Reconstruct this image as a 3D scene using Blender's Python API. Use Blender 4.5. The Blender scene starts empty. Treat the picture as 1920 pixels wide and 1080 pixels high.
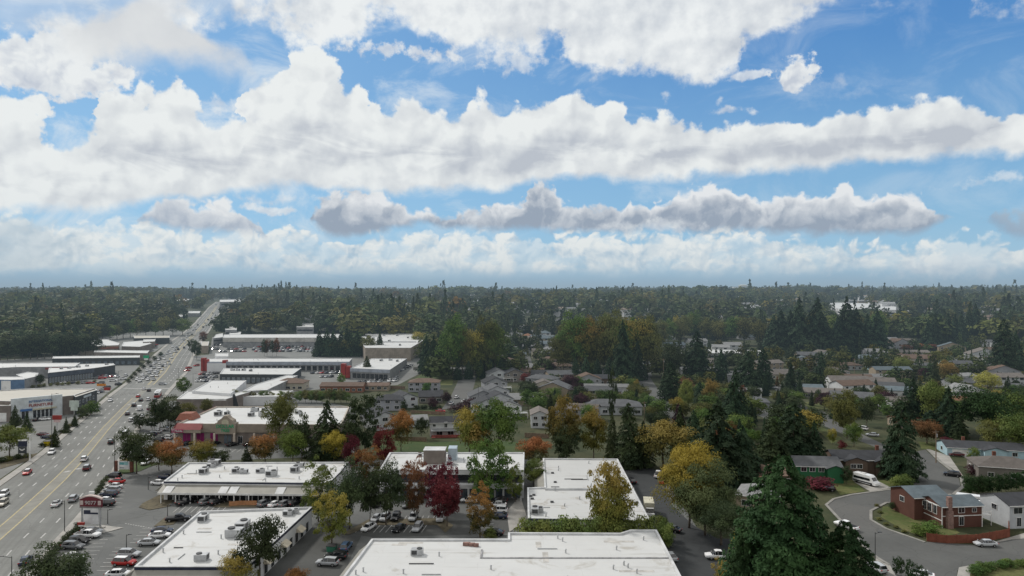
import bpy, bmesh, math, random
import numpy as np
from mathutils import Vector, Matrix
from mathutils.geometry import tessellate_polygon
R = math.radians
S = bpy.context.scene
C = S.collection
rng = random.Random(11)

# ---------------------------------------------------------------- world frame
HC = 57.0            # height of the camera over the street (m)
F = 1280.0           # focal length in photo pixels (24 mm on a 36 mm sensor)
HX, HY = 960.0, 545.0
PROF = [(0, 0), (420, 0), (600, 3), (760, 9), (900, 19), (1150, 28), (1500, 35), (2200, 44), (4000, 50), (30000, 52)]

def zt(y):
    """height of the land at distance y north of the camera"""
    if y <= 0: return 0.0
    for (a, za), (b, zb) in zip(PROF, PROF[1:]):
        if y <= b: return za + (zb - za) * (y - a) / (b - a)
    return PROF[-1][1]

def G(px, py, h=0.0):
    """where a line of sight meets a level h metres above the land"""
    s = (py - HY) / F
    lo, hi = 1.0, 30000.0
    for _ in range(60):
        m = .5 * (lo + hi)
        if HC - s * m > zt(m) + h: lo = m
        else: hi = m
    y = .5 * (lo + hi)
    return Vector(((px - HX) / F * y, y, zt(y) + h))

cam_d = bpy.data.cameras.new('camera'); cam = bpy.data.objects.new('camera', cam_d); C.objects.link(cam)
cam.location = (0, 0, HC); cam.rotation_euler = (R(90), 0, 0)
cam_d.sensor_width = 36; cam_d.lens = 24; cam_d.shift_y = 5 / 1920
cam_d.clip_start = 1; cam_d.clip_end = 60000
S.camera = cam
S.view_settings.view_transform = 'Standard'; S.view_settings.look = 'None'
S.view_settings.exposure = 0; S.view_settings.gamma = 1
S.render.engine = 'CYCLES'
S.cycles.max_bounces = 5; S.cycles.diffuse_bounces = 2; S.cycles.transparent_max_bounces = 8
S.cycles.volume_bounces = 0
S.render.film_transparent = False

# ---------------------------------------------------------------- node helper
class NT:
    def __init__(s, tree): s.t = tree; s.n = tree.nodes; s.l = tree.links
    def new(s, typ, **kw):
        n = s.n.new(typ)
        for k, v in kw.items(): setattr(n, k, v)
        return n
    def put(s, sock, v):
        if hasattr(v, 'is_linked') or isinstance(v, bpy.types.NodeSocket): s.l.new(v, sock)
        elif v is not None: sock.default_value = v
    def m(s, op, a, b=None, c=None, clamp=False):
        n = s.new('ShaderNodeMath', operation=op); n.use_clamp = clamp
        s.put(n.inputs[0], a)
        if b is not None: s.put(n.inputs[1], b)
        if c is not None: s.put(n.inputs[2], c)
        return n.outputs[0]
    def mr(s, v, a, b, c=0.0, d=1.0, interp='SMOOTHSTEP'):
        n = s.new('ShaderNodeMapRange', interpolation_type=interp)
        for i, x in enumerate((v, a, b, c, d)): s.put(n.inputs[i], x)
        return n.outputs[0]
    def mix(s, f, a, b, blend='MIX'):
        n = s.new('ShaderNodeMix', data_type='RGBA', blend_type=blend)
        s.put(n.inputs[0], f)
        s.put(n.inputs[6], a if not isinstance(a, tuple) else (*a[:3], 1))
        s.put(n.inputs[7], b if not isinstance(b, tuple) else (*b[:3], 1))
        return n.outputs[2]
    def xyz(s, x, y, z=0.0):
        n = s.new('ShaderNodeCombineXYZ')
        for i, v in enumerate((x, y, z)): s.put(n.inputs[i], v)
        return n.outputs[0]
    def vm(s, op, a, b):
        n = s.new('ShaderNodeVectorMath', operation=op); s.put(n.inputs[0], a); s.put(n.inputs[1], b); return n.outputs[0]
    def noise(s, vec, scale, detail=5.0, rough=.55, dist=0.0, out=0, dims='3D'):
        n = s.new('ShaderNodeTexNoise', noise_dimensions=dims); s.put(n.inputs['Vector'], vec)
        n.inputs['Scale'].default_value = scale; n.inputs['Detail'].default_value = detail
        n.inputs['Roughness'].default_value = rough; n.inputs['Distortion'].default_value = dist
        return n.outputs[out]
    def vor(s, vec, scale, detail=2.0, rough=.5, feature='SMOOTH_F1', out='Distance', dims='3D'):
        n = s.new('ShaderNodeTexVoronoi', feature=feature, voronoi_dimensions=dims); s.put(n.inputs['Vector'], vec)
        n.inputs['Scale'].default_value = scale
        n.inputs['Detail'].default_value = detail; n.inputs['Roughness'].default_value = rough
        return n.outputs[out]

SUN_EL, SUN_AZ = R(42), R(-48)     # ahead of the camera and to the west
# ---------------------------------------------------------------- sky
def build_world():
    w = bpy.data.worlds.new('World'); w.cycles.sampling_method = 'MANUAL'; w.cycles.sample_map_resolution = 256; S.world = w; w.use_nodes = True
    w.node_tree.nodes.clear()
    n = NT(w.node_tree)
    out = n.new('ShaderNodeOutputWorld'); bg = n.new('ShaderNodeBackground')
    n.l.new(bg.outputs[0], out.inputs[0])
    sky = n.new('ShaderNodeTexSky', sky_type='NISHITA')
    sky.sun_disc = False; sky.sun_elevation = SUN_EL; sky.sun_rotation = SUN_AZ
    sky.altitude = 100; sky.air_density = 1.0; sky.dust_density = 0.6; sky.ozone_density = 2.0
    tc = n.new('ShaderNodeTexCoord').outputs['Generated']
    sp = n.new('ShaderNodeSeparateXYZ'); n.l.new(tc, sp.inputs[0])
    x, y, z = sp.outputs
    az = n.m('ARCTAN2', x, y)
    rxy = n.m('MAXIMUM', n.m('SQRT', n.m('ADD', n.m('MULTIPLY', x, x), n.m('MULTIPLY', y, y))), .02)
    E = n.m('DIVIDE', z, rxy)
    P = n.xyz(az, E)
    az_true, E_true = az, E
    wn = n.new('ShaderNodeTexNoise', noise_dimensions='2D'); n.l.new(P, wn.inputs['Vector']); wn.inputs['Scale'].default_value = 15; wn.inputs['Detail'].default_value = 5; wn.inputs['Roughness'].default_value = .55
    ws = n.new('ShaderNodeSeparateColor'); n.l.new(wn.outputs[1], ws.inputs[0])
    damp = n.mr(E, .02, .22, .35, 1)
    az = n.m('ADD', az, n.m('MULTIPLY', n.m('SUBTRACT', ws.outputs[0], .5), n.m('MULTIPLY', damp, .085)))
    E = n.m('ADD', E, n.m('MULTIPLY', n.m('SUBTRACT', ws.outputs[1], .5), n.m('MULTIPLY', damp, .040)))
    AZ0, AZW, E0, EW = -0.66, 1.32, -0.05, 0.75
    xn = n.m('DIVIDE', n.m('SUBTRACT', az, AZ0), AZW, clamp=True)
    def curve(pts):
        c = n.new('ShaderNodeFloatCurve'); n.l.new(xn, c.inputs[1])
        cu = c.mapping.curves[0]
        q = []
        for X, Y in pts:
            a = math.atan((X - HX) / F); e = (HY - Y) / F * math.cos(a)
            q.append((min(1, max(0, (a - AZ0) / AZW)), (e - E0) / EW))
        if q[0][0] > 0: q.insert(0, (0, q[0][1]))
        if q[-1][0] < 1: q.append((1, q[-1][1]))
        while len(cu.points) < len(q): cu.points.new(.5, .5)
        for p, (a, b) in zip(cu.points, q): p.location = (a, b); p.handle_type = 'AUTO_CLAMPED'
        c.mapping.update()
        return n.m('MULTIPLY_ADD', c.outputs[0], EW, E0)
    import functools
    n.noise = functools.partial(n.noise, dims='2D'); n.vor = functools.partial(n.vor, dims='2D')
    # clear sky: paler towards the horizon and towards the sun in the west
    base = n.mix(1.0, sky.outputs[0], (.070, .088, .110), 'MULTIPLY')
    eh = n.mr(E, 0.02, .40)
    clear = n.mix(eh, (.285, .54, .76), (.085, .262, .585))
    west = n.mr(az, -.55, .55, 1, 0)
    clear = n.mix(n.m('MULTIPLY', west, .50), clear, (.34, .60, .84))
    clear = n.mix(.15, clear, base)
    # noises shared by the cloud layers
    n1 = n.noise(P, 9, 9, .56)
    Pw = n.vm('ADD', P, n.vm('MULTIPLY', n.vm('SUBTRACT', n.noise(P, 22, 5, .55, out=1), (.5, .5, .5)), (.035, .03, 0)))
    b1 = n.vor(Pw, 17, 2.0, .55)        # big billows
    b2 = n.vor(Pw, 40, 2.0, .55)        # small billows near the horizon
    L = (-.010, .012, 0)
    Ls = (-.004, .006, 0)
    r1 = n.m('SUBTRACT', n.noise(P, 13, 7, .52), n.noise(n.vm('ADD', P, L), 13, 7, .52))
    r1b = n.m('SUBTRACT', n.vor(n.vm('ADD', Pw, (-.012, .014, 0)), 17, 2.0, .55), b1)
    r2 = n.m('SUBTRACT', n.vor(n.vm('ADD', Pw, Ls), 40, 2.0, .5), b2)
    r3 = n.m('SUBTRACT', n.noise(Pw, 24, 4, .5), n.noise(n.vm('ADD', Pw, (-.006, .010, 0)), 24, 4, .5))
    wisp = n.noise(n.vm('MULTIPLY', P, (1.0, 1.9, 1)), 6.5, 9, .62, .5)
    streak = n.noise(n.vm('MULTIPLY', P, (1.8, 7, 1)), 3.4, 6, .55, .5)
    def puff(b, k):          # 0.5-distance: bulges outwards
        return n.m('MULTIPLY', n.m('SUBTRACT', .50, b), k)
    col = clear
    def layer(col, top, bot, pT, pB, sT, sB, shade, lit, dark, extra=None):
        T, B = curve(top), curve(bot)
        dT = n.m('ADD', n.m('SUBTRACT', T, E), pT)
        dB = n.m('ADD', n.m('SUBTRACT', E, B), pB)
        a = n.m('MULTIPLY', n.mr(dT, -sT * .5, sT * .5), n.mr(dB, -sB * .5, sB * .5))
        if extra is not None: a = n.m('MULTIPLY', a, extra)
        rel = n.m('DIVIDE', n.m('SUBTRACT', E, B), n.m('MAXIMUM', n.m('SUBTRACT', T, B), .02), clamp=True)
        f = shade(rel, dT)
        c = n.mix(f, dark, lit)
        return n.mix(a, col, c)
    nn = n.m('SUBTRACT', n1, .5)
    fine = n.m('SUBTRACT', n.noise(P, 45, 6, .6), .5)
    veil = n.m('MULTIPLY', n.mr(wisp, .46, .74, 0, .75), n.mr(az, -.6, .55, 1.0, .28))
    col = n.mix(n.m('MULTIPLY', veil, n.mr(E, .02, .10)), col, (.74, .81, .86))
    # grey-blue haze bank on the horizon
    hz = n.mr(E, .002, .040, 1, 0)
    col = n.mix(n.m('MULTIPLY', n.mr(E, .0, .11, 1, 0), .55), col, (.46, .66, .80))
    # low far cumulus
    top = [(0, 398), (60, 402), (95, 432), (150, 418), (280, 418), (330, 430), (430, 436), (520, 422), (600, 434), (760, 440), (960, 436), (1040, 442), (1200, 436), (1300, 428), (1500, 440), (1600, 452), (1720, 455), (1920, 440)]
    bot = [(0, 506), (200, 508), (500, 510), (960, 512), (1400, 510), (1700, 508), (1920, 510)]
    lf = n.m('ADD', n.mr(n.m('ADD', n.noise(n.vm('MULTIPLY', P, (1, 1.7, 1)), 16, 8, .6), n.m('MULTIPLY', n.mr(az, -.1, .5, 0, 1), -.03)), .38, .52, .58, 1), 0)
    col = layer(col, top, bot, n.m('ADD', puff(b2, .03), n.m('MULTIPLY', nn, .03)), n.m('MULTIPLY', nn, .02), .012, .022,
                lambda rel, dT: n.m('ADD', n.m('ADD', n.m('ADD', n.m('MULTIPLY', r2, .95), n.m('MULTIPLY', r3, 1.6)), n.m('MULTIPLY', nn, 1.5)), n.m('MULTIPLY_ADD', rel, .25, .62), clamp=True),
                (.84, .87, .86), (.46, .59, .70), lf)
    col = n.mix(n.m('MULTIPLY', hz, .95), col, (.275, .43, .585))
    streakband = n.m('MULTIPLY', n.mr(E, .012, .026), n.mr(E, .030, .045, 1, 0))
    col = n.mix(n.m('MULTIPLY', n.m('MULTIPLY', streakband, n.mr(streak, .42, .62)), n.mr(az, -.5, .0, .7, .05)), col, (.75, .80, .80))
    # row of grey cumulus
    lo3 = n.m('ADD', n.m('ADD', puff(b2, .020), n.m('MULTIPLY', nn, .012)), n.m('ADD', n.m('MULTIPLY', fine, .009), .002))
    topA = [(0, 470), (240, 470), (262, 412), (300, 384), (345, 374), (400, 376), (440, 388), (480, 418), (497, 440), (515, 470), (1920, 470)]
    botA = [(0, 400), (262, 414), (310, 428), (400, 433), (497, 438), (1920, 400)]
    sh3 = lambda rel, dT: n.m('ADD', n.m('ADD', n.m('MULTIPLY', r3, 1.7), n.m('MULTIPLY', nn, 1.0)), n.m('MULTIPLY', n.m('POWER', rel, 1.3), .95), clamp=True)
    col = layer(col, topA, botA, lo3, n.m('MULTIPLY', fine, .01), .010, .015, sh3, (.82, .84, .85), (.42, .48, .57))
    topB = [(0, 470), (545, 470), (568, 408), (600, 376), (640, 358), (700, 364), (760, 386), (800, 398), (860, 402), (884, 396), (920, 386), (965, 386), (982, 350), (1003, 341), (1032, 346), (1052, 372), (1085, 386), (1180, 386), (1230, 380), (1270, 360), (1330, 350), (1380, 352), (1394, 372), (1420, 381), (1450, 375), (1480, 360), (1520, 362), (1552, 362), (1564, 345), (1583, 342), (1598, 360), (1640, 370), (1690, 360), (1745, 368), (1762, 392), (1785, 408), (1805, 470), (1920, 470)]
    botB = [(0, 380), (545, 390), (568, 410), (600, 434), (640, 440), (700, 435), (740, 428), (800, 420), (850, 428), (960, 430), (1000, 428), (1080, 437), (1190, 435), (1250, 424), (1300, 430), (1400, 434), (1480, 430), (1550, 440), (1640, 440), (1700, 438), (1750, 424), (1785, 404), (1920, 390)]
    sh3b = lambda rel, dT: n.m('ADD', n.m('ADD', n.m('MULTIPLY', r3, 1.7), n.m('MULTIPLY', nn, 1.0)), n.m('ADD', n.m('MULTIPLY', n.m('POWER', rel, 1.5), n.mr(az, .15, .45, .60, 1.0)), n.mr(dT, .004, .020, .30, 0)), clamp=True)
    col = layer(col, topB, botB, lo3, n.m('MULTIPLY', fine, .012), .009, .015, sh3b, (.80, .82, .84), (.315, .375, .465))
    topC = [(0, 470), (1815, 470), (1850, 392), (1920, 380)]; botC = [(0, 380), (1815, 400), (1850, 412), (1920, 445)]
    col = layer(col, topC, botC, n.m('ADD', lo3, n.m('MULTIPLY', nn, .09)), n.m('MULTIPLY', fine, .02), .014, .02, lambda r, d: r, (.40, .52, .64), (.30, .40, .52))
    # the main bank
    topM = [(0, 178), (28, 168), (58, 184), (82, 222), (108, 246), (150, 240), (192, 214), (198, 172), (205, 160), (228, 156), (246, 140), (268, 150), (286, 166), (325, 150), (336, 134), (350, 158), (382, 188), (405, 214), (436, 218), (446, 160), (478, 142), (516, 134), (545, 92), (588, 84), (622, 110), (655, 142), (682, 142), (696, 168), (722, 192), (762, 181), (802, 182), (862, 198), (888, 170), (912, 176), (942, 190), (1000, 180), (1040, 176), (1085, 160), (1112, 180), (1140, 186), (1172, 180), (1200, 206), (1242, 214), (1302, 212), (1342, 218), (1382, 228), (1422, 220), (1468, 215), (1520, 228), (1562, 226), (1602, 214), (1642, 197), (1682, 200), (1712, 184), (1762, 180), (1802, 186), (1852, 180), (1882, 196), (1905, 178), (1920, 178)]
    botM = [(0, 392), (100, 392), (200, 388), (300, 378), (400, 362), (480, 356), (560, 350), (640, 355), (700, 358), (900, 352), (960, 350), (1000, 344), (1050, 334), (1200, 332), (1400, 318), (1500, 313), (1600, 304), (1700, 298), (1800, 292), (1850, 284), (1920, 290)]
    sag = n.mr(streak, .50, .66, 0, 1)
    def shM(rel, dT):
        under = n.m('MULTIPLY', n.mr(rel, .08, .30), n.mr(rel, .34, .62, 1, 0))
        g = n.m('MULTIPLY', n.m('MULTIPLY', under, n.mr(streak, .38, .60)), .56)
        v = n.m('ADD', n.m('MULTIPLY', r1b, .75), n.m('ADD', n.m('MULTIPLY', r1, 1.1), n.m('MULTIPLY', nn, .5)))
        v = n.m('ADD', v, n.m('MULTIPLY_ADD', n.m('POWER', rel, .7), .20, .74))
        v = n.m('SUBTRACT', v, g)
        return n.m('SUBTRACT', v, n.m('MULTIPLY', n.mr(az, -.3, .5, 0, .20), n.mr(rel, .55, .95, 1, 0)), clamp=True)
    col = layer(col, topM, botM, n.m('ADD', n.m('MULTIPLY', n.m('SUBTRACT', .40, b1), .034), n.m('ADD', n.m('MULTIPLY', fine, .022), n.m('MULTIPLY', nn, .018))), n.m('ADD', n.m('MULTIPLY', nn, .018), n.m('MULTIPLY', fine, .010)), .011, .017,
                shM, (.83, .86, .86), (.50, .54, .60))
    # small blobs
    def blob(col, X, Y, rx, ry, lit, dark, amp=.9, soft=.5, op=1.0):
        a0 = math.atan((X - HX) / F); e0 = (HY - Y) / F * math.cos(a0)
        u = n.m('DIVIDE', n.m('SUBTRACT', az, a0), rx / F * .95)
        v = n.m('DIVIDE', n.m('SUBTRACT', E, e0), ry / F * .95)
        d = n.m('SUBTRACT', 1.0, n.m('SQRT', n.m('ADD', n.m('MULTIPLY', u, u), n.m('MULTIPLY', v, v))))
        d = n.m('ADD', d, n.m('ADD', n.m('MULTIPLY', fine, amp * 1.6), n.m('MULTIPLY', nn, amp)))
        a = n.m('MULTIPLY', n.mr(d, 0.0, soft), op)
        f = n.m('ADD', n.m('ADD', n.m('MULTIPLY', r1, 1.8), n.m('MULTIPLY', r2, 1.0)), n.m('MULTIPLY_ADD', v, .25, .72), clamp=True)
        return n.mix(a, col, n.mix(f, dark, lit))
    W, Gy = (.82, .85, .86), (.55, .60, .68)
    for X, Y, rx, ry, amp, soft, op in [
        (85, 125, 118, 62, .8, .30, 1), (20, 110, 70, 45, .8, .4, .9), (700, 92, 75, 20, 2.2, .9, .8), (790, 108, 45, 16, 2.0, .9, .8), (852, 105, 18, 16, 1.4, .8, .85),
        (1490, 138, 50, 34, .8, .30, 1), (1415, 143, 62, 14, 1.0, .6, .75), (1250, 183, 16, 18, 1.4, .9, .5), (1365, 207, 42, 9, 1.0, .8, .7), (1343, 190, 14, 12, 1.5, .9, .5),
        (1870, 338, 60, 12, 1.6, 1.0, .55), (1905, 15, 70, 26, 1.8, 1.3, .45), (1660, 8, 60, 22, 1.8, 1.3, .35), (1570, 150, 26, 16, 1.6, 1.2, .35), (505, 390, 42, 12, 1.2, .6, .8), (1130, 120, 50, 16, 2.0, 1, .5),
        (980, 115, 90, 26, 2.0, 1.0, .6), (335, 150, 16, 28, 1.6, .9, .6), (1590, 175, 60, 14, 2.0, 1.4, .2), (225, 128, 60, 14, 2.0, 1.2, .5), (1750, 500, 200, 22, 1.6, 1.0, .5), (640, 345, 60, 10, 2.2, 1.2, .7), (520, 372, 90, 12, 2.0, 1.2, .6), (820, 120, 60, 14, 2.4, 1.2, .5), (450, 200, 46, 20, 2.2, 1.2, .6), (1240, 425, 120, 14, 1.8, 1.0, .6)]:
        col = blob(col, X, Y, rx, ry, W, Gy, amp, soft, op)
    col = blob(col, 30, 455, 95, 52, (.62, .70, .75), (.45, .55, .63), .8, .6, .8)
    # top sheet, high over the street
    botT = [(0, 75), (60, 92), (110, 70), (150, 84), (200, 84), (240, 60), (330, 42), (400, 48), (480, 60), (560, 62), (640, 72), (700, 34), (750, 36), (830, 58), (900, 84), (960, 92), (1000, 104), (1050, 78), (1070, 112), (1100, 140), (1180, 134), (1250, 148), (1310, 150), (1370, 138), (1392, 100), (1404, 62), (1450, 50), (1500, 26), (1545, -4), (1700, -30), (1920, -20)]
    topT = [(0, -330), (1920, -330)]
    holes = n.mr(n.m('ADD', n1, n.mr(az, -.5, -.15, -.07, .2)), .36, .52, .35, 1)
    shT = lambda rel, dT: n.m('SUBTRACT', n.m('ADD', n.m('ADD', n.m('MULTIPLY', r1, 2.2), n.m('MULTIPLY', nn, .9)), .82), n.m('MULTIPLY', n.mr(az, -.1, .35, 0, .22), n.mr(E, .30, .36)), clamp=True)
    col = layer(col, topT, botT, n.m('MULTIPLY', nn, .3), n.m('ADD', n.m('MULTIPLY', nn, .11), n.m('MULTIPLY', fine, .045)), .03, .034, shT, (.84, .87, .88), (.50, .55, .62), holes)
    # soft grey lens-shaped cloud
    topL = [(0, 150), (120, 60), (200, 20), (300, 10), (340, 34), (400, 78), (450, 108), (470, 130), (520, 160), (1920, 160)]
    botL = [(0, 40), (120, 60), (160, 82), (210, 100), (280, 110), (360, 118), (440, 122), (468, 122), (500, 100), (1920, 60)]
    col = layer(col, topL, botL, n.m('MULTIPLY', nn, .03), n.m('MULTIPLY', nn, .05), .022, .045, lambda rel, dT: n.m('MULTIPLY_ADD', nn, 1.0, n.m('MULTIPLY_ADD', rel, -.2, .55), clamp=True), (.80, .82, .82), (.58, .61, .65))
    az, E = az_true, E_true
    # overhead and behind the camera: unseen broken cloud added to keep ambient light neutral
    wide = n.m('MAXIMUM', n.mr(E, .46, .62), n.mr(n.m('ABSOLUTE', az), .72, .95))
    dirn = n.noise(tc, 3.0, 5, .55); dirn2 = n.new('ShaderNodeTexNoise'); n.l.new(tc, dirn2.inputs['Vector']); dirn2.inputs['Scale'].default_value = 2.6; dirn2.inputs['Detail'].default_value = 4
    gen = n.mix(n.mr(dirn2.outputs[0], .34, .44), (.20, .36, .62), (.80, .79, .76))
    col = n.mix(wide, col, gen)
    # below the horizon
    col = n.mix(n.mr(E, -.02, -.002, 1, 0), col, (.16, .19, .19))
    n.put(bg.inputs[0], col)
    bg.inputs[1].default_value = 1.0
build_world()
sd = bpy.data.lights.new('sun', 'SUN'); sd.energy = 2.5; sd.angle = R(6); sd.color = (1, .95, .88)
so = bpy.data.objects.new('sun', sd); C.objects.link(so)
dirv = Vector((math.sin(SUN_AZ) * math.cos(SUN_EL), math.cos(SUN_AZ) * math.cos(SUN_EL), math.sin(SUN_EL)))
so.rotation_euler = dirv.to_track_quat('Z', 'Y').to_euler(); so.location = (0, 0, 300)
# ---------------------------------------------------------------- materials
MATS = {}
def mat(name, col, rough=.8, var=.18, scale=.35, spec=.25, metal=0.0, bump=0.0, fine=0.0, obj_rand=0.0):
    if name in MATS: return MATS[name]
    m = bpy.data.materials.new(name); m.use_nodes = True
    m.node_tree.nodes.clear(); n = NT(m.node_tree)
    out = n.new('ShaderNodeOutputMaterial'); b = n.new('ShaderNodeBsdfPrincipled'); n.l.new(b.outputs[0], out.inputs[0])
    pos = n.new('ShaderNodeNewGeometry').outputs['Position']
    k = n.noise(pos, scale, 5, .6)
    lo = tuple(c * (1 - var) for c in col); hi = tuple(min(1, c * (1 + var)) for c in col)
    c = n.mix(n.mr(k, .3, .7), lo, hi)
    if fine: c = n.mix(n.mr(n.noise(pos, scale * 14, 3, .6), .35, .65, 0, fine), c, tuple(q * .6 for q in col))
    if obj_rand:
        r = n.new('ShaderNodeObjectInfo').outputs['Random']
        h = n.new('ShaderNodeHueSaturation'); n.put(h.inputs['Color'], c)
        n.put(h.inputs['Value'], n.m('MULTIPLY_ADD', r, obj_rand, 1 - obj_rand / 2)); c = h.outputs[0]
    n.put(b.inputs['Base Color'], c); b.inputs['Roughness'].default_value = rough
    b.inputs['Specular IOR Level'].default_value = spec; b.inputs['Metallic'].default_value = metal
    if bump:
        bp = n.new('ShaderNodeBump'); bp.inputs['Strength'].default_value = bump; bp.inputs['Distance'].default_value = .05
        n.put(bp.inputs['Height'], n.noise(pos, scale * 10, 4, .6)); n.l.new(bp.outputs[0], b.inputs['Normal'])
    MATS[name] = m; return m

def new_mat(name):
    m = bpy.data.materials.new(name); m.use_nodes = True; m.node_tree.nodes.clear(); n = NT(m.node_tree)
    out = n.new('ShaderNodeOutputMaterial'); b = n.new('ShaderNodeBsdfPrincipled'); n.l.new(b.outputs[0], out.inputs[0])
    b.inputs['Specular IOR Level'].default_value = .2
    MATS[name] = m
    return m, n, b, out

def asphalt(name, col, patch, ang=None):
    m, n, b, o = new_mat(name)
    pos = n.new('ShaderNodeNewGeometry').outputs['Position']
    c = n.mix(n.mr(n.noise(pos, .06, 6, .6), .35, .65), tuple(x * .86 for x in col), tuple(x * 1.10 for x in col))
    c = n.mix(n.mr(n.noise(pos, .018, 4, .5), .56, .60, 0, .55), c, patch)
    c = n.mix(n.mr(n.noise(pos, 1.3, 4, .6), .30, .75, 0, .30), c, tuple(x * .72 for x in col))
    crk = n.new('ShaderNodeTexVoronoi', feature='DISTANCE_TO_EDGE'); n.put(crk.inputs['Vector'], n.vm('ADD', pos, n.vm('MULTIPLY', n.noise(pos, .3, 3, out=1), (3, 3, 0))))
    crk.inputs['Scale'].default_value = .11
    c = n.mix(n.mr(crk.outputs['Distance'], 0, .012, .45, 0), c, tuple(x * .45 for x in col))
    if ang is not None:      # worn wheel tracks run along the road
        sp = n.new('ShaderNodeSeparateXYZ'); n.l.new(pos, sp.inputs[0])
        u = n.m('ADD', n.m('MULTIPLY', sp.outputs[0], math.cos(ang)), n.m('MULTIPLY', sp.outputs[1], math.sin(ang)))
        v = n.m('ADD', n.m('MULTIPLY', sp.outputs[0], -math.sin(ang)), n.m('MULTIPLY', sp.outputs[1], math.cos(ang)))
        t = n.noise(n.xyz(n.m('MULTIPLY', u, .9), n.m('MULTIPLY', v, .012), 0), 1.0, 3, .6)
        c = n.mix(n.mr(t, .40, .62, 0, .42), c, tuple(x * .66 for x in col))
    n.put(b.inputs['Base Color'], c); b.inputs['Roughness'].default_value = .85
    return m

def roofing(name, col, stain=(.40, .38, .34), amt=.5):
    m, n, b, o = new_mat(name)
    pos = n.new('ShaderNodeNewGeometry').outputs['Position']
    c = n.mix(n.mr(n.noise(pos, .09, 6, .65), .3, .7), tuple(x * .93 for x in col), col)
    c = n.mix(n.mr(n.noise(pos, .16, 7, .68, .6), .54, .72, 0, amt), c, stain)
    c = n.mix(n.mr(n.noise(n.vm('MULTIPLY', pos, (.05, .7, 1)), 1.0, 4, .6), .58, .74, 0, amt * .6), c, tuple(x * .8 for x in stain))
    br = n.new('ShaderNodeTexBrick'); n.put(br.inputs['Vector'], pos)
    br.inputs['Scale'].default_value = .25; br.inputs['Mortar Size'].default_value = .012; br.inputs['Brick Width'].default_value = 3.2; br.inputs['Row Height'].default_value = .75
    c = n.mix(n.m('MULTIPLY', br.outputs['Fac'], .22), c, (.35, .35, .34))
    n.put(b.inputs['Base Color'], c); b.inputs['Roughness'].default_value = .6
    return m

def grassy(name, a, b_, c_, scale=.05):
    m, n, b, o = new_mat(name)
    pos = n.new('ShaderNodeNewGeometry').outputs['Position']
    c = n.mix(n.mr(n.noise(pos, scale, 7, .65), .36, .62), a, b_)
    c = n.mix(n.mr(n.noise(pos, scale * 2.7, 6, .65), .52, .66, 0, .8), c, c_)
    c = n.mix(n.mr(n.noise(pos, 1.1, 4, .7), .4, .7, 0, .4), c, tuple(x * .5 for x in a))
    n.put(b.inputs['Base Color'], c); b.inputs['Roughness'].default_value = .95
    return m

def shingle(name, col):
    m, n, b, o = new_mat(name)
    pos = n.new('ShaderNodeNewGeometry').outputs['Position']
    k = n.noise(pos, .5, 6, .65)
    c = n.mix(n.mr(k, .3, .7), tuple(x * .8 for x in col), tuple(x * 1.15 for x in col))
    sp = n.new('ShaderNodeSeparateXYZ'); n.l.new(pos, sp.inputs[0])
    row = n.m('FRACT', n.m('MULTIPLY', sp.outputs[2], 5.5))
    c = n.mix(n.mr(row, .0, .25, .35, 0), c, tuple(x * .5 for x in col))
    c = n.mix(n.mr(n.noise(pos, 4.0, 2, .7), .4, .7, 0, .4), c, tuple(x * .6 for x in col))
    r = n.new('ShaderNodeObjectInfo').outputs['Random']
    h = n.new('ShaderNodeHueSaturation'); n.put(h.inputs['Color'], c); n.put(h.inputs['Value'], n.m('MULTIPLY_ADD', r, .4, .8))
    n.put(b.inputs['Base Color'], h.outputs[0]); b.inputs['Roughness'].default_value = .85
    return m

def leafmat(name, c1, c2, c3=None, tint=False, hs=.18):
    """foliage: patches of colour through the crown, darker flecks at random, each tree a little different"""
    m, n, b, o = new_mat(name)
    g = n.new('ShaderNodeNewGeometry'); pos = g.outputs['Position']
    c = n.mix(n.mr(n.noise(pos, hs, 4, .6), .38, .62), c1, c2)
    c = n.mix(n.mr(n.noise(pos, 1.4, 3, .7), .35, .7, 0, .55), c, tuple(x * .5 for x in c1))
    if c3:      # turning colour that takes over towards the crown top
        tcz = n.new('ShaderNodeSeparateXYZ'); n.l.new(n.new('ShaderNodeTexCoord').outputs['Object'], tcz.inputs[0])
        f = n.m('ADD', tcz.outputs[2], n.m('MULTIPLY', n.m('SUBTRACT', n.noise(pos, .35, 4, .6), .5), .9))
        c = n.mix(n.mr(f, .50, .85), c, c3)
    if tint:
        a = n.new('ShaderNodeAttribute'); a.attribute_name = 'tint'
        c = n.mix(1.0, c, a.outputs[0], 'MULTIPLY')
    else:
        r = n.new('ShaderNodeObjectInfo').outputs['Random']
        h = n.new('ShaderNodeHueSaturation'); n.put(h.inputs['Color'], c)
        n.put(h.inputs['Value'], n.m('MULTIPLY_ADD', r, .5, .78)); n.put(h.inputs['Hue'], n.m('MULTIPLY_ADD', n.m('FRACT', n.m('MULTIPLY', r, 7.3)), .030, .485))
        c = h.outputs[0]
    b.inputs['Roughness'].default_value = .75; b.inputs['Specular IOR Level'].default_value = .15
    n.put(b.inputs['Base Color'], c)
    tr = n.new('ShaderNodeBsdfTranslucent'); n.put(tr.inputs[0], c)
    mx = n.new('ShaderNodeMixShader'); mx.inputs[0].default_value = .22
    n.l.new(b.outputs[0], mx.inputs[1]); n.l.new(tr.outputs[0], mx.inputs[2]); n.l.new(mx.outputs[0], o.inputs[0])
    return m

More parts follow.
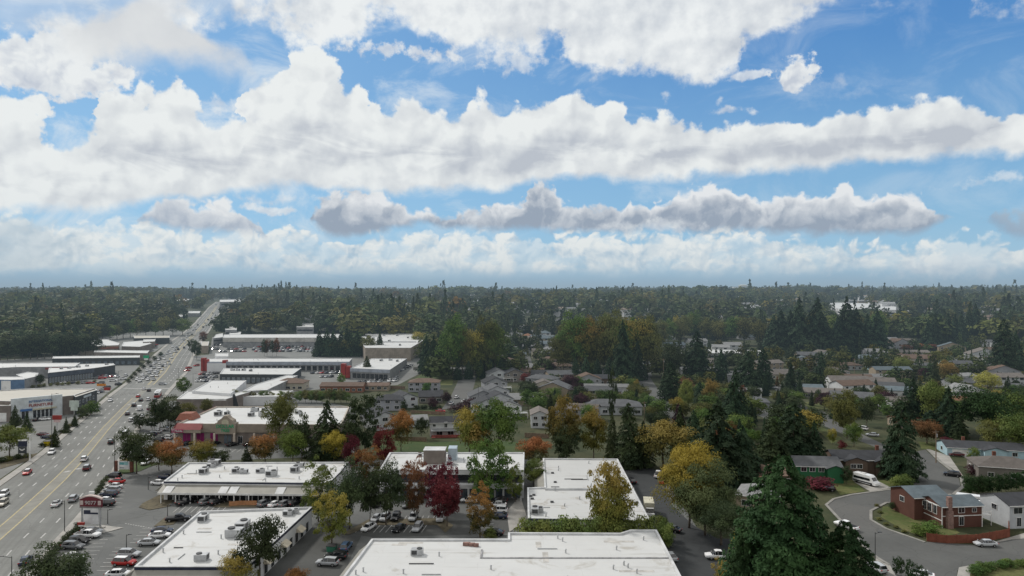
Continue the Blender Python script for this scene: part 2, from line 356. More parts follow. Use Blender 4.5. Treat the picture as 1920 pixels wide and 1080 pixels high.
# ---------------------------------------------------------------- object helpers
def link(o, parent=None):
    C.objects.link(o)
    if parent is not None: o.parent = parent
    return o
def thing(name, label, cat, loc=(0, 0, 0), rz=0.0, group=None, scale=None):
    o = bpy.data.objects.new(name, None); C.objects.link(o)
    o.location = loc; o.rotation_euler = (0, 0, rz); o['label'] = label; o['category'] = cat
    o.empty_display_size = .5
    if group: o['group'] = group
    if scale: o.scale = scale
    return o
def tag(o, label, cat, group=None):
    o['label'] = label; o['category'] = cat
    if group: o['group'] = group
    return o
def setm(o, m, slot=0):
    """give this object its own paint without touching the shared mesh"""
    o.material_slots[slot].link = 'OBJECT'; o.material_slots[slot].material = m
class MB:
    """collects boxes, prisms and tubes; build() links them as one mesh"""
    def __init__(s): s.v = []; s.f = []; s.mi = []
    def add(s, vs, fs, mi=0):
        k = len(s.v); s.v += [tuple(v) for v in vs]; s.f += [tuple(i + k for i in f) for f in fs]; s.mi += [mi] * len(fs); return s
    def box(s, x0, y0, z0, x1, y1, z1, mi=0):
        return s.add([(x0, y0, z0), (x1, y0, z0), (x1, y1, z0), (x0, y1, z0), (x0, y0, z1), (x1, y0, z1), (x1, y1, z1), (x0, y1, z1)],
                     [(0, 3, 2, 1), (4, 5, 6, 7), (0, 1, 5, 4), (1, 2, 6, 5), (2, 3, 7, 6), (3, 0, 4, 7)], mi)
    def slab(s, pts, th, mi=0):
        """a sheet with thickness: pts counter-clockwise from above"""
        n = len(pts); P = [Vector(p) for p in pts]; vs = P + [p - Vector((0, 0, th)) for p in P]
        fs = [tuple(range(n)), tuple(range(2 * n - 1, n - 1, -1))] + [(i, i + n, (i + 1) % n + n, (i + 1) % n) for i in range(n)]
        return s.add(vs, fs, mi)
    def poly(s, pts, mi=0): return s.add(pts, [tuple(range(len(pts)))], mi)
    def tube(s, a, b, r0, r1=None, k=8, mi=0, caps=True):
        a, b = Vector(a), Vector(b); r1 = r0 if r1 is None else r1
        d = (b - a).normalized(); u = d.orthogonal().normalized(); w = d.cross(u)
        vs = []
        for p, r in ((a, r0), (b, r1)):
            for i in range(k):
                t = 2 * math.pi * i / k; vs.append(p + u * math.cos(t) * r + w * math.sin(t) * r)
        fs = [(i, (i + 1) % k, (i + 1) % k + k, i + k) for i in range(k)]
        if caps: fs += [tuple(range(k - 1, -1, -1)), tuple(range(k, 2 * k))]
        return s.add(vs, fs, mi)
    def mesh(s, name, mats, smooth=False):
        me = bpy.data.meshes.new(name); me.from_pydata(s.v, [], s.f)
        for m in (mats if isinstance(mats, (list, tuple)) else [mats]): me.materials.append(m)
        if any(s.mi): me.polygons.foreach_set('material_index', s.mi)
        if smooth: me.polygons.foreach_set('use_smooth', [True] * len(s.f))
        me.update(); return me
    def build(s, name, mats, parent=None, smooth=False):
        return link(bpy.data.objects.new(name, s.mesh(name, mats, smooth)), parent)
def inst(name, me, parent, loc=(0, 0, 0), m=None, slot=0):
    o = link(bpy.data.objects.new(name, me), parent); o.location = loc
    if m is not None: setm(o, m, slot)
    return o

# ---------------------------------------------------------------- draped ground sheets
ROWS = [i * 12.0 for i in range(0, 60)] + [720 + i * 30.0 for i in range(0, 60)]
MASKS = []
def sheet(name, pts, m, off, kind='structure', mask=True, inset=0.0):
    """a flat patch that follows the land; pts are world (x, y)"""
    pts = [(p[0], p[1]) for p in pts]
    if mask: MASKS.append(pts)
    bm = bmesh.new()
    vs = [bm.verts.new((x, y, 0)) for x, y in pts]
    tri = tessellate_polygon([[Vector((x, y, 0)) for x, y in pts]])
    for t in tri:
        try: bm.faces.new([vs[i] for i in t])
        except ValueError: pass
    y0, y1 = min(p[1] for p in pts), max(p[1] for p in pts)
    if y1 > 400:
        for r in ROWS:
            if y0 < r < y1 and r > 400:
                bmesh.ops.bisect_plane(bm, geom=bm.verts[:] + bm.edges[:] + bm.faces[:], plane_co=(0, r, 0), plane_no=(0, 1, 0))
    for v in bm.verts: v.co.z = zt(v.co.y) + off
    bmesh.ops.recalc_face_normals(bm, faces=bm.faces)
    for f in bm.faces:
        if f.normal.z < 0: f.normal_flip()
    me = bpy.data.meshes.new(name); bm.to_mesh(me); bm.free(); me.materials.append(m)
    o = link(bpy.data.objects.new(name, me)); o['kind'] = kind
    return o
def PX(pts): return [(G(x, y).x, G(x, y).y) for x, y in pts]
def inside(p, poly):
    x, y = p; c = False; j = len(poly) - 1
    for i in range(len(poly)):
        xi, yi = poly[i]; xj, yj = poly[j]
        if (yi > y) != (yj > y) and x < (xj - xi) * (y - yi) / (yj - yi) + xi: c = not c
        j = i
    return c

# ---------------------------------------------------------------- trees
LEAF = {}
def L_(k, *a, **kw): LEAF[k] = leafmat('leaf_' + k, *a, **kw)
L_('dark', (0.037, 0.056, 0.028), (0.067, 0.090, 0.038))
L_('greygreen', (0.099, 0.130, 0.056), (0.155, 0.186, 0.078))
L_('fir', (0.027, 0.054, 0.031), (0.051, 0.086, 0.044))
L_('bigfir', (.026, .056, .021), (.046, .088, .030))
L_('green', (0.069, 0.122, 0.034), (0.138, 0.198, 0.046))
L_('light', (0.113, 0.157, 0.044), (0.197, 0.230, 0.064))
L_('olive', (0.107, 0.118, 0.040), (0.167, 0.166, 0.050))
L_('yellow', (0.186, 0.180, 0.034), (0.310, 0.270, 0.047), (0.422, 0.348, 0.056))
L_('lemon', (0.336, 0.330, 0.082), (0.407, 0.403, 0.106))
L_('yelgreen', (0.130, 0.150, 0.037), (0.211, 0.210, 0.048), (0.291, 0.228, 0.056))
L_('orange', (0.063, 0.073, 0.024), (0.151, 0.092, 0.031), (.265, .125, .045))
L_('rust', (0.074, 0.054, 0.027), (0.135, 0.067, 0.033), (0.175, 0.081, 0.039))
L_('autumn', (0.079, 0.086, 0.030), (0.143, 0.122, 0.038), (0.229, 0.166, 0.049))
L_('crimson', (.095, .020, .026), (.170, .032, .042))
L_('maroon', (0.093, 0.020, 0.028), (0.164, 0.036, 0.043))
L_('plum', (0.040, 0.022, 0.028), (0.079, 0.036, 0.044))
BARK = mat('bark', (.10, .085, .07), .95, .3, 2.0)
BIRCH = mat('pale_bark', (.26, .24, .21), .9, .3, 2.0)

def quads(cen, nor, size, asp=1.0, jit=.6, seed=0, thin=.42):
    r = np.random.RandomState(seed); N = len(cen)
    nor = nor + r.normal(0, jit, (N, 3)); nor /= np.linalg.norm(nor, axis=1)[:, None] + 1e-9
    t = r.normal(0, 1, (N, 3)); t -= nor * (t * nor).sum(1)[:, None]; t /= np.linalg.norm(t, axis=1)[:, None] + 1e-9
    b = np.cross(nor, t)
    s = (size * r.uniform(.65, 1.35, N))[:, None] if np.ndim(size) == 0 else (size * r.uniform(.7, 1.3, N))[:, None]
    v = np.stack([cen - t * s * .5 * asp, cen - b * s * thin + t * s * .1, cen + t * s * .5 * asp, cen + b * s * thin - t * s * .08], 1)
    return v.reshape(-1, 3)
def quad_mesh(name, v, m):
    N = len(v) // 4; me = bpy.data.meshes.new(name)
    me.vertices.add(len(v)); me.vertices.foreach_set('co', np.asarray(v, np.float32).ravel())
    me.loops.add(4 * N); me.loops.foreach_set('vertex_index', np.arange(4 * N, dtype=np.int32))
    me.polygons.add(N); me.polygons.foreach_set('loop_start', np.arange(0, 4 * N, 4, dtype=np.int32))
    me.update(calc_edges=True); me.validate(); me.materials.append(m); return me

def crown_round(seed, n, size, bottom=.16, shape=(.5, .5, .42), clumps=60, rel=.17, top=1.0, jit=.55, ragged=.14):
    """round or oval crown in a unit box: leaf clusters on many overlapping lumps"""
    r = np.random.RandomState(seed)
    cz = (bottom + top) / 2; hz = (top - bottom) / 2
    d = r.normal(0, 1, (clumps, 3)); d /= np.linalg.norm(d, axis=1)[:, None]
    lob = 1 + .16 * np.sin(3 * np.arctan2(d[:, 1], d[:, 0]) + r.uniform(0, 6)) + r.normal(0, ragged, clumps)
    rad = r.uniform(.45, 1.0, clumps) ** .5 * lob
    sx, sy = shape[0], shape[1]
    cr = rel * r.uniform(.6, 1.35, clumps)
    cen = np.stack([d[:, 0] * rad * (sx - rel * .6), d[:, 1] * rad * (sy - rel * .6), cz + d[:, 2] * rad * (hz - rel * .5)], 1)
    k = r.randint(0, clumps, n)
    e = r.normal(0, 1, (n, 3)); e /= np.linalg.norm(e, axis=1)[:, None]
    e[:, 2] = np.where(e[:, 2] < -.35, -e[:, 2] * .5, e[:, 2])
    p = cen[k] + e * (cr[k] * r.uniform(.72, 1.08, n))[:, None] * np.array([1, 1, .8])
    out = p - np.array([0, 0, cz * .8]); out /= np.linalg.norm(out, axis=1)[:, None]
    nor = e * .9 + out * .5 + np.array([0, 0, .35])
    return quads(p, nor, size, 1.25, jit, seed)
def crown_conifer(seed, n, size, bottom=.06, width=.5, droop=.10, power=.85, tiers=24, lump=.18, thin=.30):
    """tiers of drooping boughs round a leader, some longer, some missing"""
    r = np.random.RandomState(seed)
    B = []
    for i in range(tiers):
        t = (i + .5) / tiers; z = bottom + (1 - bottom) * t
        reach = width * (1 - t) ** power * (1 - .35 * math.exp(-((t) / .08) ** 2)) + .015
        nb = max(4, int(13 * (1 - t * .6)))
        for j in range(nb):
            if r.rand() < .10: continue
            a = 2 * math.pi * (j + r.uniform(-.4, .4)) / nb + i * 1.7
            B.append((z + r.uniform(-.015, .015), reach * r.uniform(1 - lump * 2.2, 1 + lump), a))
    B = np.array(B); w = B[:, 1] + .03; w /= w.sum()
    k = r.choice(len(B), n, p=w); u = r.uniform(.12, 1, n) ** .7
    rr = B[k, 1] * u; a = B[k, 2] + r.normal(0, .16, n) * (1.1 - u * .5)
    p = np.stack([rr * np.cos(a), rr * np.sin(a), B[k, 0] - droop * u * u * (B[k, 1] / width + .25) + r.normal(0, .006, n)], 1)
    nor = np.stack([np.cos(a) * .75, np.sin(a) * .75, np.full(n, .75)], 1)
    tip = quads(np.array([[0, 0, z] for z in np.linspace(.93, 1.0, 12)]), np.array([[.5, .5, .2]] * 12), size * .8, 1.6, .8, seed)
    return np.concatenate([quads(p, nor, size * (.7 + .5 * u), 1.7, .45, seed, thin), tip])

def trunk_mesh(name, top, r0, limbs, seed, m):
    r = random.Random(seed); b = MB(); z = 0; p = Vector((0, 0, -.01)); k = 5
    for i in range(k):
        q = Vector((r.uniform(-.012, .012), r.uniform(-.012, .012), top * (i + 1) / k))
        b.tube(p, q, r0 * (1 - i / k * .8), r0 * (1 - (i + 1) / k * .8), 6, caps=(i in (0, k - 1))); p = q
    for i in range(limbs):
        a = r.uniform(0, 6.28); z0 = top * r.uniform(.35, .8); l = r.uniform(.16, .30)
        e = Vector((math.cos(a) * l, math.sin(a) * l, z0 + l * r.uniform(.5, 1.0)))
        b.tube((0, 0, z0), e, r0 * .38, r0 * .10, 5)
    return b.mesh(name, m, True)

# prototypes: (crown meshes, trunk mesh); three densities of leaves
PROTO = {}
def protos():
    D = LEAF['green']
    for lod, (nr, nc, sr, sc) in {'giant': (24000, 60000, .017, .0140), 'hi': (8600, 11500, .029, .0285), 'mid': (3000, 3800, .045, .048), 'lo': (520, 620, .10, .105)}.items():
        P = {}
        nv = 4 if lod in ('mid', 'lo') else 3 if lod == 'hi' else 1
        P['round'] = [quad_mesh('crown', crown_round(10 + i, nr, sr), D) for i in range(nv)]
        P['wide'] = [quad_mesh('crown', crown_round(20 + i, nr, sr, .20, (.5, .5, .4), 50, .19), D) for i in range(nv)]
        P['oval'] = [quad_mesh('crown', crown_round(30 + i, nr, sr, .12, (.5, .5, .44), 70, .14, ragged=.10), D) for i in range(nv)]
        P['loose'] = [quad_mesh('crown', crown_round(40 + i, int(nr * .85), sr * .95, .10, (.5, .5, .44), 95, .10, jit=.9, ragged=.16), D) for i in range(nv)]
        P['poplar'] = [quad_mesh('crown', crown_round(50 + i, nr, sr, .07, (.5, .5, .46), 80, .13, ragged=.08), D) for i in range(nv)]
        P['pine'] = [quad_mesh('crown', crown_round(60 + i, nr, sr, .14, (.5, .5, .44), 46, .16, jit=.7, ragged=.22), D) for i in range(nv)]
        P['fir'] = [quad_mesh('crown', crown_conifer(70 + i, nc, sc), D) for i in range(nv)]
        P['cedar'] = [quad_mesh('crown', crown_conifer(80 + i, nc, sc, .02, .5, .06, .62 if lod != 'giant' else .53, 26 if lod != 'giant' else 44, .10 if lod != 'giant' else .05, .30 if lod != 'giant' else .40), D) for i in range(nv)]
        P['spire'] = [quad_mesh('crown', crown_conifer(90 + i, nc, sc * .9, .05, .5, .12, 1.0, 28, .24), D) for i in range(nv)]
        P['shrub'] = [quad_mesh('crown', crown_round(100 + i, int(nr * .5), sr * 1.5, -.05, (.5, .5, .5), 26, .24), D) for i in range(nv)]
        P['column'] = [quad_mesh('crown', crown_round(110 + i, int(nr * .5), sr * 1.2, .0, (.5, .5, .5), 40, .16, ragged=.05), D) for i in range(nv)]
        PROTO[lod] = P
protos()
CON = ('fir', 'cedar', 'spire')
TRUNK = {'round': [trunk_mesh('trunk', .62, .022, 6, i, BARK) for i in range(3)],
         'fir': [trunk_mesh('trunk', .93, .016, 0, i + 9, BARK) for i in range(2)],
         'pale': [trunk_mesh('trunk', .72, .018, 7, i + 5, BIRCH) for i in range(2)],
         'shrub': [trunk_mesh('stem', .45, .03, 4, 3, BARK)]}
NTREE = 0
def tree(kind, leaf, loc, w, h, label, cat=None, group=None, lod='mid', name=None, pale=False):
    """a tree w metres wide and h metres tall standing at loc"""
    global NTREE
    NTREE += 1
    con = kind in CON
    name = name or ('conifer_tree' if con else 'shrub' if kind == 'shrub' else 'pine_tree' if kind == 'pine' else 'columnar_conifer' if kind == 'column' else 'deciduous_tree')
    t = thing(name, label, cat or ('shrub' if kind == 'shrub' else 'tree'), loc, rng.uniform(0, 6.28), group, (w, w, h))
    ms = PROTO[lod][kind]
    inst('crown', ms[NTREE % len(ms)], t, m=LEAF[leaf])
    tk = TRUNK['shrub' if kind in ('shrub', 'column') else 'fir' if con else 'pale' if pale else 'round']
    inst('stem' if kind in ('shrub', 'column') else 'trunk', tk[NTREE % len(tk)], t)
    return t

# ---------------------------------------------------------------- vehicles
GLASS = mat('car_glass', (.012, .014, .018), .08, .1, .5, 1.0)
TYRE = mat('tyre_rubber', (.012, .012, .012), .9)
RIMM = mat('wheel_metal', (.35, .35, .36), .35, .1, 1, .5, .6)
HEADL = mat('headlight_lens', (.75, .76, .78), .15, .05, 1, .8)
TAILL = mat('taillight_lens', (.35, .01, .01), .25, .05, 1, .6)
TRIM = mat('black_trim', (.02, .02, .022), .6)
def paint(name, col): return mat('paint_' + name, col, .28, .06, .3, .5, 0, 0, 0, .12)
PAINT = {k: paint(k, v) for k, v in {'white': (.78, .79, .80), 'silver': (.42, .44, .46), 'grey': (.16, .17, .18), 'black': (.012, .013, .016), 'navy': (.018, .028, .06), 'red': (.42, .02, .02),
        'blue': (.07, .12, .20), 'maroon': (.10, .015, .02), 'beige': (.42, .39, .33), 'green': (.03, .10, .06), 'gold': (.30, .24, .12)}.items()}
# body: stations along x (length 1 = bumper to bumper): x, half-width, z-bottom, z-shoulder ; cabin: x, half-width base, half-width roof, z-roof
CARS = {
 'sedan': dict(L=4.7, body=[(-2.35, .70, .42, .78), (-2.25, .84, .30, .92), (-1.5, .90, .26, .98), (-.6, .91, .24, .92), (.8, .91, .24, .92), (1.6, .88, .26, .86), (2.2, .80, .30, .74), (2.35, .66, .40, .64)],
               cab=[(-1.95, .70, .60, .97), (-1.15, .80, .58, 1.40), (-.1, .82, .60, 1.45), (.55, .82, .58, 1.38), (1.35, .74, .62, .93)], wx=1.38, wr=.33),
 'suv': dict(L=4.7, body=[(-2.33, .76, .45, .95), (-2.2, .88, .34, 1.05), (-1.4, .93, .32, 1.06), (-.4, .93, .32, 1.02), (.9, .93, .32, 1.02), (1.6, .91, .34, 1.00), (2.2, .85, .36, .88), (2.35, .72, .44, .76)],
             cab=[(-2.15, .80, .70, 1.10), (-1.85, .84, .68, 1.62), (-.3, .84, .70, 1.70), (.5, .84, .68, 1.62), (1.25, .78, .68, 1.05)], wx=1.40, wr=.37),
 'pickup': dict(L=5.7, body=[(-2.85, .86, .50, 1.00), (-2.75, .94, .42, 1.08), (-1.0, .96, .38, 1.08), (0, .96, .38, 1.08), (1.3, .96, .38, 1.10), (2.1, .94, .40, 1.08), (2.75, .88, .42, .98), (2.88, .76, .50, .86)],
                cab=[(-.75, .84, .74, 1.10), (-.55, .86, .74, 1.78), (.4, .86, .76, 1.84), (.95, .86, .74, 1.76), (1.6, .82, .74, 1.12)], wx=1.80, wr=.42, bed=(-2.6, -.85, .78)),
 'van': dict(L=5.6, body=[(-2.8, .92, .42, 1.25), (-2.75, .98, .34, 1.35), (-1.4, 1.0, .32, 1.35), (0, 1.0, .32, 1.35), (1.6, 1.0, .32, 1.25), (2.2, .97, .34, 1.12), (2.7, .90, .38, .98), (2.8, .78, .44, .84)],
             cab=[(-2.76, .96, .88, 1.36), (-2.72, .96, .88, 2.25), (-.3, .97, .88, 2.32), (1.1, .96, .86, 2.20), (2.1, .88, .80, 1.12)], wx=1.75, wr=.36),
}
def car_body(kind):
    d = CARS[kind]; vs, fs = [], []
    prof = lambda hw, zb, zs: [(-hw * .86, zb), (-hw, zb + (zs - zb) * .35), (-hw, zb + (zs - zb) * .75), (-hw * .88, zs), (0, zs + .03), (hw * .88, zs), (hw, zb + (zs - zb) * .75), (hw, zb + (zs - zb) * .35), (hw * .86, zb)]
    st = d['body']; n = 9
    for x, hw, zb, zs in st: vs += [(x, y, z) for y, z in prof(hw, zb, zs)]
    for i in range(len(st) - 1):
        for j in range(n - 1): fs.append((i * n + j, i * n + j + 1, (i + 1) * n + j + 1, (i + 1) * n + j))
        fs.append((i * n + n - 1, i * n, (i + 1) * n, (i + 1) * n + n - 1))
    fs += [tuple(range(n)), tuple((len(st) - 1) * n + j for j in range(n - 1, -1, -1))]
    return vs, fs
def car_cab(kind, solid=False):
    st = CARS[kind]['cab']; vs, fs, mi = [], [], []
    base = lambda x: next((b[3] + (e[3] - b[3]) * (x - b[0]) / (e[0] - b[0]) for b, e in zip(CARS[kind]['body'], CARS[kind]['body'][1:]) if b[0] <= x <= e[0]), .9) - .02
    n = 6
    for x, wb, wr, zr in st:
        zb = base(x); vs += [(x, -wb, zb), (x, -wr, zr - .03), (x, -wr * .8, zr), (x, wr * .8, zr), (x, wr, zr - .03), (x, wb, zb)]
    for i in range(len(st) - 1):
        for j in range(n - 1):
            roof = (j == 2 and 0 < i < len(st) - 2) or (kind == 'van' and i < len(st) - 2)
            fs.append((i * n + j, i * n + j + 1, (i + 1) * n + j + 1, (i + 1) * n + j)); mi.append(0 if roof else 1)
    e = (len(st) - 1) * n
    fs += [tuple(range(n)), tuple(e + j for j in range(n - 1, -1, -1))]; mi += [0 if kind == 'van' else 1, 1]
    return vs, fs, mi
CARM = {}
def car_meshes():
    for k, d in CARS.items():
        vs, fs = car_body(k); b = MB(); b.add(vs, fs)
        if k == 'van':      # panel sides above the belt line are painted
            pass
        cvs, cfs, cmi = car_cab(k)
        for f, mi in zip(cfs, cmi):
            if mi == 0: b.add([(cvs[i][0], cvs[i][1], cvs[i][2] + .012) for i in f], [tuple(range(len(f)))])
        for s in (-1, 1):   # mirrors and pillars
            xm = d['cab'][-1][0] - .25; b.box(xm - .08, s * .98 - .09, d['body'][4][3] - .02, xm + .06, s * .98 + .09, d['body'][4][3] + .15)
            for i in (1, 2, 3):
                x, wb, wr, zr = d['cab'][i]; b.tube((x, s * (wb + .005), d['body'][3][3] - .05), (x, s * (wr + .01), zr - .02), .035, .03, 4)
        body = b.mesh('body', [PAINT['white']], False)
        g = MB()
        for f, mi in zip(cfs, cmi):
            if mi == 1: g.add([cvs[i] for i in f], [tuple(range(len(f)))])
        glass = g.mesh('glass', GLASS)
        if k == 'van':
            pass
        w = MB(); w.tube((0, -.11, 0), (0, .11, 0), d['wr'], None, 14); wh = w.mesh('wheel', TYRE)
        w = MB(); w.tube((0, -.125, 0), (0, .125, 0), d['wr'] * .58, None, 10); rim = w.mesh('rim', RIMM)
        xe = d['L'] / 2
        hl = MB(); hl.box(-.09, -.17, -.07, .06, .17, .07); hm = hl.mesh('headlight', HEADL); tm = hl.mesh('taillight', TAILL)
        tr = MB(); tr.box(-xe + .02, -.62, .36, -xe + .16, .62, .50); tr.box(xe - .2, -.55, .36, xe - .03, .55, .52); bm_ = tr.mesh('bumper', TRIM)
        bed = None
        if 'bed' in d:
            x0, x1, y = d['bed']; z = d['body'][2][3] + .035; q = MB(); q.box(x0, -y, z - .01, x1, y, z + .02); bed = q.mesh('bed_liner', TRIM)
        # one-mesh version for traffic a few pixels long
        f_ = MB(); f_.add(vs, fs, 0)
        for f, mi in zip(cfs, cmi): f_.add([cvs[i] if mi else (cvs[i][0], cvs[i][1], cvs[i][2] + .01) for i in f], [tuple(range(len(f)))], mi)
        for sx in (-1, 1):
            for sy in (-1, 1): f_.tube((sx * d['wx'], sy * .72, d['wr']), (sx * d['wx'], sy * .92, d['wr']), d['wr'], None, 8, 2)
        far = f_.mesh('distant_car', [PAINT['white'], GLASS, TYRE])
        CARM[k] = dict(body=body, glass=glass, wheel=wh, rim=rim, hl=hm, tl=tm, bumper=bm_, bed=bed, far=far)
car_meshes()
def car(kind, colour, loc, heading, label, group=None, roof=None, far=False, lift=.0):
    loc = Vector(loc) + Vector((0, 0, lift)); nm = {'sedan': 'sedan_car', 'suv': 'suv_car', 'pickup': 'pickup_truck', 'van': 'van'}[kind]; cat = {'pickup': 'pickup truck', 'van': 'van'}.get(kind, 'car')
    M_ = CARM[kind]; d = CARS[kind]
    if far:
        o = inst(nm, M_['far'], None, loc, PAINT[colour]); o.rotation_euler = (0, 0, heading); return tag(o, label, cat, group)
    t = thing(nm, label, cat, loc, heading, group)
    inst('body', M_['body'], t, m=PAINT[colour]); inst('glass', M_['glass'], t)
    for sx in (-1, 1):
        for sy in (-1, 1):
            w = inst('wheel', M_['wheel'], t, (sx * d['wx'], sy * .82, d['wr'])); inst('rim', M_['rim'], w)
    bs = d['body']
    for s in (-1, 1):
        inst('headlight', M_['hl'], t, (bs[-2][0] + .06, s * bs[-2][1] * .76, bs[-2][3] - .10))
        inst('taillight', M_['tl'], t, (bs[0][0] + .04, s * bs[1][1] * .80, bs[1][3] - .13))
    inst('bumper', M_['bumper'], t)
    if M_['bed']: inst('bed_liner', M_['bed'], t)
    if roof:
        x0, x1 = d['cab'][1][0], d['cab'][3][0]; z = d['cab'][2][3]; q = MB(); q.box(x0, -.56, z - .02, x1, .56, z + .05); q.build('roof_panel', PAINT[roof], t)
    return t
# ---------------------------------------------------------------- surface materials
GRASS = grassy('ground_cover', (.038, .050, .024), (.075, .078, .042), (.026, .038, .018))
LAWN = grassy('lawn', (.070, .095, .030), (.120, .125, .050), (.15, .135, .065), .12)
FIELD = grassy('rough_grass', (.045, .075, .028), (.065, .095, .035), (.08, .085, .04), .10)
DRY = grassy('dry_bark_bed', (.105, .092, .066), (.14, .122, .082), (.07, .065, .045), .3)
SLOPE = grassy('bramble_slope', (.05, .085, .03), (.085, .11, .04), (.13, .12, .06), .10)
ROADM = asphalt('road_asphalt', (.195, .200, .192), (.155, .160, .158), R(22))
LOT = asphalt('lot_asphalt', (.135, .140, .138), (.105, .110, .110))
LOT2 = asphalt('pale_lot_asphalt', (.185, .190, .185), (.15, .155, .152))
ALLEY2 = asphalt('worn_alley_asphalt', (.085, .088, .086), (.065, .068, .068))
ALLEY = asphalt('alley_asphalt', (.048, .052, .055), (.075, .075, .072))
STREET = asphalt('street_asphalt', (.105, .108, .106), (.135, .133, .128))
CONC = mat('concrete', (.34, .33, .31), .85, .18, .25, .2, 0, 0, .35)
KERB = mat('kerb_concrete', (.24, .235, .22), .9, .2, .4)
REDK = mat('red_kerb_paint', (.35, .10, .07), .8)
WHITEP = mat('white_road_paint', (.44, .44, .43), .7, .25, 1.2, .2, 0, 0, .5)
YELP = mat('yellow_road_paint', (.42, .36, .20), .7, .25, 1.0, .2, 0, 0, .5)
RW = roofing('white_roof_membrane', (.56, .57, .57), (.33, .31, .27), .7)
RW2 = roofing('stained_roof_membrane', (.52, .53, .53), (.31, .28, .24), .95)
RB = roofing('beige_roof_membrane', (.44, .42, .37), (.32, .29, .25), .5)
WHITE = mat('white_wall_paint', (.62, .63, .64), .7, .08, .2, .2, 0, 0, .12)
CAP = mat('parapet_cap', (.52, .53, .54), .5)
NAVY = mat('navy_fascia', (.030, .036, .062), .5)
TAN = mat('tan_stucco', (.27, .235, .195), .85)
TAUPE = mat('taupe_stucco', (.19, .165, .15), .85)
GREYW = mat('grey_stucco', (.24, .245, .25), .85)
DKG = mat('dark_grey_wall', (.055, .062, .068), .7)
SAGE = mat('sage_metal_roof', (.25, .245, .22), .55, .1, .4)
WINM = mat('window_glass', (.018, .022, .028), .12, .3, .8, .9)
WINB = mat('blue_window_glass', (.10, .13, .16), .12, .3, .8, .9)
FRM = mat('white_frame', (.66, .66, .65), .5)
DFRM = mat('dark_frame', (.04, .04, .045), .5)
MET = mat('galvanised_metal', (.42, .43, .44), .45, .15, 1.0, .5, .5)
DMET = mat('dark_metal', (.05, .052, .055), .5, .2, 1.0, .5, .3)
REDM = mat('red_panel', (.27, .035, .03), .5)
PINK = mat('magenta_panel', (.20, .015, .10), .5)
GREEN = mat('green_letters', (.015, .30, .14), .5)
REDMET = mat('red_metal_roof', (.27, .085, .085), .5, .12)
ORG = mat('orange_tile_roof', (.26, .11, .08), .8, .15, 1.5)
BRICK = mat('brick', (.17, .075, .055), .9, .25, 1.8, .2, 0, 0, .5)
WOOD = mat('weathered_wood', (.20, .15, .11), .9, .25, 1.2)
REDWOOD = mat('redwood_fence', (.20, .070, .045), .85, .2, 1.0, .2, 0, 0, .4)
STONE = mat('stone_kerbing', (.36, .34, .31), .9, .25, 2.0)
YELLOW = mat('yellow_paint', (.55, .42, .02), .6)
ORANGE = mat('orange_plastic', (.55, .20, .02), .6)
BLUEP = mat('blue_panel', (.06, .14, .32), .5)
TEAL = mat('teal_panel', (.10, .30, .32), .5)

# ---------------------------------------------------------------- land
def land():
    xs = [-9000, -6000, -4000, -2500] + list(range(-1600, 1601, 200)) + [2500, 4000, 6000, 9000]
    ys = [-300, -100] + ROWS + [2550, 2800, 3200, 3600, 4000, 5000, 7000, 10000, 16000, 26000]
    sc = lambda x, y: x * (1 if y < 6000 else y / 6000)
    v = [(sc(x, y), y, zt(y)) for y in ys for x in xs]; n = len(xs)
    f = [(j * n + i, j * n + i + 1, (j + 1) * n + i + 1, (j + 1) * n + i) for j in range(len(ys) - 1) for i in range(n - 1)]
    b = MB(); b.add(v, f); o = b.build('ground', GRASS); o['kind'] = 'structure'
land()

LE = PX([(-420, 1190), (-260, 1100), (0, 913), (80, 856), (155, 791), (212, 741), (246, 715), (275, 684), (297, 662), (322, 641), (347, 624), (370, 604), (384, 588), (394, 576), (407, 566)])
RE = PX([(-60, 1190), (50, 1080), (95, 1020), (133, 980), (170, 937), (200, 899), (228, 848), (253, 803), (283, 765), (306, 741), (330, 714), (346, 698), (359, 668), (374, 640), (391, 618), (406, 596), (414, 580), (421, 566)])
def xat(poly, y):
    p = sorted(poly, key=lambda q: q[1])
    for a, b in zip(p, p[1:]):
        if y <= b[1]: return a[0] + (b[0] - a[0]) * (y - a[1]) / (b[1] - a[1])
    return p[-1][0]
def rd(t, y): return xat(LE, y) * (1 - t) + xat(RE, y) * t
Y1 = min(LE[-1][1], RE[-1][1])
def smooth_side(t, extra=0.0):
    ys = [y for y in ROWS if 110 < y < Y1] + [Y1]
    return [(rd(t, y) + extra, y) for y in ys]
def strip(name, a, b, m, off, mask=True):
    """a ribbon between two rows of points with the same y"""
    mb = MB()
    for (p, q), (r_, s_) in zip(zip(a, a[1:]), zip(b, b[1:])):
        mb.poly([(p[0], p[1], zt(p[1]) + off), (r_[0], r_[1], zt(r_[1]) + off), (s_[0], s_[1], zt(s_[1]) + off), (q[0], q[1], zt(q[1]) + off)])
    if mask: MASKS.append(a + b[::-1])
    o = mb.build(name, m); o['kind'] = 'structure'; return o
strip('road', smooth_side(0), smooth_side(1), ROADM, .060)
strip('median_lane', smooth_side(.452), smooth_side(.575), mat('median_asphalt', (.225, .222, .20), .9, .12, .2), .066, False)
strip('pavement', smooth_side(0, -2.6), smooth_side(0, -.05), CONC, .17)
strip('pavement', smooth_side(1, .05), smooth_side(1, 2.4), CONC, .17)
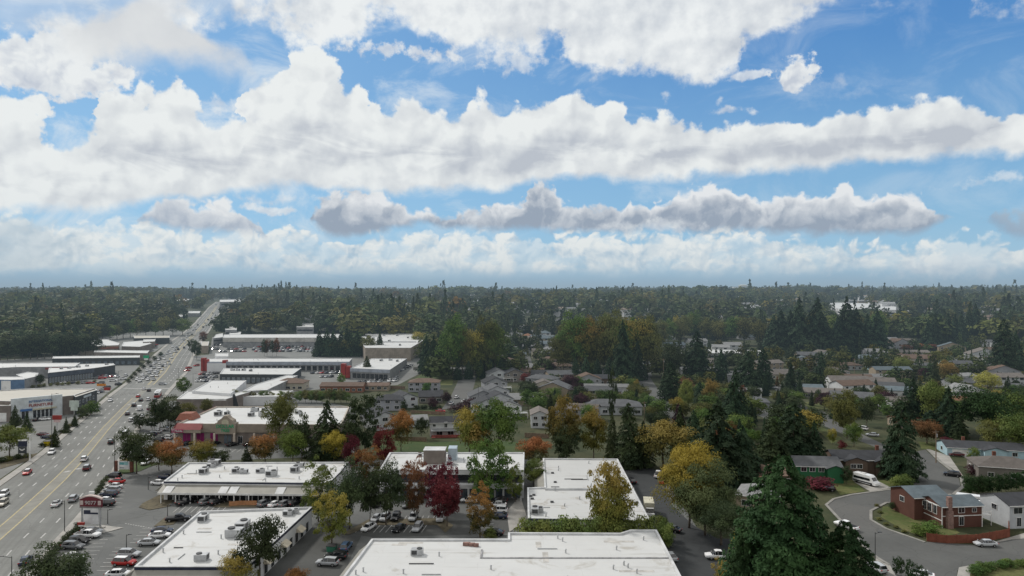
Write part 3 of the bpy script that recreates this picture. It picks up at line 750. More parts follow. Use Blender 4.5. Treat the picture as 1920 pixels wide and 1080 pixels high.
def marks():
    w, yl = MB(), MB()
    def seg(mb, t, y0, y1, hw, z=.078, k=1):
        st = max(1, int((y1 - y0) / 6))
        for i in range(st):
            a = y0 + (y1 - y0) * i / st; b = y0 + (y1 - y0) * (i + 1) / st
            xa, xb = rd(t, a), rd(t, b)
            mb.poly([(xa - hw, a, zt(a) + z), (xa + hw, a, zt(a) + z), (xb + hw, b, zt(b) + z), (xb - hw, b, zt(b) + z)])
    for t in (.17, .315, .745, .88):
        y = 115
        while y < 1000:
            if not 360 < y < 412: seg(w, t, y, y + 3.0 + y * .002, .13 + y * .0003)
            y += 10.5
    for t in (.452, .575):
        for (a, b) in ((110, 362), (414, 1200)): seg(yl, t, a, b, .13 + .00015 * b)
    seg(yl, .475, 414, 900, .12)
    for y0, a, b in ((396, .02, .98), (374, .03, .45)):
        n = 26
        for i in range(n):
            t = a + (b - a) * i / (n - 1); x = rd(t, y0)
            w.poly([(x - .35, y0, .08), (x + .35, y0, .08), (x + 1.1 + .35, y0 + 3.2, .08), (x + 1.1 - .35, y0 + 3.2, .08)])
    for t, y0 in ((.515, 214), (.515, 340)):      # turn arrows in the middle lane
        x = rd(t, y0)
        for dx, dy in ((-.5, 0), (.9, 3.5)): w.poly([(x + dx - .7, y0 + dy, .08), (x + dx + .5, y0 + dy, .08), (x + dx + .9, y0 + dy + 1.8, .08), (x + dx - .3, y0 + dy + 1.8, .08)])
    o = w.build('road_marking', WHITEP); o['kind'] = 'structure'
    o = yl.build('road_marking', YELP); o['kind'] = 'structure'
marks()

# lots, streets and lawns, traced on the land
sheet('car_park', PX([(108, 1030), (140, 992), (178, 945), (212, 893), (236, 880), (300, 872), (740, 862), (1160, 862), (1240, 885), (1320, 1010), (1350, 1200), (-20, 1200)]), LOT, .020)
sheet('car_park', PX([(236, 862), (262, 800), (288, 770), (320, 752), (560, 745), (668, 765), (664, 850), (560, 858), (300, 868)]), LOT, .022)
sheet('car_park', PX([(312, 744), (350, 700), (362, 668), (400, 664), (560, 664), (700, 668), (792, 672), (788, 700), (745, 722), (600, 730), (470, 742)]), LOT2, .024)
sheet('car_park', PX([(398, 632), (480, 627), (640, 627), (670, 655), (660, 665), (392, 666)]), LOT2, .030)
sheet('car_park', PX([(-200, 1010), (-10, 905), (70, 850), (140, 790), (200, 738), (236, 712), (262, 686), (215, 660), (-200, 690)]), LOT2, .024)
sheet('car_park', PX([(180, 655), (290, 660), (345, 622), (300, 612), (170, 636)]), LOT2, .026)
sheet('alley', PX([(1162, 866), (1228, 880), (1243, 900), (1262, 950), (1300, 985), (1345, 1010), (1420, 1012), (1450, 1200), (1290, 1200), (1230, 990)]), ALLEY, .045)
sheet('alley', PX([(585, 985), (625, 960), (680, 1000), (660, 1040), (640, 1090), (600, 1200), (440, 1200), (520, 1030)]), ALLEY2, .046, mask=False)
sheet('alley', PX([(620, 995), (700, 978), (960, 975), (960, 1000), (700, 1008)]), ALLEY2, .047, mask=False)
# residential streets
sheet('street', PX([(862, 706), (893, 706), (884, 742), (868, 762), (828, 768), (846, 742)]), STREET, .03)
sheet('street', PX([(980, 668), (994, 668), (1003, 702), (985, 702)]), STREET, .03)
sheet('street', PX([(1040, 706), (1054, 706), (1078, 762), (1064, 768)]), STREET, .03)
sheet('street', PX([(1182, 700), (1216, 703), (1238, 735), (1282, 775), (1260, 800), (1234, 778), (1205, 735)]), STREET, .03)
sheet('street', PX([(1206, 678), (1222, 676), (1222, 706), (1190, 704)]), STREET, .031)
sheet('street', PX([(1442, 722), (1462, 720), (1486, 742), (1500, 752), (1545, 772), (1584, 803), (1600, 806), (1660, 835), (1700, 855), (1690, 868), (1640, 838), (1590, 818), (1548, 800), (1490, 760)]), STREET, .03)
sheet('street', PX([(1404, 770), (1440, 762), (1475, 788), (1465, 800)]), STREET, .031)
cul = [(1702, 850), (1735, 843), (1759, 866), (1798, 897), (1801, 911), (1784, 927), (1712, 944), (1662, 944), (1634, 958), (1634, 974), (1662, 991), (1734, 1016), (1829, 1022), (1896, 1010), (1990, 1006), (2010, 1047), (1823, 1060), (1795, 1070), (1780, 1200), (1680, 1200), (1668, 1058), (1634, 1038), (1604, 1002), (1551, 947), (1565, 935), (1596, 927), (1679, 916), (1706, 910), (1720, 897), (1716, 872)]
sheet('street', PX(cul), STREET, .035)
def ribbon(name, pts, w, m, off):
    P = [Vector(p) for p in PX(pts)]; a, b = [], []
    for i, p in enumerate(P):
        d = (P[min(i + 1, len(P) - 1)] - P[max(i - 1, 0)]).normalized(); nn = Vector((-d.y, d.x))
        a.append(p + nn * w / 2); b.append(p - nn * w / 2)
    mb = MB()
    for i in range(len(P) - 1):
        q = [(v.x, v.y, zt(v.y) + off) for v in (a[i], a[i + 1], b[i + 1], b[i])]
        if (Vector(q[1]) - Vector(q[0])).cross(Vector(q[2]) - Vector(q[0])).z < 0: q.reverse()
        mb.slab(q, .12)
    o = mb.build(name, m); o['kind'] = 'structure'; return o
for pts, w in (([(1784, 927), (1712, 943), (1662, 943), (1633, 958), (1633, 975), (1662, 992), (1734, 1017)], .7), ([(1740, 843), (1763, 866), (1803, 897), (1806, 912), (1788, 928)], 1.0),
               ([(1690, 915), (1640, 922), (1596, 928), (1563, 936), (1549, 947), (1602, 1004), (1634, 1040), (1668, 1060)], .7), ([(1238, 733), (1262, 752), (1286, 776)], 1.2), ([(1208, 742), (1236, 778)], 1.4)):
    ribbon('kerb', pts, w, KERB, .16)
for pts, m, off in (
    ([(1655, 950), (1700, 950), (1770, 975), (1800, 1000), (1740, 1012), (1690, 992), (1652, 970)], LAWN, .05), ([(1712, 944), (1790, 927), (1800, 960), (1770, 975), (1730, 958)], CONC, .052),
    ([(1560, 905), (1600, 900), (1622, 922), (1575, 928)], LAWN, .05), ([(1645, 902), (1688, 895), (1700, 908), (1672, 915)], LAWN, .05), ([(1600, 903), (1640, 899), (1672, 915), (1632, 922)], CONC, .055),
    ([(1738, 841), (1780, 855), (1806, 893), (1766, 866)], CONC, .05), ([(1722, 828), (1775, 832), (1775, 845), (1728, 842)], LAWN, .05), ([(1845, 1022), (1920, 1000), (1980, 990), (1920, 1010), (1896, 1012)], CONC, .06),
    ([(1640, 1040), (1668, 1058), (1682, 1085), (1640, 1085)], CONC, .05), ([(1822, 1060), (1960, 1045), (1960, 1120), (1800, 1120)], LAWN, .05), ([(1798, 1064), (1822, 1060), (1815, 1100), (1790, 1100)], CONC, .055),
    ([(720, 812), (800, 830), (905, 826), (990, 830), (985, 848), (700, 848)], FIELD, .04), ([(792, 700), (835, 668), (840, 700), (832, 712), (770, 716)], SLOPE, .04),
    ([(1500, 755), (1535, 752), (1555, 768), (1520, 768)], LAWN, .05), ([(1172, 706), (1186, 704), (1214, 745), (1232, 775), (1215, 772)], LAWN, .05), ([(1520, 782), (1540, 800), (1580, 822), (1560, 832), (1525, 800)], LAWN, .05),
    ([(824, 707), (852, 702), (848, 722), (826, 722)], LAWN, .05), ([(776, 768), (828, 768), (830, 775), (778, 778)], FIELD, .05),
    ([(268, 944), (300, 928), (330, 932), (318, 950), (280, 957), (260, 952)], DRY, .14), ([(400, 948), (440, 938), (480, 945), (480, 952), (400, 952)], DRY, .13), ([(288, 988), (310, 970), (335, 975), (325, 984)], DRY, .13),
    ([(212, 892), (222, 878), (262, 868), (300, 868), (262, 884)], FIELD, .13), ([(640, 1003), (690, 975), (830, 972), (850, 986), (835, 1000), (820, 985), (700, 985), (655, 1003)], DRY, .14),
    ([(152, 1000), (190, 985), (215, 988), (232, 990), (195, 1000)], CONC, .13), ([(950, 960), (975, 930), (990, 975), (955, 998)], CONC, .10),
    ([(0, 865), (70, 850), (62, 862), (0, 880)], DRY, .13), ([(0, 905), (30, 880), (62, 862), (50, 875), (10, 905)], DRY, .13), ([(88, 838), (112, 815), (150, 783), (158, 786), (110, 828), (94, 842)], DRY, .13), ([(145, 790), (200, 745), (215, 734), (205, 745), (162, 785)], FIELD, .13)):
    o = sheet({CONC: 'paving', LAWN: 'lawn', FIELD: 'grass_verge', SLOPE: 'grass_bank', DRY: 'planting_bed'}[m], PX(pts), m, off, mask=m in (CONC,))
# bay lines in the near car park
def bays():
    mb = MB()
    def line(a, b, w=.09, z=.062):
        a, b = Vector(a[:2]), Vector(b[:2]); d = (b - a).normalized(); n = Vector((-d.y, d.x)) * w
        mb.poly([(*(a - n), z), (*(b - n), z), (*(b + n), z), (*(a + n), z)])
    rows = [((195, 950), (212, 895), 9, (5, -.6)), ((338, 950), (425, 950), 9, (.5, -5)), ((486, 952), (566, 950), 8, (.3, -5)), ((690, 980), (830, 980), 14, (.3, 5)), ((680, 985), (800, 985), 12, (-.6, -5)), ((926, 942), (926, 990), 8, (-5, 0)),
            ((232, 1070), (262, 1028), 7, (-5.5, 0)), ((125, 1050), (165, 1000), 8, (5.5, .5)), ((395, 842), (520, 842), 14, (.4, -5)), ((262, 832), (300, 800), 8, (5, 0)), ((285, 1018), (306, 992), 5, (-5, 0))]
    for a, b, n, d in rows:
        A, B = G(*a), G(*b)
        for i in range(n):
            p = A.lerp(B, i / (n - 1)); line(p, p + Vector((*d, 0)))
    A = [G(*p) for p in ((235, 982), (262, 990), (292, 992))]     # stop line across the driveway
    for i in range(12):
        p = A[0].lerp(A[2], i / 12); line(p, p + (A[2] - A[0]) / 22, .16)
    o = mb.build('parking_marking', WHITEP); o['kind'] = 'structure'
bays()

# ---------------------------------------------------------------- flat-roofed buildings
def PZ(px, py, z):
    y = (HC - z) * F / (py - HY); return Vector(((px - HX) / F * y, y, z))
def offset_poly(P, d):
    n = len(P); out = []
    for i in range(n):
        a, b, c = P[i - 1], P[i], P[(i + 1) % n]
        e1 = (b - a).normalized(); e2 = (c - b).normalized()
        n1 = Vector((-e1.y, e1.x)); n2 = Vector((-e2.y, e2.x)); m = (n1 + n2)
        k = d / max(.35, (1 + n1.dot(n2))); out.append(b + m * k)
    return out
HV = MB(); HV.box(-1.2, -.8, .15, 1.2, .8, 1.25).box(-1.15, -.75, 0, 1.15, .75, .15); HVAC = HV.mesh('hvac_unit', MET)
HG = MB(); HG.box(-1.0, -.83, .3, .1, -.805, 1.1).box(-1.225, -.6, .3, -1.205, .6, 1.1); HVG = HG.mesh('grille', DMET)
HF = MB(); HF.tube((.5, 0, 1.25), (.5, 0, 1.42), .55, None, 12); HVF = HF.mesh('fan_housing', DMET)
VP = MB(); VP.tube((0, 0, 0), (0, 0, .7), .14, None, 8).tube((0, 0, .7), (0, 0, .85), .24, .1, 8); VENT = VP.mesh('vent_pipe', MET)
SKL = MB(); SKL.box(-.7, -.9, 0, .7, .9, .28); SKYL = SKL.mesh('skylight', mat('skylight_dome', (.70, .73, .76), .3))
class Flat: pass
def flat(name, label, cat, pts, h, wall, roofm, par=.45, cap=None, group=None, z0=None, deep=3.0, fascia=None, fh=.7, hv=(), vents=0, pipes=0):
    B = Flat()
    if z0 is None:
        c = [sum(p[i] for p in pts) / len(pts) for i in (0, 1)]; z0 = zt(G(c[0], c[1], h).y)
    W = [PZ(x, y, z0 + h).xy for x, y in pts]
    if sum(a.x * b.y - b.x * a.y for a, b in zip(W, W[1:] + W[:1])) < 0: W.reverse()
    c = sum(W, Vector((0, 0))) / len(W)
    B.W = [w - c for w in W]; B.c = c; B.z0 = z0; B.h = h
    MASKS.append([(w.x, w.y) for w in offset_poly(W, -2.0)])
    B.t = t = thing(name, label, cat, (c.x, c.y, z0), 0, group)
    P = B.W; n = len(P)
    w = MB()
    for i in range(n):
        a, b = P[i], P[(i + 1) % n]; w.poly([(a.x, a.y, -deep), (b.x, b.y, -deep), (b.x, b.y, h - .02), (a.x, a.y, h - .02)])
    w.build('wall', wall, t)
    I = offset_poly(P, .40)
    r = MB(); r.poly([(p.x, p.y, h - par) for p in I]); me = r.mesh('roof', roofm)
    bm = bmesh.new(); bm.from_mesh(me); bmesh.ops.triangulate(bm, faces=bm.faces); bm.to_mesh(me); bm.free(); link(bpy.data.objects.new('roof', me), t)
    q = MB()
    O = offset_poly(P, -.06)
    for i in range(n):
        j = (i + 1) % n
        q.poly([(O[i].x, O[i].y, h), (O[j].x, O[j].y, h), (I[j].x, I[j].y, h), (I[i].x, I[i].y, h)])
        q.poly([(I[i].x, I[i].y, h), (I[j].x, I[j].y, h), (I[j].x, I[j].y, h - par), (I[i].x, I[i].y, h - par)])
        q.poly([(O[i].x, O[i].y, h), (O[i].x, O[i].y, h - .14), (O[j].x, O[j].y, h - .14), (O[j].x, O[j].y, h)])
    q.build('parapet', cap or CAP, t)
    if fascia:
        fb = MB(); O2 = offset_poly(P, -.04)
        for i in range(n):
            j = (i + 1) % n; fb.poly([(O2[i].x, O2[i].y, h - .14 - fh), (O2[j].x, O2[j].y, h - .14 - fh), (O2[j].x, O2[j].y, h - .14), (O2[i].x, O2[i].y, h - .14)])
        fb.build('fascia', fascia, t)
    for k, a in enumerate(hv):
        p = PZ(a[0], a[1], z0 + h - par).xy - c; s = a[2] if len(a) > 2 else 1
        u = inst('hvac_unit', HVAC, t, (p.x, p.y, h - par)); u.scale = (s, s, s); u.rotation_euler.z = rng.choice((0, 1.57, 3.14)) + rng.uniform(-.05, .05)
        inst('grille', HVG, u); inst('fan_housing', HVF, u)
    xs = [p.x for p in I]; ys = [p.y for p in I]
    for k in range(vents):
        for _ in range(20):
            x, y = rng.uniform(min(xs) + 2, max(xs) - 2), rng.uniform(min(ys) + 2, max(ys) - 2)
            if inside((x, y), [(p.x, p.y) for p in I]): break
        inst('vent_pipe', VENT, t, (x, y, h - par))
    for k in range(pipes):
        for _ in range(20):
            x, y = rng.uniform(min(xs) + 3, max(xs) - 3), rng.uniform(min(ys) + 3, max(ys) - 3); L_ = rng.uniform(1.5, 5.5); dx, dy = (L_ / 2, .06) if rng.random() < .6 else (.06, L_ / 2)
            if all(inside((x + a_ * dx, y + b_ * dy), [(p.x, p.y) for p in I]) for a_ in (-1.2, 1.2) for b_ in (-1.2, 1.2)): break
        else: continue
        if rng.random() < .45: w = MB(); w.box(x - dx - .5, y - dy - .4, h - par + .005, x + dx + .5, y + dy + .4, h - par + .02); w.build('roof_patch', mat('roof_patch', (.44, .43, .41), .8, .2, .8), t)
        else: w = MB(); w.box(x - dx, y - dy, h - par + .05, x + dx, y + dy, h - par + .2); w.build('roof_pipe', DMET if k % 2 else MET, t)
    def edge(d):
        d = Vector(d); best = None
        for i in range(n):
            a, b = P[i], P[(i + 1) % n]; e = b - a
            nn = Vector((e.y, -e.x)).normalized(); s = nn.dot(d) * (e.length ** .5) if nn.dot(d) > .6 else -1
            if best is None or s > best[0]: best = (s, a, b, nn)
        return best[1:]
    B.edge = edge
    return B
S_, E_, W_ = (0, -1), (1, 0), (-1, 0)
def panels(B, d, n, z0, z1, u0=0.0, u1=1.0, glass=None, frame=None, gap=.12, name='window', off=.05):
    a, b, nn = B.edge(d); e = b - a; Ln = e.length; ed = e.normalized()
    for i in range(n):
        f0 = u0 + (u1 - u0) * (i + gap / 2) / n; f1 = u0 + (u1 - u0) * (i + 1 - gap / 2) / n
        p, q = a + e * f0, a + e * f1; w = MB(); o1, o2 = nn * off, nn * (off + .03)
        w.poly([(*(p + o1), z0), (*(q + o1), z0), (*(q + o1), z1), (*(p + o1), z1)])
        t_ = ed * .09; p2, q2 = p + t_, q - t_; m = (p + q) / 2
        fr = w.build(name, frame or DFRM, B.t)
        g = MB()
        for s0, s1 in ((p2, m - t_ * .4), (m + t_ * .4, q2)): g.poly([(*(s0 + o2), z0 + .1), (*(s1 + o2), z0 + .1), (*(s1 + o2), z1 - .1), (*(s0 + o2), z1 - .1)])
        g.build('pane', glass or WINM, fr)
def band(B, d, z0, z1, m, name='fascia', u0=0.0, u1=1.0, out=.08, out0=None):
    """a strip along one side; out0 set: slopes outwards to its foot"""
    a, b, nn = B.edge(d); e = b - a; p, q = a + e * u0, a + e * u1; o1 = nn * out; o0 = nn * (out if out0 is None else out0)
    w = MB(); w.poly([(*(p + o0), z0), (*(q + o0), z0), (*(q + o1), z1), (*(p + o1), z1)])
    w.poly([(*p, z1), (*q, z1), (*(q + o1), z1), (*(p + o1), z1)]); w.poly([(*p, z0), (*q, z0), (*(q + o0), z0), (*(p + o0), z0)])
    for s in (p, q): w.poly([(*s, z0), (*(s + o0), z0), (*(s + o1), z1), (*s, z1)])
    return w.build(name, m, B.t)
def posts(B, d, n, z1, out, r=.15, m=None, u0=0.02, u1=.98, name='column'):
    a, b, nn = B.edge(d); e = b - a
    for i in range(n):
        p = a + e * (u0 + (u1 - u0) * i / max(1, n - 1)) + nn * out; w = MB(); w.box(p.x - r, p.y - r, 0, p.x + r, p.y + r, z1); w.build(name, m or FRM, B.t)
def lettering(t, s, loc, size, m, rot=(math.pi / 2, 0, 0), ext=.03, align='CENTER', name='lettering', sx=1.0):
    cu = bpy.data.curves.new(name, 'FONT'); cu.body = s; cu.size = size; cu.extrude = ext; cu.align_x = align; cu.materials.append(m); cu.offset = size * .012
    tmp = link(bpy.data.objects.new('text_tmp', cu)); bpy.context.view_layer.update(); me = bpy.data.meshes.new_from_object(tmp.evaluated_get(bpy.context.evaluated_depsgraph_get())); bpy.data.objects.remove(tmp)
    o = link(bpy.data.objects.new(name, me), t); o.location = loc; o.rotation_euler = rot; o.scale = (sx, 1, 1); return o

# strip of shops nearest the road
b = flat('retail_building', 'long white flat-roofed building with navy edge, lowest by the road', 'building', [(375, 958), (585, 950), (463, 1062), (252, 1062)], 5.0, WHITE, RW, .5, fascia=NAVY, fh=.55,
         hv=[(381, 976, 1.1), (455, 992, 1.4), (440, 1006, 1.4), (468, 1004, 1.0), (378, 1050, 1.0), (540, 966, .9), (552, 962, .8)], vents=10, pipes=8)
band(b, S_, 2.6, 4.3, SAGE, 'canopy', 0, 1, .1, 2.6); band(b, W_, 2.6, 4.3, SAGE, 'canopy', 0, 1, .1, 2.6); posts(b, W_, 9, 2.6, 2.3, .13)
panels(b, E_, 9, .1, 2.5, .1, .95, WINM, FRM, .5, 'shop_window'); panels(b, W_, 12, .1, 2.4, .03, .97, WINM, FRM, .15, 'shop_window')
for k in (.25, .5, .75): band(b, E_, 2.4, 3.3, mat('cream_awning', (.55, .50, .40), .8), 'awning', k - .04, k + .04, .1, 1.4)
# second strip
b = flat('retail_building', 'long white flat-roofed shop row with sage canopy facing parked cars', 'building', [(353, 867), (653, 866), (638, 884), (617, 905), (307, 902)], 5.2, WHITE, RW, .4, fascia=NAVY, fh=.45,
         hv=[(382, 887, 1.2), (402, 872, 1.3), (396, 876, .9), (442, 885, 1), (457, 887, .9), (488, 886, .9), (509, 892, 1.2), (553, 884, 1.2), (562, 875, 1.0), (605, 883, 1.2)], vents=14, pipes=10)
band(b, S_, 3.0, 4.3, SAGE, 'canopy', 0, 1, .1, 3.2); band(b, S_, 2.5, 3.0, FRM, 'sign_band', 0, 1, 3.25)
for k in (.03, .36, .42, .7): band(b, S_, 3.0, 4.1, CAP, 'canopy', k, k + .05, 1.2, 3.3)
panels(b, S_, 26, .1, 2.5, .02, .98, WINM, DFRM, .18, 'shop_window'); posts(b, S_, 12, 2.5, 3.0, .12)
band(b, W_, 2.6, 4.3, SAGE, 'canopy', 0, 1, .1, 2.4)
# two-storey office block behind the crimson trees
b = flat('office_building', 'two-storey white office block with big rooftop plant behind crimson trees', 'building', [(731, 848), (983, 848), (982, 881), (712, 880)], 7.8, WHITE, RW, .4, hv=[(788, 855, .7)], vents=9, pipes=6)
band(b, S_, 4.2, 6.4, WINM, 'window', .01, .99, .04); band(b, S_, 3.2, 4.2, CAP, 'canopy', 0, 1, 2.2); posts(b, S_, 9, 3.2, 2.1, .2, WHITE)
panels(b, S_, 16, .1, 3.0, .02, .98, WINB, DFRM, .2, 'shop_window')
c_ = b.c
def rooftop(B, x0, x1, y, dep, z1, m, name, topm=None):
    a = PZ(x0, y, B.z0 + B.h).xy - B.c; q = PZ(x1, y, B.z0 + B.h).xy - B.c
    w = MB(); w.box(a.x, a.y, B.h - .5, q.x, a.y + dep, B.h - .5 + z1); o = w.build(name, m, B.t)
    if topm: w = MB(); w.box(a.x - .1, a.y - .1, B.h - .5 + z1, q.x + .1, a.y + dep + .1, B.h - .35 + z1); w.build('cap', topm, o)
    return o
rooftop(b, 794, 834, 868, 4.5, 4.0, TAUPE, 'plant_screen', CAP)
cu_ = rooftop(b, 840, 856, 861, 4.0, 3.6, mat('pale_blue_metal', (.42, .50, .56), .4, .1, 1, .5, .4), 'cooling_unit')
# L-shaped building
b = flat('warehouse_building', 'L-shaped white-roofed building with stained back wing beside the alley', 'building', [(1018, 859), (1158, 860), (1219, 976), (990, 971), (989, 914), (1021, 913)], 5.2, WHITE, RW2, .4, fascia=NAVY, fh=.5,
         hv=[(1003, 962, 1.1), (1010, 960, .9)], vents=12, pipes=9)
band(b, W_, 2.8, 4.7, SAGE, 'canopy', 0, 1, .1, 2.6)
dw = MB(); q0 = PZ(1022, 916, b.z0 + b.h).xy - b.c; q1 = PZ(1190, 918, b.z0 + b.h).xy - b.c; dw.box(q0.x, q0.y - .2, b.h - .45, q1.x, q0.y + .2, b.h + .12); dw.build('parapet', CAP, b.t)
for x, y in ((995, 928), (1001, 926), (998, 933), (1036, 885), (1041, 902), (1035, 939), (1195, 940), (1192, 943), (998, 960)):
    p = PZ(x, y, b.z0 + b.h).xy - b.c; w = MB(); w.box(p.x - .4, p.y - .3, b.h - .44, p.x + .4, p.y + .3, b.h - .05); w.build('roof_vent', DMET, b.t)
# big roof at the bottom
b = flat('warehouse_building', 'huge white flat roof across the bottom beside the alley, roof seam and vents', 'building', [(697, 1010), (953, 1010), (953, 998), (1163, 999), (1182, 993), (1231, 993), (1335, 1190), (560, 1190)], 6.0, WHITE, RW, .4, hv=[(782, 1040, .95)], vents=24, pipes=14)
band(b, W_, 3.5, 5.5, SAGE, 'canopy', 0, 1, .1, 2.6)
p0 = PZ(905, 1043, b.z0 + b.h).xy - b.c; p1 = PZ(1262, 1047, b.z0 + b.h).xy - b.c
w = MB(); w.box(p0.x, p0.y - .14, b.h - .395, p1.x, p0.y + .14, b.h - .22); w.build('roof_seam', mat('grey_seam', (.30, .30, .31), .8, .3, .8), b.t)
w = MB(); q = PZ(902, 1028, b.z0 + b.h).xy - b.c; w.box(q.x, p0.y - .14, b.h - .393, q.x + .35, q.y, b.h - .2); w.build('roof_seam', MATS['grey_seam'], b.t)
for x, y, s in ((875, 1019, 1.5), (885, 1020, 1.2), (893, 1021, 1.0)):
    p = PZ(x, y, b.z0 + b.h).xy - b.c; w = MB(); w.box(p.x - .5 * s, p.y - .3, b.h - .39, p.x + .5 * s, p.y + .3, b.h + .2); w.build('roof_debris', mat('rusty_metal', (.22, .13, .11), .8, .3, 1.5), b.t)
# shop with the arched green-sign entrance
b = flat('retail_building', 'beige shop building with stepped gable, green letters and red metal awning', 'building', [(406, 762), (655, 762), (640, 796), (333, 794)], 7.4, TAUPE, RW, .5, cap=mat('beige_cap', (.40, .36, .31), .8),
         hv=[(409, 779, 1.4), (426, 777, 1.0), (478, 771, 1.2), (471, 780, 1.2), (494, 780, 1.4), (497, 770, 1.0), (560, 776, 1)], vents=6)
a, e_, nn = b.edge(S_); e = e_ - a
def uu(x): # parameter along the front for a photo column
    y = (a.y + b.c.y); X = (x - HX) / F * y - b.c.x; return (X - a.x) / e.x
band(b, S_, 4.3, 7.4, TAN, 'fascia', uu(378), uu(640), .5); band(b, S_, 5.5, 7.5, REDMET, 'awning', 0, uu(382), .2, 2.2); band(b, S_, 4.3, 5.5, TAN, 'fascia', 0, uu(382), 2.1)
band(b, W_, 5.5, 7.5, REDMET, 'awning', 0, 1, .2, 2.0)
posts(b, S_, 6, 4.3, 2.0, .32, mat('pale_column', (.50, .44, .38), .8), 0, uu(520))
for x0, x1 in ((343, 358), (369, 384), (395, 410)): panels(b, S_, 2, .2, 3.9, uu(x0), uu(x1), PINK, PINK, .05, 'shop_window')
panels(b, S_, 2, .1, 3.3, uu(421), uu(436), WINB, DFRM, .1, 'shop_window'); panels(b, S_, 1, .1, 2.9, uu(447), uu(457), WINM, FRM, .1, 'door'); panels(b, S_, 3, .1, 2.9, uu(530), uu(600), WINM, DFRM, .3, 'shop_window')
gx0, gx1 = a.x + e.x * uu(408), a.x + e.x * uu(446); gy = a.y - 2.3
g = MB(); cx = (gx0 + gx1) / 2; wd = (gx1 - gx0)
prof = [(gx0, 3.9), (gx1, 3.9), (gx1, 7.9), (gx1 - .1 * wd, 7.9), (gx1 - .14 * wd, 8.9), (cx + .2 * wd, 9.6), (cx + .08 * wd, 10.6), (cx - .08 * wd, 10.6), (cx - .2 * wd, 9.6), (gx0 + .14 * wd, 8.9), (gx0 + .1 * wd, 7.9), (gx0, 7.9)]
n_ = len(prof); g.add([(x, gy, z) for x, z in prof] + [(x, gy + 3.0, z) for x, z in prof], [tuple(range(n_)), tuple(range(2 * n_ - 1, n_ - 1, -1))] + [(i, i + n_, (i + 1) % n_ + n_, (i + 1) % n_) for i in range(n_)])
g.build('entrance_gable', TAN, b.t)
g = MB(); g.poly([(cx - .17 * wd, gy - .06, 7.6), (cx + .17 * wd, gy - .06, 7.6), (cx + .17 * wd, gy - .06, 8.7), (cx + .08 * wd, gy - .06, 9.3), (cx - .08 * wd, gy - .06, 9.3), (cx - .17 * wd, gy - .06, 8.7)]); g.build('gable_panel', mat('cream_panel', (.45, .43, .33), .8), b.t)
lettering(b.t, 'DOLLAR', (cx, gy - .1, 6.2), 1.75, GREEN, sx=1.0); lettering(b.t, 'TREE', (cx, gy - .1, 4.75), 1.5, GREEN, sx=1.0)
pm = MB(); px0, px1 = a.x + e.x * uu(327), a.x + e.x * uu(349); pm.box(px0, a.y - 2.3, 4.4, px1, a.y - 2.12, 5.6); pm.build('sign_panel', mat('magenta_sign', (.30, .03, .10), .6), b.t)
lettering(b.t, 'T Mobile', ((px0 + px1) / 2, a.y - 2.34, 4.7), 1.05, FRM)
g = MB(); q = PZ(353, 783, b.z0 + 7.4).xy - b.c    # little tiled tower roof
for s0, s1, z0_, z1_ in ((3.4, 2.2, 7.0, 9.4),):
    vs = [(q.x - s0, q.y - s0, z0_), (q.x + s0, q.y - s0, z0_), (q.x + s0, q.y + s0, z0_), (q.x - s0, q.y + s0, z0_), (q.x - s1, q.y - s1, z1_), (q.x + s1, q.y - s1, z1_), (q.x + s1, q.y + s1, z1_), (q.x - s1, q.y + s1, z1_)]
    g.add(vs, [(0, 1, 5, 4), (1, 2, 6, 5), (2, 3, 7, 6), (3, 0, 4, 7), (4, 5, 6, 7)])
g.build('tower_roof', ORG, b.t)

# buildings further up the east side of the road
b = flat('retail_building', 'low white-roofed building with plain taupe back wall behind conifers', 'building', [(352, 733), (432, 734), (470, 734), (424, 748), (331, 748)], 6.0, TAUPE, RW, .3)
band(b, S_, 5.2, 6.0, FRM, 'fascia', .65, 1, .1)
b = flat('retail_building', 'white-roofed wedge building with arched grey gable end', 'building', [(396, 713), (462, 713), (432, 738), (360, 733)], 7.0, WHITE, RW, .3, vents=3)
g = MB(); A0 = PZ(433, 742, 6.5) - Vector((b.c.x, b.c.y, b.z0)); A1 = PZ(457, 738, 6.5) - Vector((b.c.x, b.c.y, b.z0))
pr = [(A0.lerp(A1, i / 10).x, A0.y, 2 + 5.5 * math.sin(math.pi * (i / 10) ** .8)) for i in range(11)]; g.add([(x, y, z) for x, y, z in pr] + [(A0.x, A0.y, 0), (A1.x, A0.y, 0)], [(11,) + tuple(range(11)) + (12,)]); g.build('arched_gable', DKG, b.t)
b = flat('retail_building', 'white-roofed shop with dark shopfront between two car parks', 'building', [(420, 690), (565, 690), (548, 702), (412, 701)], 5.5, DKG, RW, .3, hv=[(436, 695), (446, 695), (457, 695), (470, 696)], vents=2)
panels(b, S_, 14, .3, 3.2, .02, .98, WINB, FRM, .4)
b = flat('retail_building', 'narrow white-roofed building leading back to the brown roof', 'building', [(538, 703), (558, 704), (500, 731), (455, 733), (480, 720)], 5.5, GREYW, RW, .3, vents=3)
b = flat('retail_building', 'low white annex roof in front of the brown hipped roof', 'building', [(462, 731), (550, 732), (525, 743), (455, 744)], 4.5, WHITE, RW, .3)
b = flat('shopping_centre', 'very long white-roofed shop row with grey sign band', 'building', [(392, 672), (660, 672), (655, 678), (384, 678)], 6.5, GREYW, RW, .3, vents=8)
band(b, S_, 4.2, 6.4, mat('blue_grey_band', (.30, .33, .38), .6), 'sign_band', 0, 1, .6); panels(b, S_, 24, .3, 3.4, .02, .98, WINM, DFRM, .3)
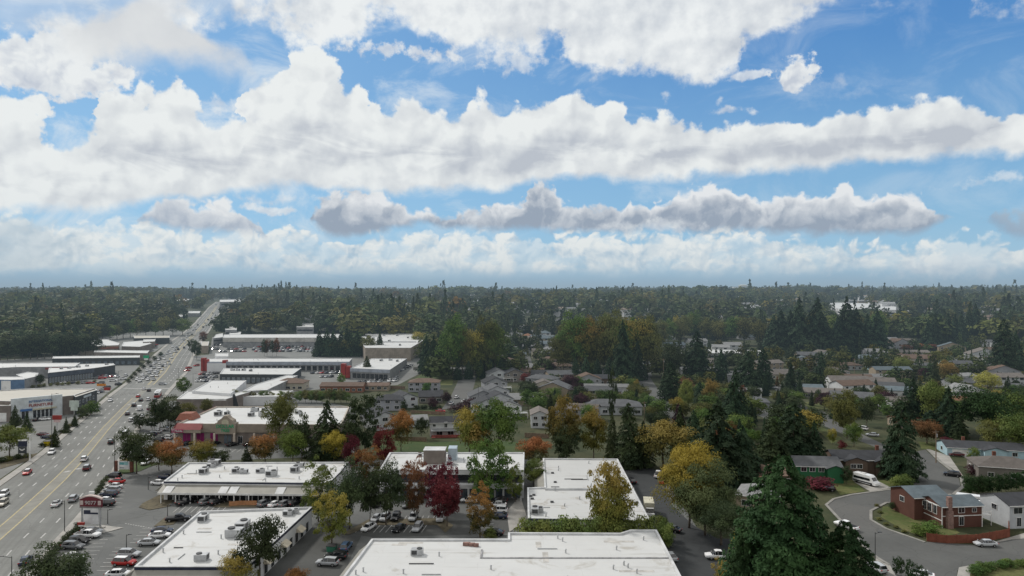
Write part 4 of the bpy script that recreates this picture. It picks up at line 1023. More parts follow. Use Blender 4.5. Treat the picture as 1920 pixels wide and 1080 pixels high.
b = flat('retail_building', 'white-roofed shop with red corner tower behind dark fir', 'building', [(697, 672), (763, 672), (731, 693), (657, 690), (672, 684)], 6.5, GREYW, RW, .3, hv=[(715, 677), (732, 676), (745, 678)], vents=4)
band(b, S_, 4.3, 6.3, mat('blue_grey_band', (.30, .33, .38), .6), 'sign_band', 0, 1, .4); panels(b, S_, 8, .2, 3.3, .05, .95)
for x in (643, 652):
    p = PZ(x, 694, b.z0 + 5).xy - b.c; w = MB(); w.box(p.x - 1.4, p.y, 0, p.x + 1.4, p.y + 4, 9.0 if x == 643 else 7.5); w.build('red_tower', REDM, b.t)
b = flat('shopping_centre', 'big white department store roof beyond the dark conifers', 'building', [(674, 625), (800, 626), (802, 633), (770, 652), (685, 652), (676, 640)], 9.0, TAN, RW, .5, hv=[(700, 635), (720, 630), (745, 630), (765, 634), (700, 646), (750, 648), (730, 640)], vents=3)
w = MB(); p = PZ(683, 641, b.z0 + 9).xy - b.c; q = PZ(780, 641, b.z0 + 9).xy - b.c; w.box(p.x, p.y, 8.4, q.x, p.y + 1, 9.4); w.build('parapet', CAP, b.t)
b = flat('shopping_centre', 'pale shop row with gabled middle behind the crowded car park', 'building', [(420, 627), (640, 626), (640, 633), (418, 633)], 8.0, GREYW, RW, .3, vents=4)
band(b, S_, 4, 7.6, mat('pale_band', (.42, .41, .38), .7), 'sign_band', 0, 1, .5)
b = flat('restaurant_building', 'small white building with red towers next to the road trees', 'building', [(392, 672), (424, 672), (424, 681), (388, 681)], 5.5, WHITE, RW, .3)
for x, hh in ((381, 9), (386, 8), (421, 7.5)):
    p = PZ(x, 682, b.z0 + 5).xy - b.c; w = MB(); w.box(p.x - 1.2, p.y - 1, 0, p.x + 1.2, p.y + 3, hh); w.build('red_tower', REDM, b.t)
flat('retail_building', 'small pale block behind the red-towered restaurant', 'building', [(404, 662), (428, 662), (428, 668), (403, 668)], 7, WHITE, RW, .3)
flat('retail_building', 'beige drive-through hut beside the road trees', 'building', [(378, 640), (392, 640), (390, 648), (376, 648)], 6, TAN, RB, .3)
for pts, h, lab in (([(432, 622), (452, 622), (450, 630), (428, 630)], 6, 'grey block above the crowded car park'), ([(424, 611), (444, 611), (444, 618), (422, 618)], 7, 'blue-grey two-storey block among far trees'),
                    ([(405, 627), (418, 624), (418, 632), (400, 634)], 5, 'little white shop at the far bend of the road'), ([(354, 583), (376, 583), (374, 587), (352, 587)], 3.5, 'small white shed west of the far road'),
                    ([(334, 590), (348, 590), (348, 594), (333, 594)], 4, 'tiny white shed hidden by dark fir west of the road'), ([(412, 562), (475, 561), (475, 565), (412, 566)], 8, 'long pale roofs at the head of the road'),
                    ([(318, 560), (376, 561), (376, 564), (316, 564)], 8, 'long pale row of roofs far west of the road'), ([(284, 567), (312, 567), (310, 570), (284, 570)], 8, 'short grey roof deep in the far western wood'),
                    ([(478, 592), (492, 592), (492, 599), (476, 599)], 7, 'pale shed at the edge of the far car park trees'), ([(560, 606), (588, 606), (588, 613), (556, 613)], 7, 'pale green block behind the far shop row'),
                    ([(1536, 572), (1566, 567), (1630, 569), (1628, 577), (1590, 583), (1570, 578)], 9, 'large white school roof rising from the far firs'), ([(1626, 573), (1680, 575), (1680, 581), (1628, 580)], 9, 'lower white school wing east of its big roof'),
                    ([(1585, 585), (1604, 584), (1604, 590), (1586, 592)], 9, 'white gymnasium block in front of the school roof'), ([(1328, 655), (1390, 656), (1390, 662), (1326, 662)], 5, 'long low white-roofed apartments behind dark firs'),
                    ([(1402, 656), (1432, 657), (1430, 663), (1400, 663)], 5, 'short low apartment roof at the end of its row'), ([(1274, 656), (1300, 657), (1300, 663), (1272, 662)], 5, 'pale apartment roof west of the fir pair')):
    bb = flat('low_building', lab, 'building', pts, h, WHITE if h > 8 else GREYW, RW, .3, deep=6)
    if h > 4: band(bb, S_, h * .35, h * .6, WINM, 'window', .05, .95, .05)
# west side of the road
b = flat('furniture_store', 'white furniture store front with blue and red letters, beige roof', 'building', [(-120, 738), (-120, 747), (20, 752), (116, 743), (138, 741), (178, 728), (60, 728)], 8.6, TAUPE, RB, .5)
fa, fb_ = PZ(20, 752, b.z0 + 8.6).xy - b.c, PZ(116, 743, b.z0 + 8.6).xy - b.c; fd = (fb_ - fa); fl = fd.length; fu = fd.normalized(); fn = Vector((fu.y, -fu.x)); fang = math.atan2(fu.y, fu.x)
def face(name, u0, u1, z0, z1, m, out, parent=None):
    p, q = fa + fu * u0 * fl + fn * out, fa + fu * u1 * fl + fn * out; p0, q0 = fa + fu * u0 * fl, fa + fu * u1 * fl
    w = MB(); w.add([(*p, z0), (*q, z0), (*q, z1), (*p, z1), (*p0, z0), (*q0, z0), (*q0, z1), (*p0, z1)], [(0, 1, 2, 3), (3, 2, 6, 7), (0, 4, 5, 1), (0, 3, 7, 4), (1, 5, 6, 2)]); return w.build(name, m, b.t)
face('store_front', 0, 1, 0, 9.6, mat('pale_panel', (.50, .54, .56), .6), 1.0)
for i, u in enumerate((.20, .27, .42, .50, .58, .66, .74)): face('shop_window', u, u + .06, .3, 3.6, WINM, 1.06)
face('canopy', .17, .40, 3.7, 4.6, BLUEP, 1.6); face('canopy', .40, .88, 3.8, 4.4, mat('cream_panel', (.45, .43, .33), .8), 1.6)
for s, z, m, sz, sx in (('INTERNATIONAL', 7.2, BLUEP, 1.35, .86), ('FURNITURE', 5.3, REDM, 1.75, 1.0)):
    p = fa + fu * fl * .57 + fn * 1.15; lettering(b.t, s, (p.x, p.y, z), sz, m, (math.pi / 2, 0, fang), sx=sx)
b2 = flat('retail_building', 'dark grey two-storey shop end wall facing the road', 'building', [(138, 741), (178, 728), (182, 731), (142, 744)], 8.4, DKG, RB, .3)
panels(b2, (.7, -.7), 5, 4.6, 6.2, .1, .9, WINB, FRM, .5); band(b2, (.7, -.7), 6.6, 7.6, mat('pale_sign', (.42, .48, .52), .6), 'sign_panel', .35, .7, .15)
b = flat('retail_building', 'blue-fronted shop beyond the furniture store roof', 'building', [(-60, 706), (44, 706), (46, 711), (20, 712), (-60, 711)], 8, mat('blue_wall', (.10, .17, .28), .7), RW, .3)
band(b, S_, 1, 7.4, FRM, 'pale_panel', .78, 1, .1)
b = flat('retail_building', 'long curved charcoal shop row with white canopies', 'building', [(92, 690), (120, 683), (212, 681), (216, 684), (176, 690), (90, 699)], 6.5, DKG, RW, .3, hv=[(115, 692, .8), (130, 691, .8), (147, 689, .9), (163, 687, .8), (200, 684, .8)])
panels(b, S_, 16, .3, 3.2, .02, .98, WINB, FRM, .35); band(b, S_, 3.6, 6.2, mat('slate_band', (.07, .085, .11), .6), 'sign_band', 0, 1, .5)
b = flat('retail_building', 'white-roofed shop with red stripe behind the charcoal row', 'building', [(-60, 681), (150, 680), (140, 687), (30, 688), (-60, 693)], 7, GREYW, RW, .3, vents=4)
band(b, S_, 5.2, 6.4, mat('dull_red', (.25, .07, .07), .7), 'sign_band', .5, .9, .3)
b = flat('retail_building', 'white vaulted shed roof behind the blue-fronted shop', 'building', [(30, 702), (52, 697), (72, 699), (70, 705), (48, 710)], 6, GREYW, RW, .3)
b = flat('retail_building', 'low dark-fronted shops in front of the dense western wood', 'building', [(100, 668), (262, 666), (262, 670), (98, 672)], 5.5, DKG, RW, .3); panels(b, S_, 14, .3, 3, .02, .98, WINB, DFRM, .4)
b = flat('retail_building', 'white roof and brown front with shrubs on top of the bank', 'building', [(178, 656), (280, 657), (276, 662), (176, 660)], 5.5, TAUPE, RW, .3)
b = flat('retail_building', 'shop row with orange fascia by the western wood', 'building', [(148, 638), (200, 636), (224, 643), (222, 647), (150, 650)], 6.5, TAN, RW, .3); band(b, S_, 3.6, 5.2, ORG, 'fascia', 0, 1, .6)
b = flat('retail_building', 'square white-roofed shop next to the orange fascia row', 'building', [(232, 641), (270, 638), (284, 644), (262, 650), (228, 649)], 6.0, TAUPE, RW, .3)
b = flat('retail_building', 'long thin grey roof against the western wood', 'building', [(250, 629), (318, 629), (318, 633), (252, 634)], 5.5, DKG, RB, .3)
b = flat('retail_building', 'small shop half hidden by signs on the far west kerb', 'building', [(270, 634), (292, 634), (290, 640), (268, 641)], 5.5, TAUPE, RW, .3)
b = flat('retail_building', 'brown shop on the left edge below the furniture store', 'building', [(-60, 748), (20, 752), (20, 760), (-60, 762)], 7.2, TAUPE, RB, .3); band(b, S_, .2, 4, FRM, 'door', .6, .9, .1)
# ---------------------------------------------------------------- houses
def wallm(k): 
    W = {'white': (.58, .59, .60), 'cream': (.42, .39, .32), 'grey': (.28, .29, .31), 'lav': (.30, .31, .35), 'blue': (.36, .50, .56), 'tan': (.30, .25, .19), 'brown': (.13, .095, .075), 'green': (.03, .13, .06), 'brick': (.105, .050, .039), 'taupe': (.19, .175, .16), 'pale': (.44, .46, .48), 'rust': (.22, .10, .06)}
    return mat('siding_' + k, W[k], .8, .10, .4, .2, 0, 0, .15)
SH = {k: shingle('shingle_' + k, v) for k, v in {'dark': (.050, .053, .060), 'grey': (.105, .110, .118), 'light': (.22, .225, .23), 'brown': (.135, .095, .075), 'blue': (.115, .145, .165), 'taupe': (.155, .140, .130), 'rust': (.20, .10, .06)}.items()}
def box_mesh(nm, x0, y0, z0, x1, y1, z1, m): return MB().box(x0, y0, z0, x1, y1, z1).mesh(nm, m)
WINF, WINP = {}, {}
for k, (ww, hh) in {'s': (1.0, .9), 'm': (1.5, 1.2), 'l': (2.2, 1.4), 't': (1.1, 2.0)}.items():
    q = MB(); f = .11
    q.box(-ww / 2 - f, -.09, -f, ww / 2 + f, -.0, hh + f); WINF[k] = q.mesh('window', FRM)
    q = MB(); q.box(-ww / 2, -.11, 0, -.03, -.092, hh).box(.03, -.11, 0, ww / 2, -.092, hh); WINP[k] = q.mesh('pane', WINM)
q = MB(); q.box(-2.5, -.08, 0, 2.5, 0, 2.35); [q.box(-2.3, -.10, .12 + i * .56, 2.3, -.08, .60 + i * .56) for i in range(4)]; GAR = q.mesh('garage_door', FRM)
DOORM = box_mesh('door', -.5, -.1, 0, .5, 0, 2.1, mat('door_paint', (.12, .05, .04), .6))
CHIM = box_mesh('chimney', -.45, -.4, 0, .45, .4, 2.4, BRICK)
HOUSE_XY = []
def house(label, px, py, w, d, eave, rot, wall, roof, style='gx', pitch=.40, near=1, wins=None, garage=None, chimney=None, wing=None, group=None, door=None, name='house', front=True, P=None):
    """px, py: where the middle of the front wall meets the land"""
    g = P if P is not None else G(px, py); r = R(rot)
    base = Vector((g.x, g.y, zt(g.y)))
    c = base + (Vector((-math.sin(r), math.cos(r), 0)) * d / 2 if front else Vector((0, 0, 0)))
    HOUSE_XY.append((c.x, c.y, max(w, d) * .5 + 1.0))
    t = thing(name, label, 'house', c, r, group)
    W = MB(); X, Y = w / 2, d / 2; zb = -2.5
    for a, b in (((-X, -Y), (X, -Y)), ((X, -Y), (X, Y)), ((X, Y), (-X, Y)), ((-X, Y), (-X, -Y))): W.poly([(*a, zb), (*b, zb), (*b, eave), (*a, eave)])
    Rf = MB(); o = .5; th = .16; oz = .14
    def gable(mb, wl, x0, x1, y0, y1, ev, axis, pit):
        if axis == 'x':
            D = (y1 - y0) / 2; ym = (y0 + y1) / 2; zr = ev + D * pit + oz; ze = ev - o * pit + oz
            mb.slab([(x0 - .4, y0 - o, ze), (x1 + .4, y0 - o, ze), (x1 + .4, ym, zr), (x0 - .4, ym, zr)], th); mb.slab([(x1 + .4, y1 + o, ze), (x0 - .4, y1 + o, ze), (x0 - .4, ym, zr), (x1 + .4, ym, zr)], th)
            for x in (x0, x1): wl.poly([(x, y0, ev), (x, y1, ev), (x, ym, zr - oz)])
        else:
            D = (x1 - x0) / 2; xm = (x0 + x1) / 2; zr = ev + D * pit + oz; ze = ev - o * pit + oz
            mb.slab([(x0 - o, y1 + .4, ze), (x0 - o, y0 - .4, ze), (xm, y0 - .4, zr), (xm, y1 + .4, zr)], th); mb.slab([(x1 + o, y0 - .4, ze), (x1 + o, y1 + .4, ze), (xm, y1 + .4, zr), (xm, y0 - .4, zr)], th)
            for y in (y0, y1): wl.poly([(x0, y, ev), (x1, y, ev), (xm, y, zr - oz)])
        return zr
    if style == 'hip':
        k = max(0, X - Y) if w >= d else 0; k2 = max(0, Y - X) if d > w else 0; D = min(X, Y); zr = eave + D * pitch + oz; ze = eave - o * pitch + oz; a, b = X + o, Y + o
        Rf.slab([(-a, -b, ze), (a, -b, ze), (k, -k2, zr), (-k, -k2, zr)] if k or k2 == 0 and k else [(-a, -b, ze), (a, -b, ze), (0, -k2, zr)], th)
        Rf.slab([(a, b, ze), (-a, b, ze), (-k, k2, zr), (k, k2, zr)] if k else [(a, b, ze), (-a, b, ze), (0, k2, zr)], th)
        Rf.slab([(a, -b, ze), (a, b, ze), (k, k2, zr), (k, -k2, zr)] if k2 else [(a, -b, ze), (a, b, ze), (k, 0, zr)], th)
        Rf.slab([(-a, b, ze), (-a, -b, ze), (-k, -k2, zr), (-k, k2, zr)] if k2 else [(-a, b, ze), (-a, -b, ze), (-k, 0, zr)], th)
    else: zr = gable(Rf, W, -X, X, -Y, Y, eave, style[1], pitch)
    fronts = []
    for wg in (wing or []):      # (centre u, width, depth in front, eave)
        u, ww, dd, ev = wg; x0, x1 = u * w - ww / 2, u * w + ww / 2
        for a, b in (((x0, -Y - dd), (x1, -Y - dd)), ((x1, -Y - dd), (x1, -Y)), ((x0, -Y), (x0, -Y - dd))): W.poly([(*a, zb), (*b, zb), (*b, ev), (*a, ev)])
        gable(Rf, W, x0, x1, -Y - dd, -Y + Y * .8, ev, 'y', pitch); fronts.append((u * w, -Y - dd, ev))
    W.build('wall', wallm(wall) if isinstance(wall, str) else wall, t); ro = Rf.build('roof', SH[roof], t)
    if near >= 2:      # gutters and white edges
        gt = MB(); ze = eave - o * pitch + oz
        if style in ('gx', 'hip'): gt.box(-X - .4, -Y - o - .1, ze - .14, X + .4, -Y - o, ze + .01)
        else: gt.box(-X - o - .1, -Y - .4, ze - .14, -X - o, Y + .4, ze + .01).box(X + o, -Y - .4, ze - .14, X + o + .1, Y + .4, ze + .01)
        gt.build('gutter', FRM, t)
    def win(face, u, z, k='m'):
        if face == 'f': x, y, a = u * w, -Y, 0
        elif face == 'r': x, y, a = X, u * d, math.pi / 2
        elif face == 'l': x, y, a = -X, u * d, -math.pi / 2
        elif face[0] == 'w': q_ = fronts[int(face[1])]; x, y, a = q_[0] + u, q_[1], 0
        else: x, y, a = u * w, Y, math.pi
        f = inst('window', WINF[k], t, (x, y, z)); f.rotation_euler.z = a; inst('pane', WINP[k], f)
    if wins is None:
        wins = []
        n = max(1, int(w / (3.4 if near else 5)))
        for st in range(2 if eave > 4.5 else 1):
            if garage is not None and st == 0: wins.append(('f', -.3 if garage > 0 else .3, .9, 'm')); continue
            for i in range(n): wins.append(('f', (i + .5) / n - .5, .9 + 2.7 * st, 'm' if (i + st) % 2 else 'l'))
        if near:
            for st in range(2 if eave > 4.5 else 1):
                wins += [('r', .15, 1.0 + 2.7 * st, 'm'), ('l', .15, 1.0 + 2.7 * st, 'm')]
    for a in wins: win(*a)
    if garage is not None: inst('garage_door', GAR, t, (garage * w, -Y - .0, 0))
    if door is not None: inst('door', DOORM, t, (door * w, -Y, .1))
    if chimney: inst('chimney', CHIM, ro, (chimney[0], chimney[1], zr - 1.3))
    return t
# near eastern houses
h = house('red-brick two-storey corner house with blue-grey roof and stone chimney', 1804, 989, 10.5, 8.0, 5.2, 6, 'brick', 'blue', 'gx', .34, 2,
          wins=[('f', -.02, 3.6, 'm'), ('f', .30, 3.7, 's'), ('f', -.02, .6, 't'), ('l', -.22, 2.9, 't'), ('l', 0, 2.9, 't'), ('l', .22, 2.9, 't'), ('r', 0, 3.2, 'm')])
q = MB(); q.box(-5.35, -4.06, 2.75, 5.32, -4.0, 2.95).box(-5.31, -4.05, -.5, -5.1, -3.98, 5.2).box(5.1, -4.05, -.5, 5.31, -3.98, 5.2).box(-5.31, -4, 5.0, -5.25, 4, 5.2).box(-5.3, -4, 1.7, -5.26, 4, 1.9); q.build('white_trim', FRM, h)
q = MB(); q.box(-4.3, -4.9, -.5, -2.9, -4.0, 4.2).box(-4.1, -4.75, 4.2, -3.1, -3.9, 7.6); q.build('stone_chimney', mat('pinkish_stone', (.26, .17, .15), .9, .35, 2.2, .2, 0, 0, .6), h)
q = MB(); q.box(5.3, -3.5, 2.4, 8.2, 2.5, 2.6); [q.box(x, -3.5, -.5, x + .15, -3.35, 3.5) for x in (5.4, 8.0)]; q.box(5.3, -3.55, 3.4, 8.2, -3.45, 3.55); q.build('balcony', FRM, h)
h = house('upper brick wing of the corner house with blue-grey gabled roof', 1746, 974, 9.0, 9, 5.6, 6, 'brick', 'blue', 'gx', .34, 2, wins=[('f', -.2, 3.8, 's'), ('f', .2, .9, 'm'), ('l', 0, 3.4, 'm')], name='house_wing')
house('green house with white trim and grey roof behind the tall fir', 1536, 903, 13, 9.5, 4.6, -6, 'green', 'grey', 'gx', .38, 2, wins=[('f', -.34, 3.0, 'm'), ('f', -.15, 3.0, 'm'), ('f', .05, 3.0, 'm'), ('f', .33, 2.6, 't'), ('f', .43, 2.6, 't'), ('l', 0, 3, 'm')], wing=[(.32, 4.5, 1.6, 4.4)])
h = house('wide taupe brick house with two front gables above the camper van', 1622, 890, 18, 10, 4.6, -5, 'brown', 'dark', 'gx', .36, 2, wins=[('w0', -.9, 2.4, 'm'), ('w0', .9, 2.4, 'm'), ('w1', 0, 2.4, 'l'), ('w1', 0, .2, 'm'), ('r', 0, 2.4, 'm')], wing=[(-.18, 6.5, 1.8, 4.5), (.30, 5.2, 1.4, 4.5)], chimney=(6.5, 2))
house('long low blue ranch house with dark roof past the utility pole', 1850, 858, 24, 10, 2.9, -14, 'blue', 'dark', 'gx', .30, 2, garage=-.33, wins=[('f', .1, .9, 'l'), ('f', .35, .9, 'm'), ('l', 0, 1, 'm')], chimney=(-5, 1), wing=[(.08, 6.5, 2.2, 2.9)])
house('grey-brown hip-roofed house behind the arborvitae row', 1893, 902, 16, 11, 4.0, -18, 'taupe', 'taupe', 'hip', .38, 2, wins=[('f', -.3, 1, 'm'), ('f', .1, 1, 'l'), ('l', -.1, 1.4, 't'), ('l', .2, 1.4, 'm')], garage=.3, chimney=(-2, 1))
house('white two-storey house with dark green roof past the red fence', 1936, 990, 12, 9, 5.6, 6, 'pale', 'dark', 'gx', .36, 2, wins=[('f', -.32, 3.6, 'l'), ('f', -.30, .6, 't'), ('f', .05, 3.6, 'm'), ('f', .1, .9, 'l'), ('l', 0, 3.4, 'm')])
house('tan house with pale grey hip roof hidden beside the big fir', 1418, 957, 10, 10, 3.6, -28, 'tan', 'light', 'hip', .42, 2, chimney=(0, 3))
house('brown-roofed house beyond the yellow maple', 1428, 910, 17, 10, 3.2, -10, 'brown', 'brown', 'gx', .34, 1)
house('rust-roofed low building behind the green bungalow', 1395, 905, 9, 8, 3.0, -10, 'taupe', 'rust', 'gx', .3, 1)
# middle houses
h = house('white two-storey house with dark roof and red deck behind office', 836, 818, 12.5, 8, 5.4, 6, 'white', 'dark', 'gx', .42, 2, wins=[('f', -.36, 3.9, 's'), ('f', .0, 3.5, 't'), ('f', .32, 3.8, 'm'), ('f', -.2, .6, 'l'), ('f', .15, .6, 'l'), ('l', 0, 2.4, 's')])
q = MB(); q.box(-5.6, -7.2, .1, 6, -4, .3); [q.box(-5.6 + i * 1.93, -7.2, .1, -5.5 + i * 1.93, -7.1, 1.2) for i in range(7)]; q.box(-5.6, -7.2, .5, 6, -7.12, 1.2); q.build('deck', mat('red_deck', (.26, .07, .06), .8, .2, 1), h)
band_ = MB(); band_.slab([(-5.8, -6.3, 2.5), (4.8, -6.3, 2.5), (4.8, -4.0, 3.1), (-5.8, -4.0, 3.1)], .12); band_.build('porch_roof', SH['light'], h)
for a in (('lavender-grey two-storey house with hipped brown roof above parked cars', 794, 735, 17, 10, 5.4, 0, 'lav', 'brown', 'hip', .34),
          ('lavender-grey house with dark hip roof and one bright skylight', 727, 770, 13, 10, 5.2, 0, 'lav', 'dark', 'hip', .36),
          ('pale narrow gabled house left of the hedge garden', 765, 765, 10, 12, 5.0, 28, 'pale', 'dark', 'gy', .42),
          ('dark-roofed low house between pale neighbours', 808, 756, 12, 11, 3.4, 8, 'taupe', 'dark', 'gx', .40),
          ('pale gabled house with white barge boards by crimson tree', 722, 806, 11, 12, 5.0, 30, 'pale', 'dark', 'gy', .42),
          ('dark-roofed house with small skylight half behind grey shrubs', 700, 796, 9, 9, 4.6, 20, 'grey', 'dark', 'gx', .40),
          ('small light grey garage roof behind the round dark tree', 782, 800, 9, 8, 2.8, 15, 'pale', 'light', 'gx', .35),
          ('narrow pale two-storey house with two stacked beige gables', 1012, 803, 7.0, 12, 5.6, 0, 'pale', 'taupe', 'gy', .45),
          ('taupe gabled house among garden trees behind the dark long roof', 1020, 739, 13, 10, 5.0, 0, 'cream', 'taupe', 'gy', .36),
          ('long dark-roofed house at the end of the short pale street', 1021, 716, 16, 10, 4.8, 0, 'pale', 'dark', 'gx', .40),
          ('wide dark-roofed house with three gable slopes east of plum trees', 1150, 778, 26, 13, 4.0, -4, 'pale', 'grey', 'hip', .34),
          ('white low roof adjoining the wide dark-roofed house', 1138, 741, 24, 9, 4.4, -2, 'white', 'light', 'gx', .26),
          ('dark hip-roofed house with red and white awning by plum trees', 1128, 722, 20, 11, 4.0, 0, 'brown', 'dark', 'hip', .32),
          ('brown hip-roofed shop house behind low white annex', 540, 732, 17, 12, 4.2, 0, 'cream', 'brown', 'hip', .34),
          ('long brown-roofed rust-walled house behind car park', 640, 736, 24, 10, 3.6, 0, 'rust', 'brown', 'gx', .30),
          ('brown bungalow between rust-walled house and pale fence', 705, 733, 14, 8, 3.0, 0, 'tan', 'brown', 'gx', .30),
          ('small pale shed at the top of the short street', 860, 702, 11, 7, 3.6, 0, 'pale', 'light', 'gx', .3)):
    house(*a[:11], near=1)
# terraces of dark gables either side of the plum trees
for i, (x, y, rt, wl) in enumerate([(936, 716, 12, 'pale'), (930, 734, 12, 'grey'), (932, 752, 14, 'pale'), (938, 768, 14, 'pale'), (952, 784, 16, 'white'), (966, 716, 10, 'taupe'), (906, 762, 10, 'grey'), (915, 780, 10, 'pale')]):
    o = house(['northernmost dark gable in the row west of the plum trees', 'second dark gable down the row west of the plum trees', 'middle dark gable in the row west of the plum trees', 'fourth dark gable down the row west of the plum trees',
               'southernmost white-decked gable in the row west of the plum trees', 'taupe gabled house backing on the gable row', 'grey house on the street side of the gable row', 'pale house on the street side, nearest the olive maples'][i], x, y, 13, 12, 5.0, rt, wl, 'dark' if i % 2 else 'grey', 'gy', .42, 1)
    if i < 5: q = MB(); q.box(2, -9.2, 2.3, 8.5, -6.2, 2.5); [q.box(a_, -9.2, -1, a_ + .2, -9.0, 2.4) for a_ in (2, 8.3)]; q.box(2, -9.2, 3.2, 8.5, -9.1, 3.35); q.build('deck', FRM, o)
k = 0
for x, y, w_, rf, wl in [(944, 632, 13, 'light', 'white'), (962, 630, 12, 'light', 'pale'), (984, 628, 12, 'grey', 'white'), (1006, 631, 13, 'light', 'pale'), (1022, 634, 12, 'blue', 'white'), (948, 645, 13, 'light', 'white'), (966, 643, 12, 'grey', 'white'), (990, 640, 11, 'rust', 'cream'),
                         (1010, 643, 15, 'blue', 'pale'), (950, 657, 13, 'grey', 'pale'), (970, 656, 12, 'blue', 'pale'), (992, 662, 11, 'light', 'white'), (1012, 656, 14, 'blue', 'pale'), (1030, 655, 12, 'light', 'cream'), (946, 670, 12, 'light', 'pale'), (960, 668, 10, 'light', 'cream'), (1012, 672, 12, 'taupe', 'cream'), (1030, 668, 11, 'grey', 'cream')]:
    house(f'pale {rf}-roofed two-storey house in the packed cluster beyond the short pale street', x, y, w_, 11, 5.4, rng.uniform(-8, 8), wl, rf, rng.choice(('gx', 'gy', 'hip')), .4, 0, group='houses packed beyond the short pale street')
for x, y, lab in [(948, 690, 'brown-roofed house west of the short pale street'), (1032, 688, 'brown-roofed house east of the short pale street'), (1050, 700, 'lower brown-roofed house touching the poplar wood')]:
    house(lab, x, y, 17, 12, 4.8, 0, 'cream', 'brown', 'hip', .36, 1)
# eastern neighbourhood
for x, y, w_, d_, ev, rt, wl, rf, st, lab in [
    (1457, 706, 17, 9, 3.0, -5, 'tan', 'grey', 'gx', 'long grey-roofed bungalow above the orange tree'), (1512, 699, 15, 10, 5.2, -8, 'white', 'dark', 'gx', 'white-walled two-storey house with dark roof beside twin firs'),
    (1445, 683, 12, 8, 3.0, 0, 'white', 'light', 'gx', 'small white-roofed bungalow below the long grey one'), (1596, 694, 16, 10, 3.4, 0, 'pale', 'brown', 'hip', 'tan-roofed bungalow with white fence beside a pylon'),
    (1655, 694, 17, 8, 3.0, 0, 'blue', 'blue', 'gx', 'pale blue-grey roofed bungalow left of the lime green tree'), (1728, 694, 15, 9, 3.2, -5, 'grey', 'grey', 'gx', 'grey bungalow right of the lime green tree'),
    (1610, 720, 16, 11, 3.6, -15, 'white', 'brown', 'gx', 'brown-roofed house with bright white gable end'), (1650, 726, 17, 11, 3.4, -18, 'cream', 'taupe', 'gx', 'taupe-roofed house in the row of bright gables'),
    (1665, 736, 17, 11, 3.4, -18, 'white', 'grey', 'gx', 'grey-green roofed house with white gable facing the road'), (1688, 745, 16, 10, 3.6, -18, 'white', 'blue', 'gx', 'blue-grey roofed house ending the row of bright gables'),
    (1516, 738, 16, 10, 3.0, -10, 'blue', 'blue', 'gx', 'blue-trimmed bungalow beside the white travel trailer'), (1550, 748, 22, 11, 3.2, -14, 'taupe', 'taupe', 'gx', 'wide grey-brown roof left of the weeping birch'),
    (1406, 745, 12, 9, 3.0, -15, 'white', 'light', 'gx', 'white roof showing through the tall fir branches'), (1410, 765, 16, 11, 3.0, -12, 'grey', 'grey', 'hip', 'grey hip roof right of the tall open fir'),
    (1815, 716, 14, 9, 3.6, 15, 'pale', 'light', 'gx', 'pale pinkish roof right of the orange tree'), (1886, 738, 17, 11, 3.6, -10, 'tan', 'grey', 'hip', 'grey-roofed house right of the lemon yellow tree'), (1918, 740, 14, 11, 3.6, -6, 'white', 'grey', 'gx', 'grey gabled house at the right edge by lemon tree'),
    (1798, 763, 13, 9, 3.2, 10, 'tan', 'rust', 'gx', 'rust-roofed house deep between dark evergreens'), (1850, 650, 15, 10, 4.6, 0, 'white', 'grey', 'gx', 'white-walled house below the tall eastern fir'), (1798, 638, 14, 9, 3.2, 0, 'pale', 'light', 'gx', 'pale roof above the brown shrubs'),
    (1672, 646, 13, 9, 5.2, 0, 'cream', 'light', 'gx', 'beige two-storey house against the big fir group'), (1702, 648, 16, 9, 5.0, 0, 'tan', 'taupe', 'gx', 'pinkish two-storey house next to the beige one'), (1716, 668, 24, 10, 3.2, -4, 'brown', 'taupe', 'gx', 'very long brown roof in front of the rust shrubs'),
    (1750, 676, 20, 10, 3.2, -4, 'pale', 'grey', 'gx', 'long roof with pale blue wall above the bungalows'), (1734, 806, 22, 10, 3.0, -12, 'tan', 'rust', 'gx', 'rust-brown roof hidden behind the tall cypress'), (1648, 716, 16, 9, 3.0, 0, 'cream', 'light', 'gx', 'low cream house with white porch'),
    (1575, 700, 10, 8, 3.0, 0, 'white', 'brown', 'gx', 'small white garage beside the tan-roofed bungalow'), (1242, 640, 9, 9, 7.5, 0, 'white', 'light', 'gy', 'tall white house standing among golden trees'), (1232, 665, 10, 8, 5.2, 0, 'white', 'light', 'gx', 'white house with bright wall under the golden poplar'), (1320, 702, 30, 9, 3, 0, 'white', 'light', 'gx', 'long white low roof behind the broad cedar'),
    (1380, 710, 14, 9, 3, 10, 'pale', 'grey', 'gx', 'grey roof by the pale drive among firs'), (1640, 760, 18, 9, 3, -10, 'taupe', 'taupe', 'gx', 'grey-brown roof between plum tree and birch'), (1880, 700, 13, 9, 3.4, 0, 'pale', 'light', 'gx', 'pale wall seen right of the tall double fir')]:
    house(lab, x, y, w_, d_, ev, rt, wl, rf, st, .32, 1)

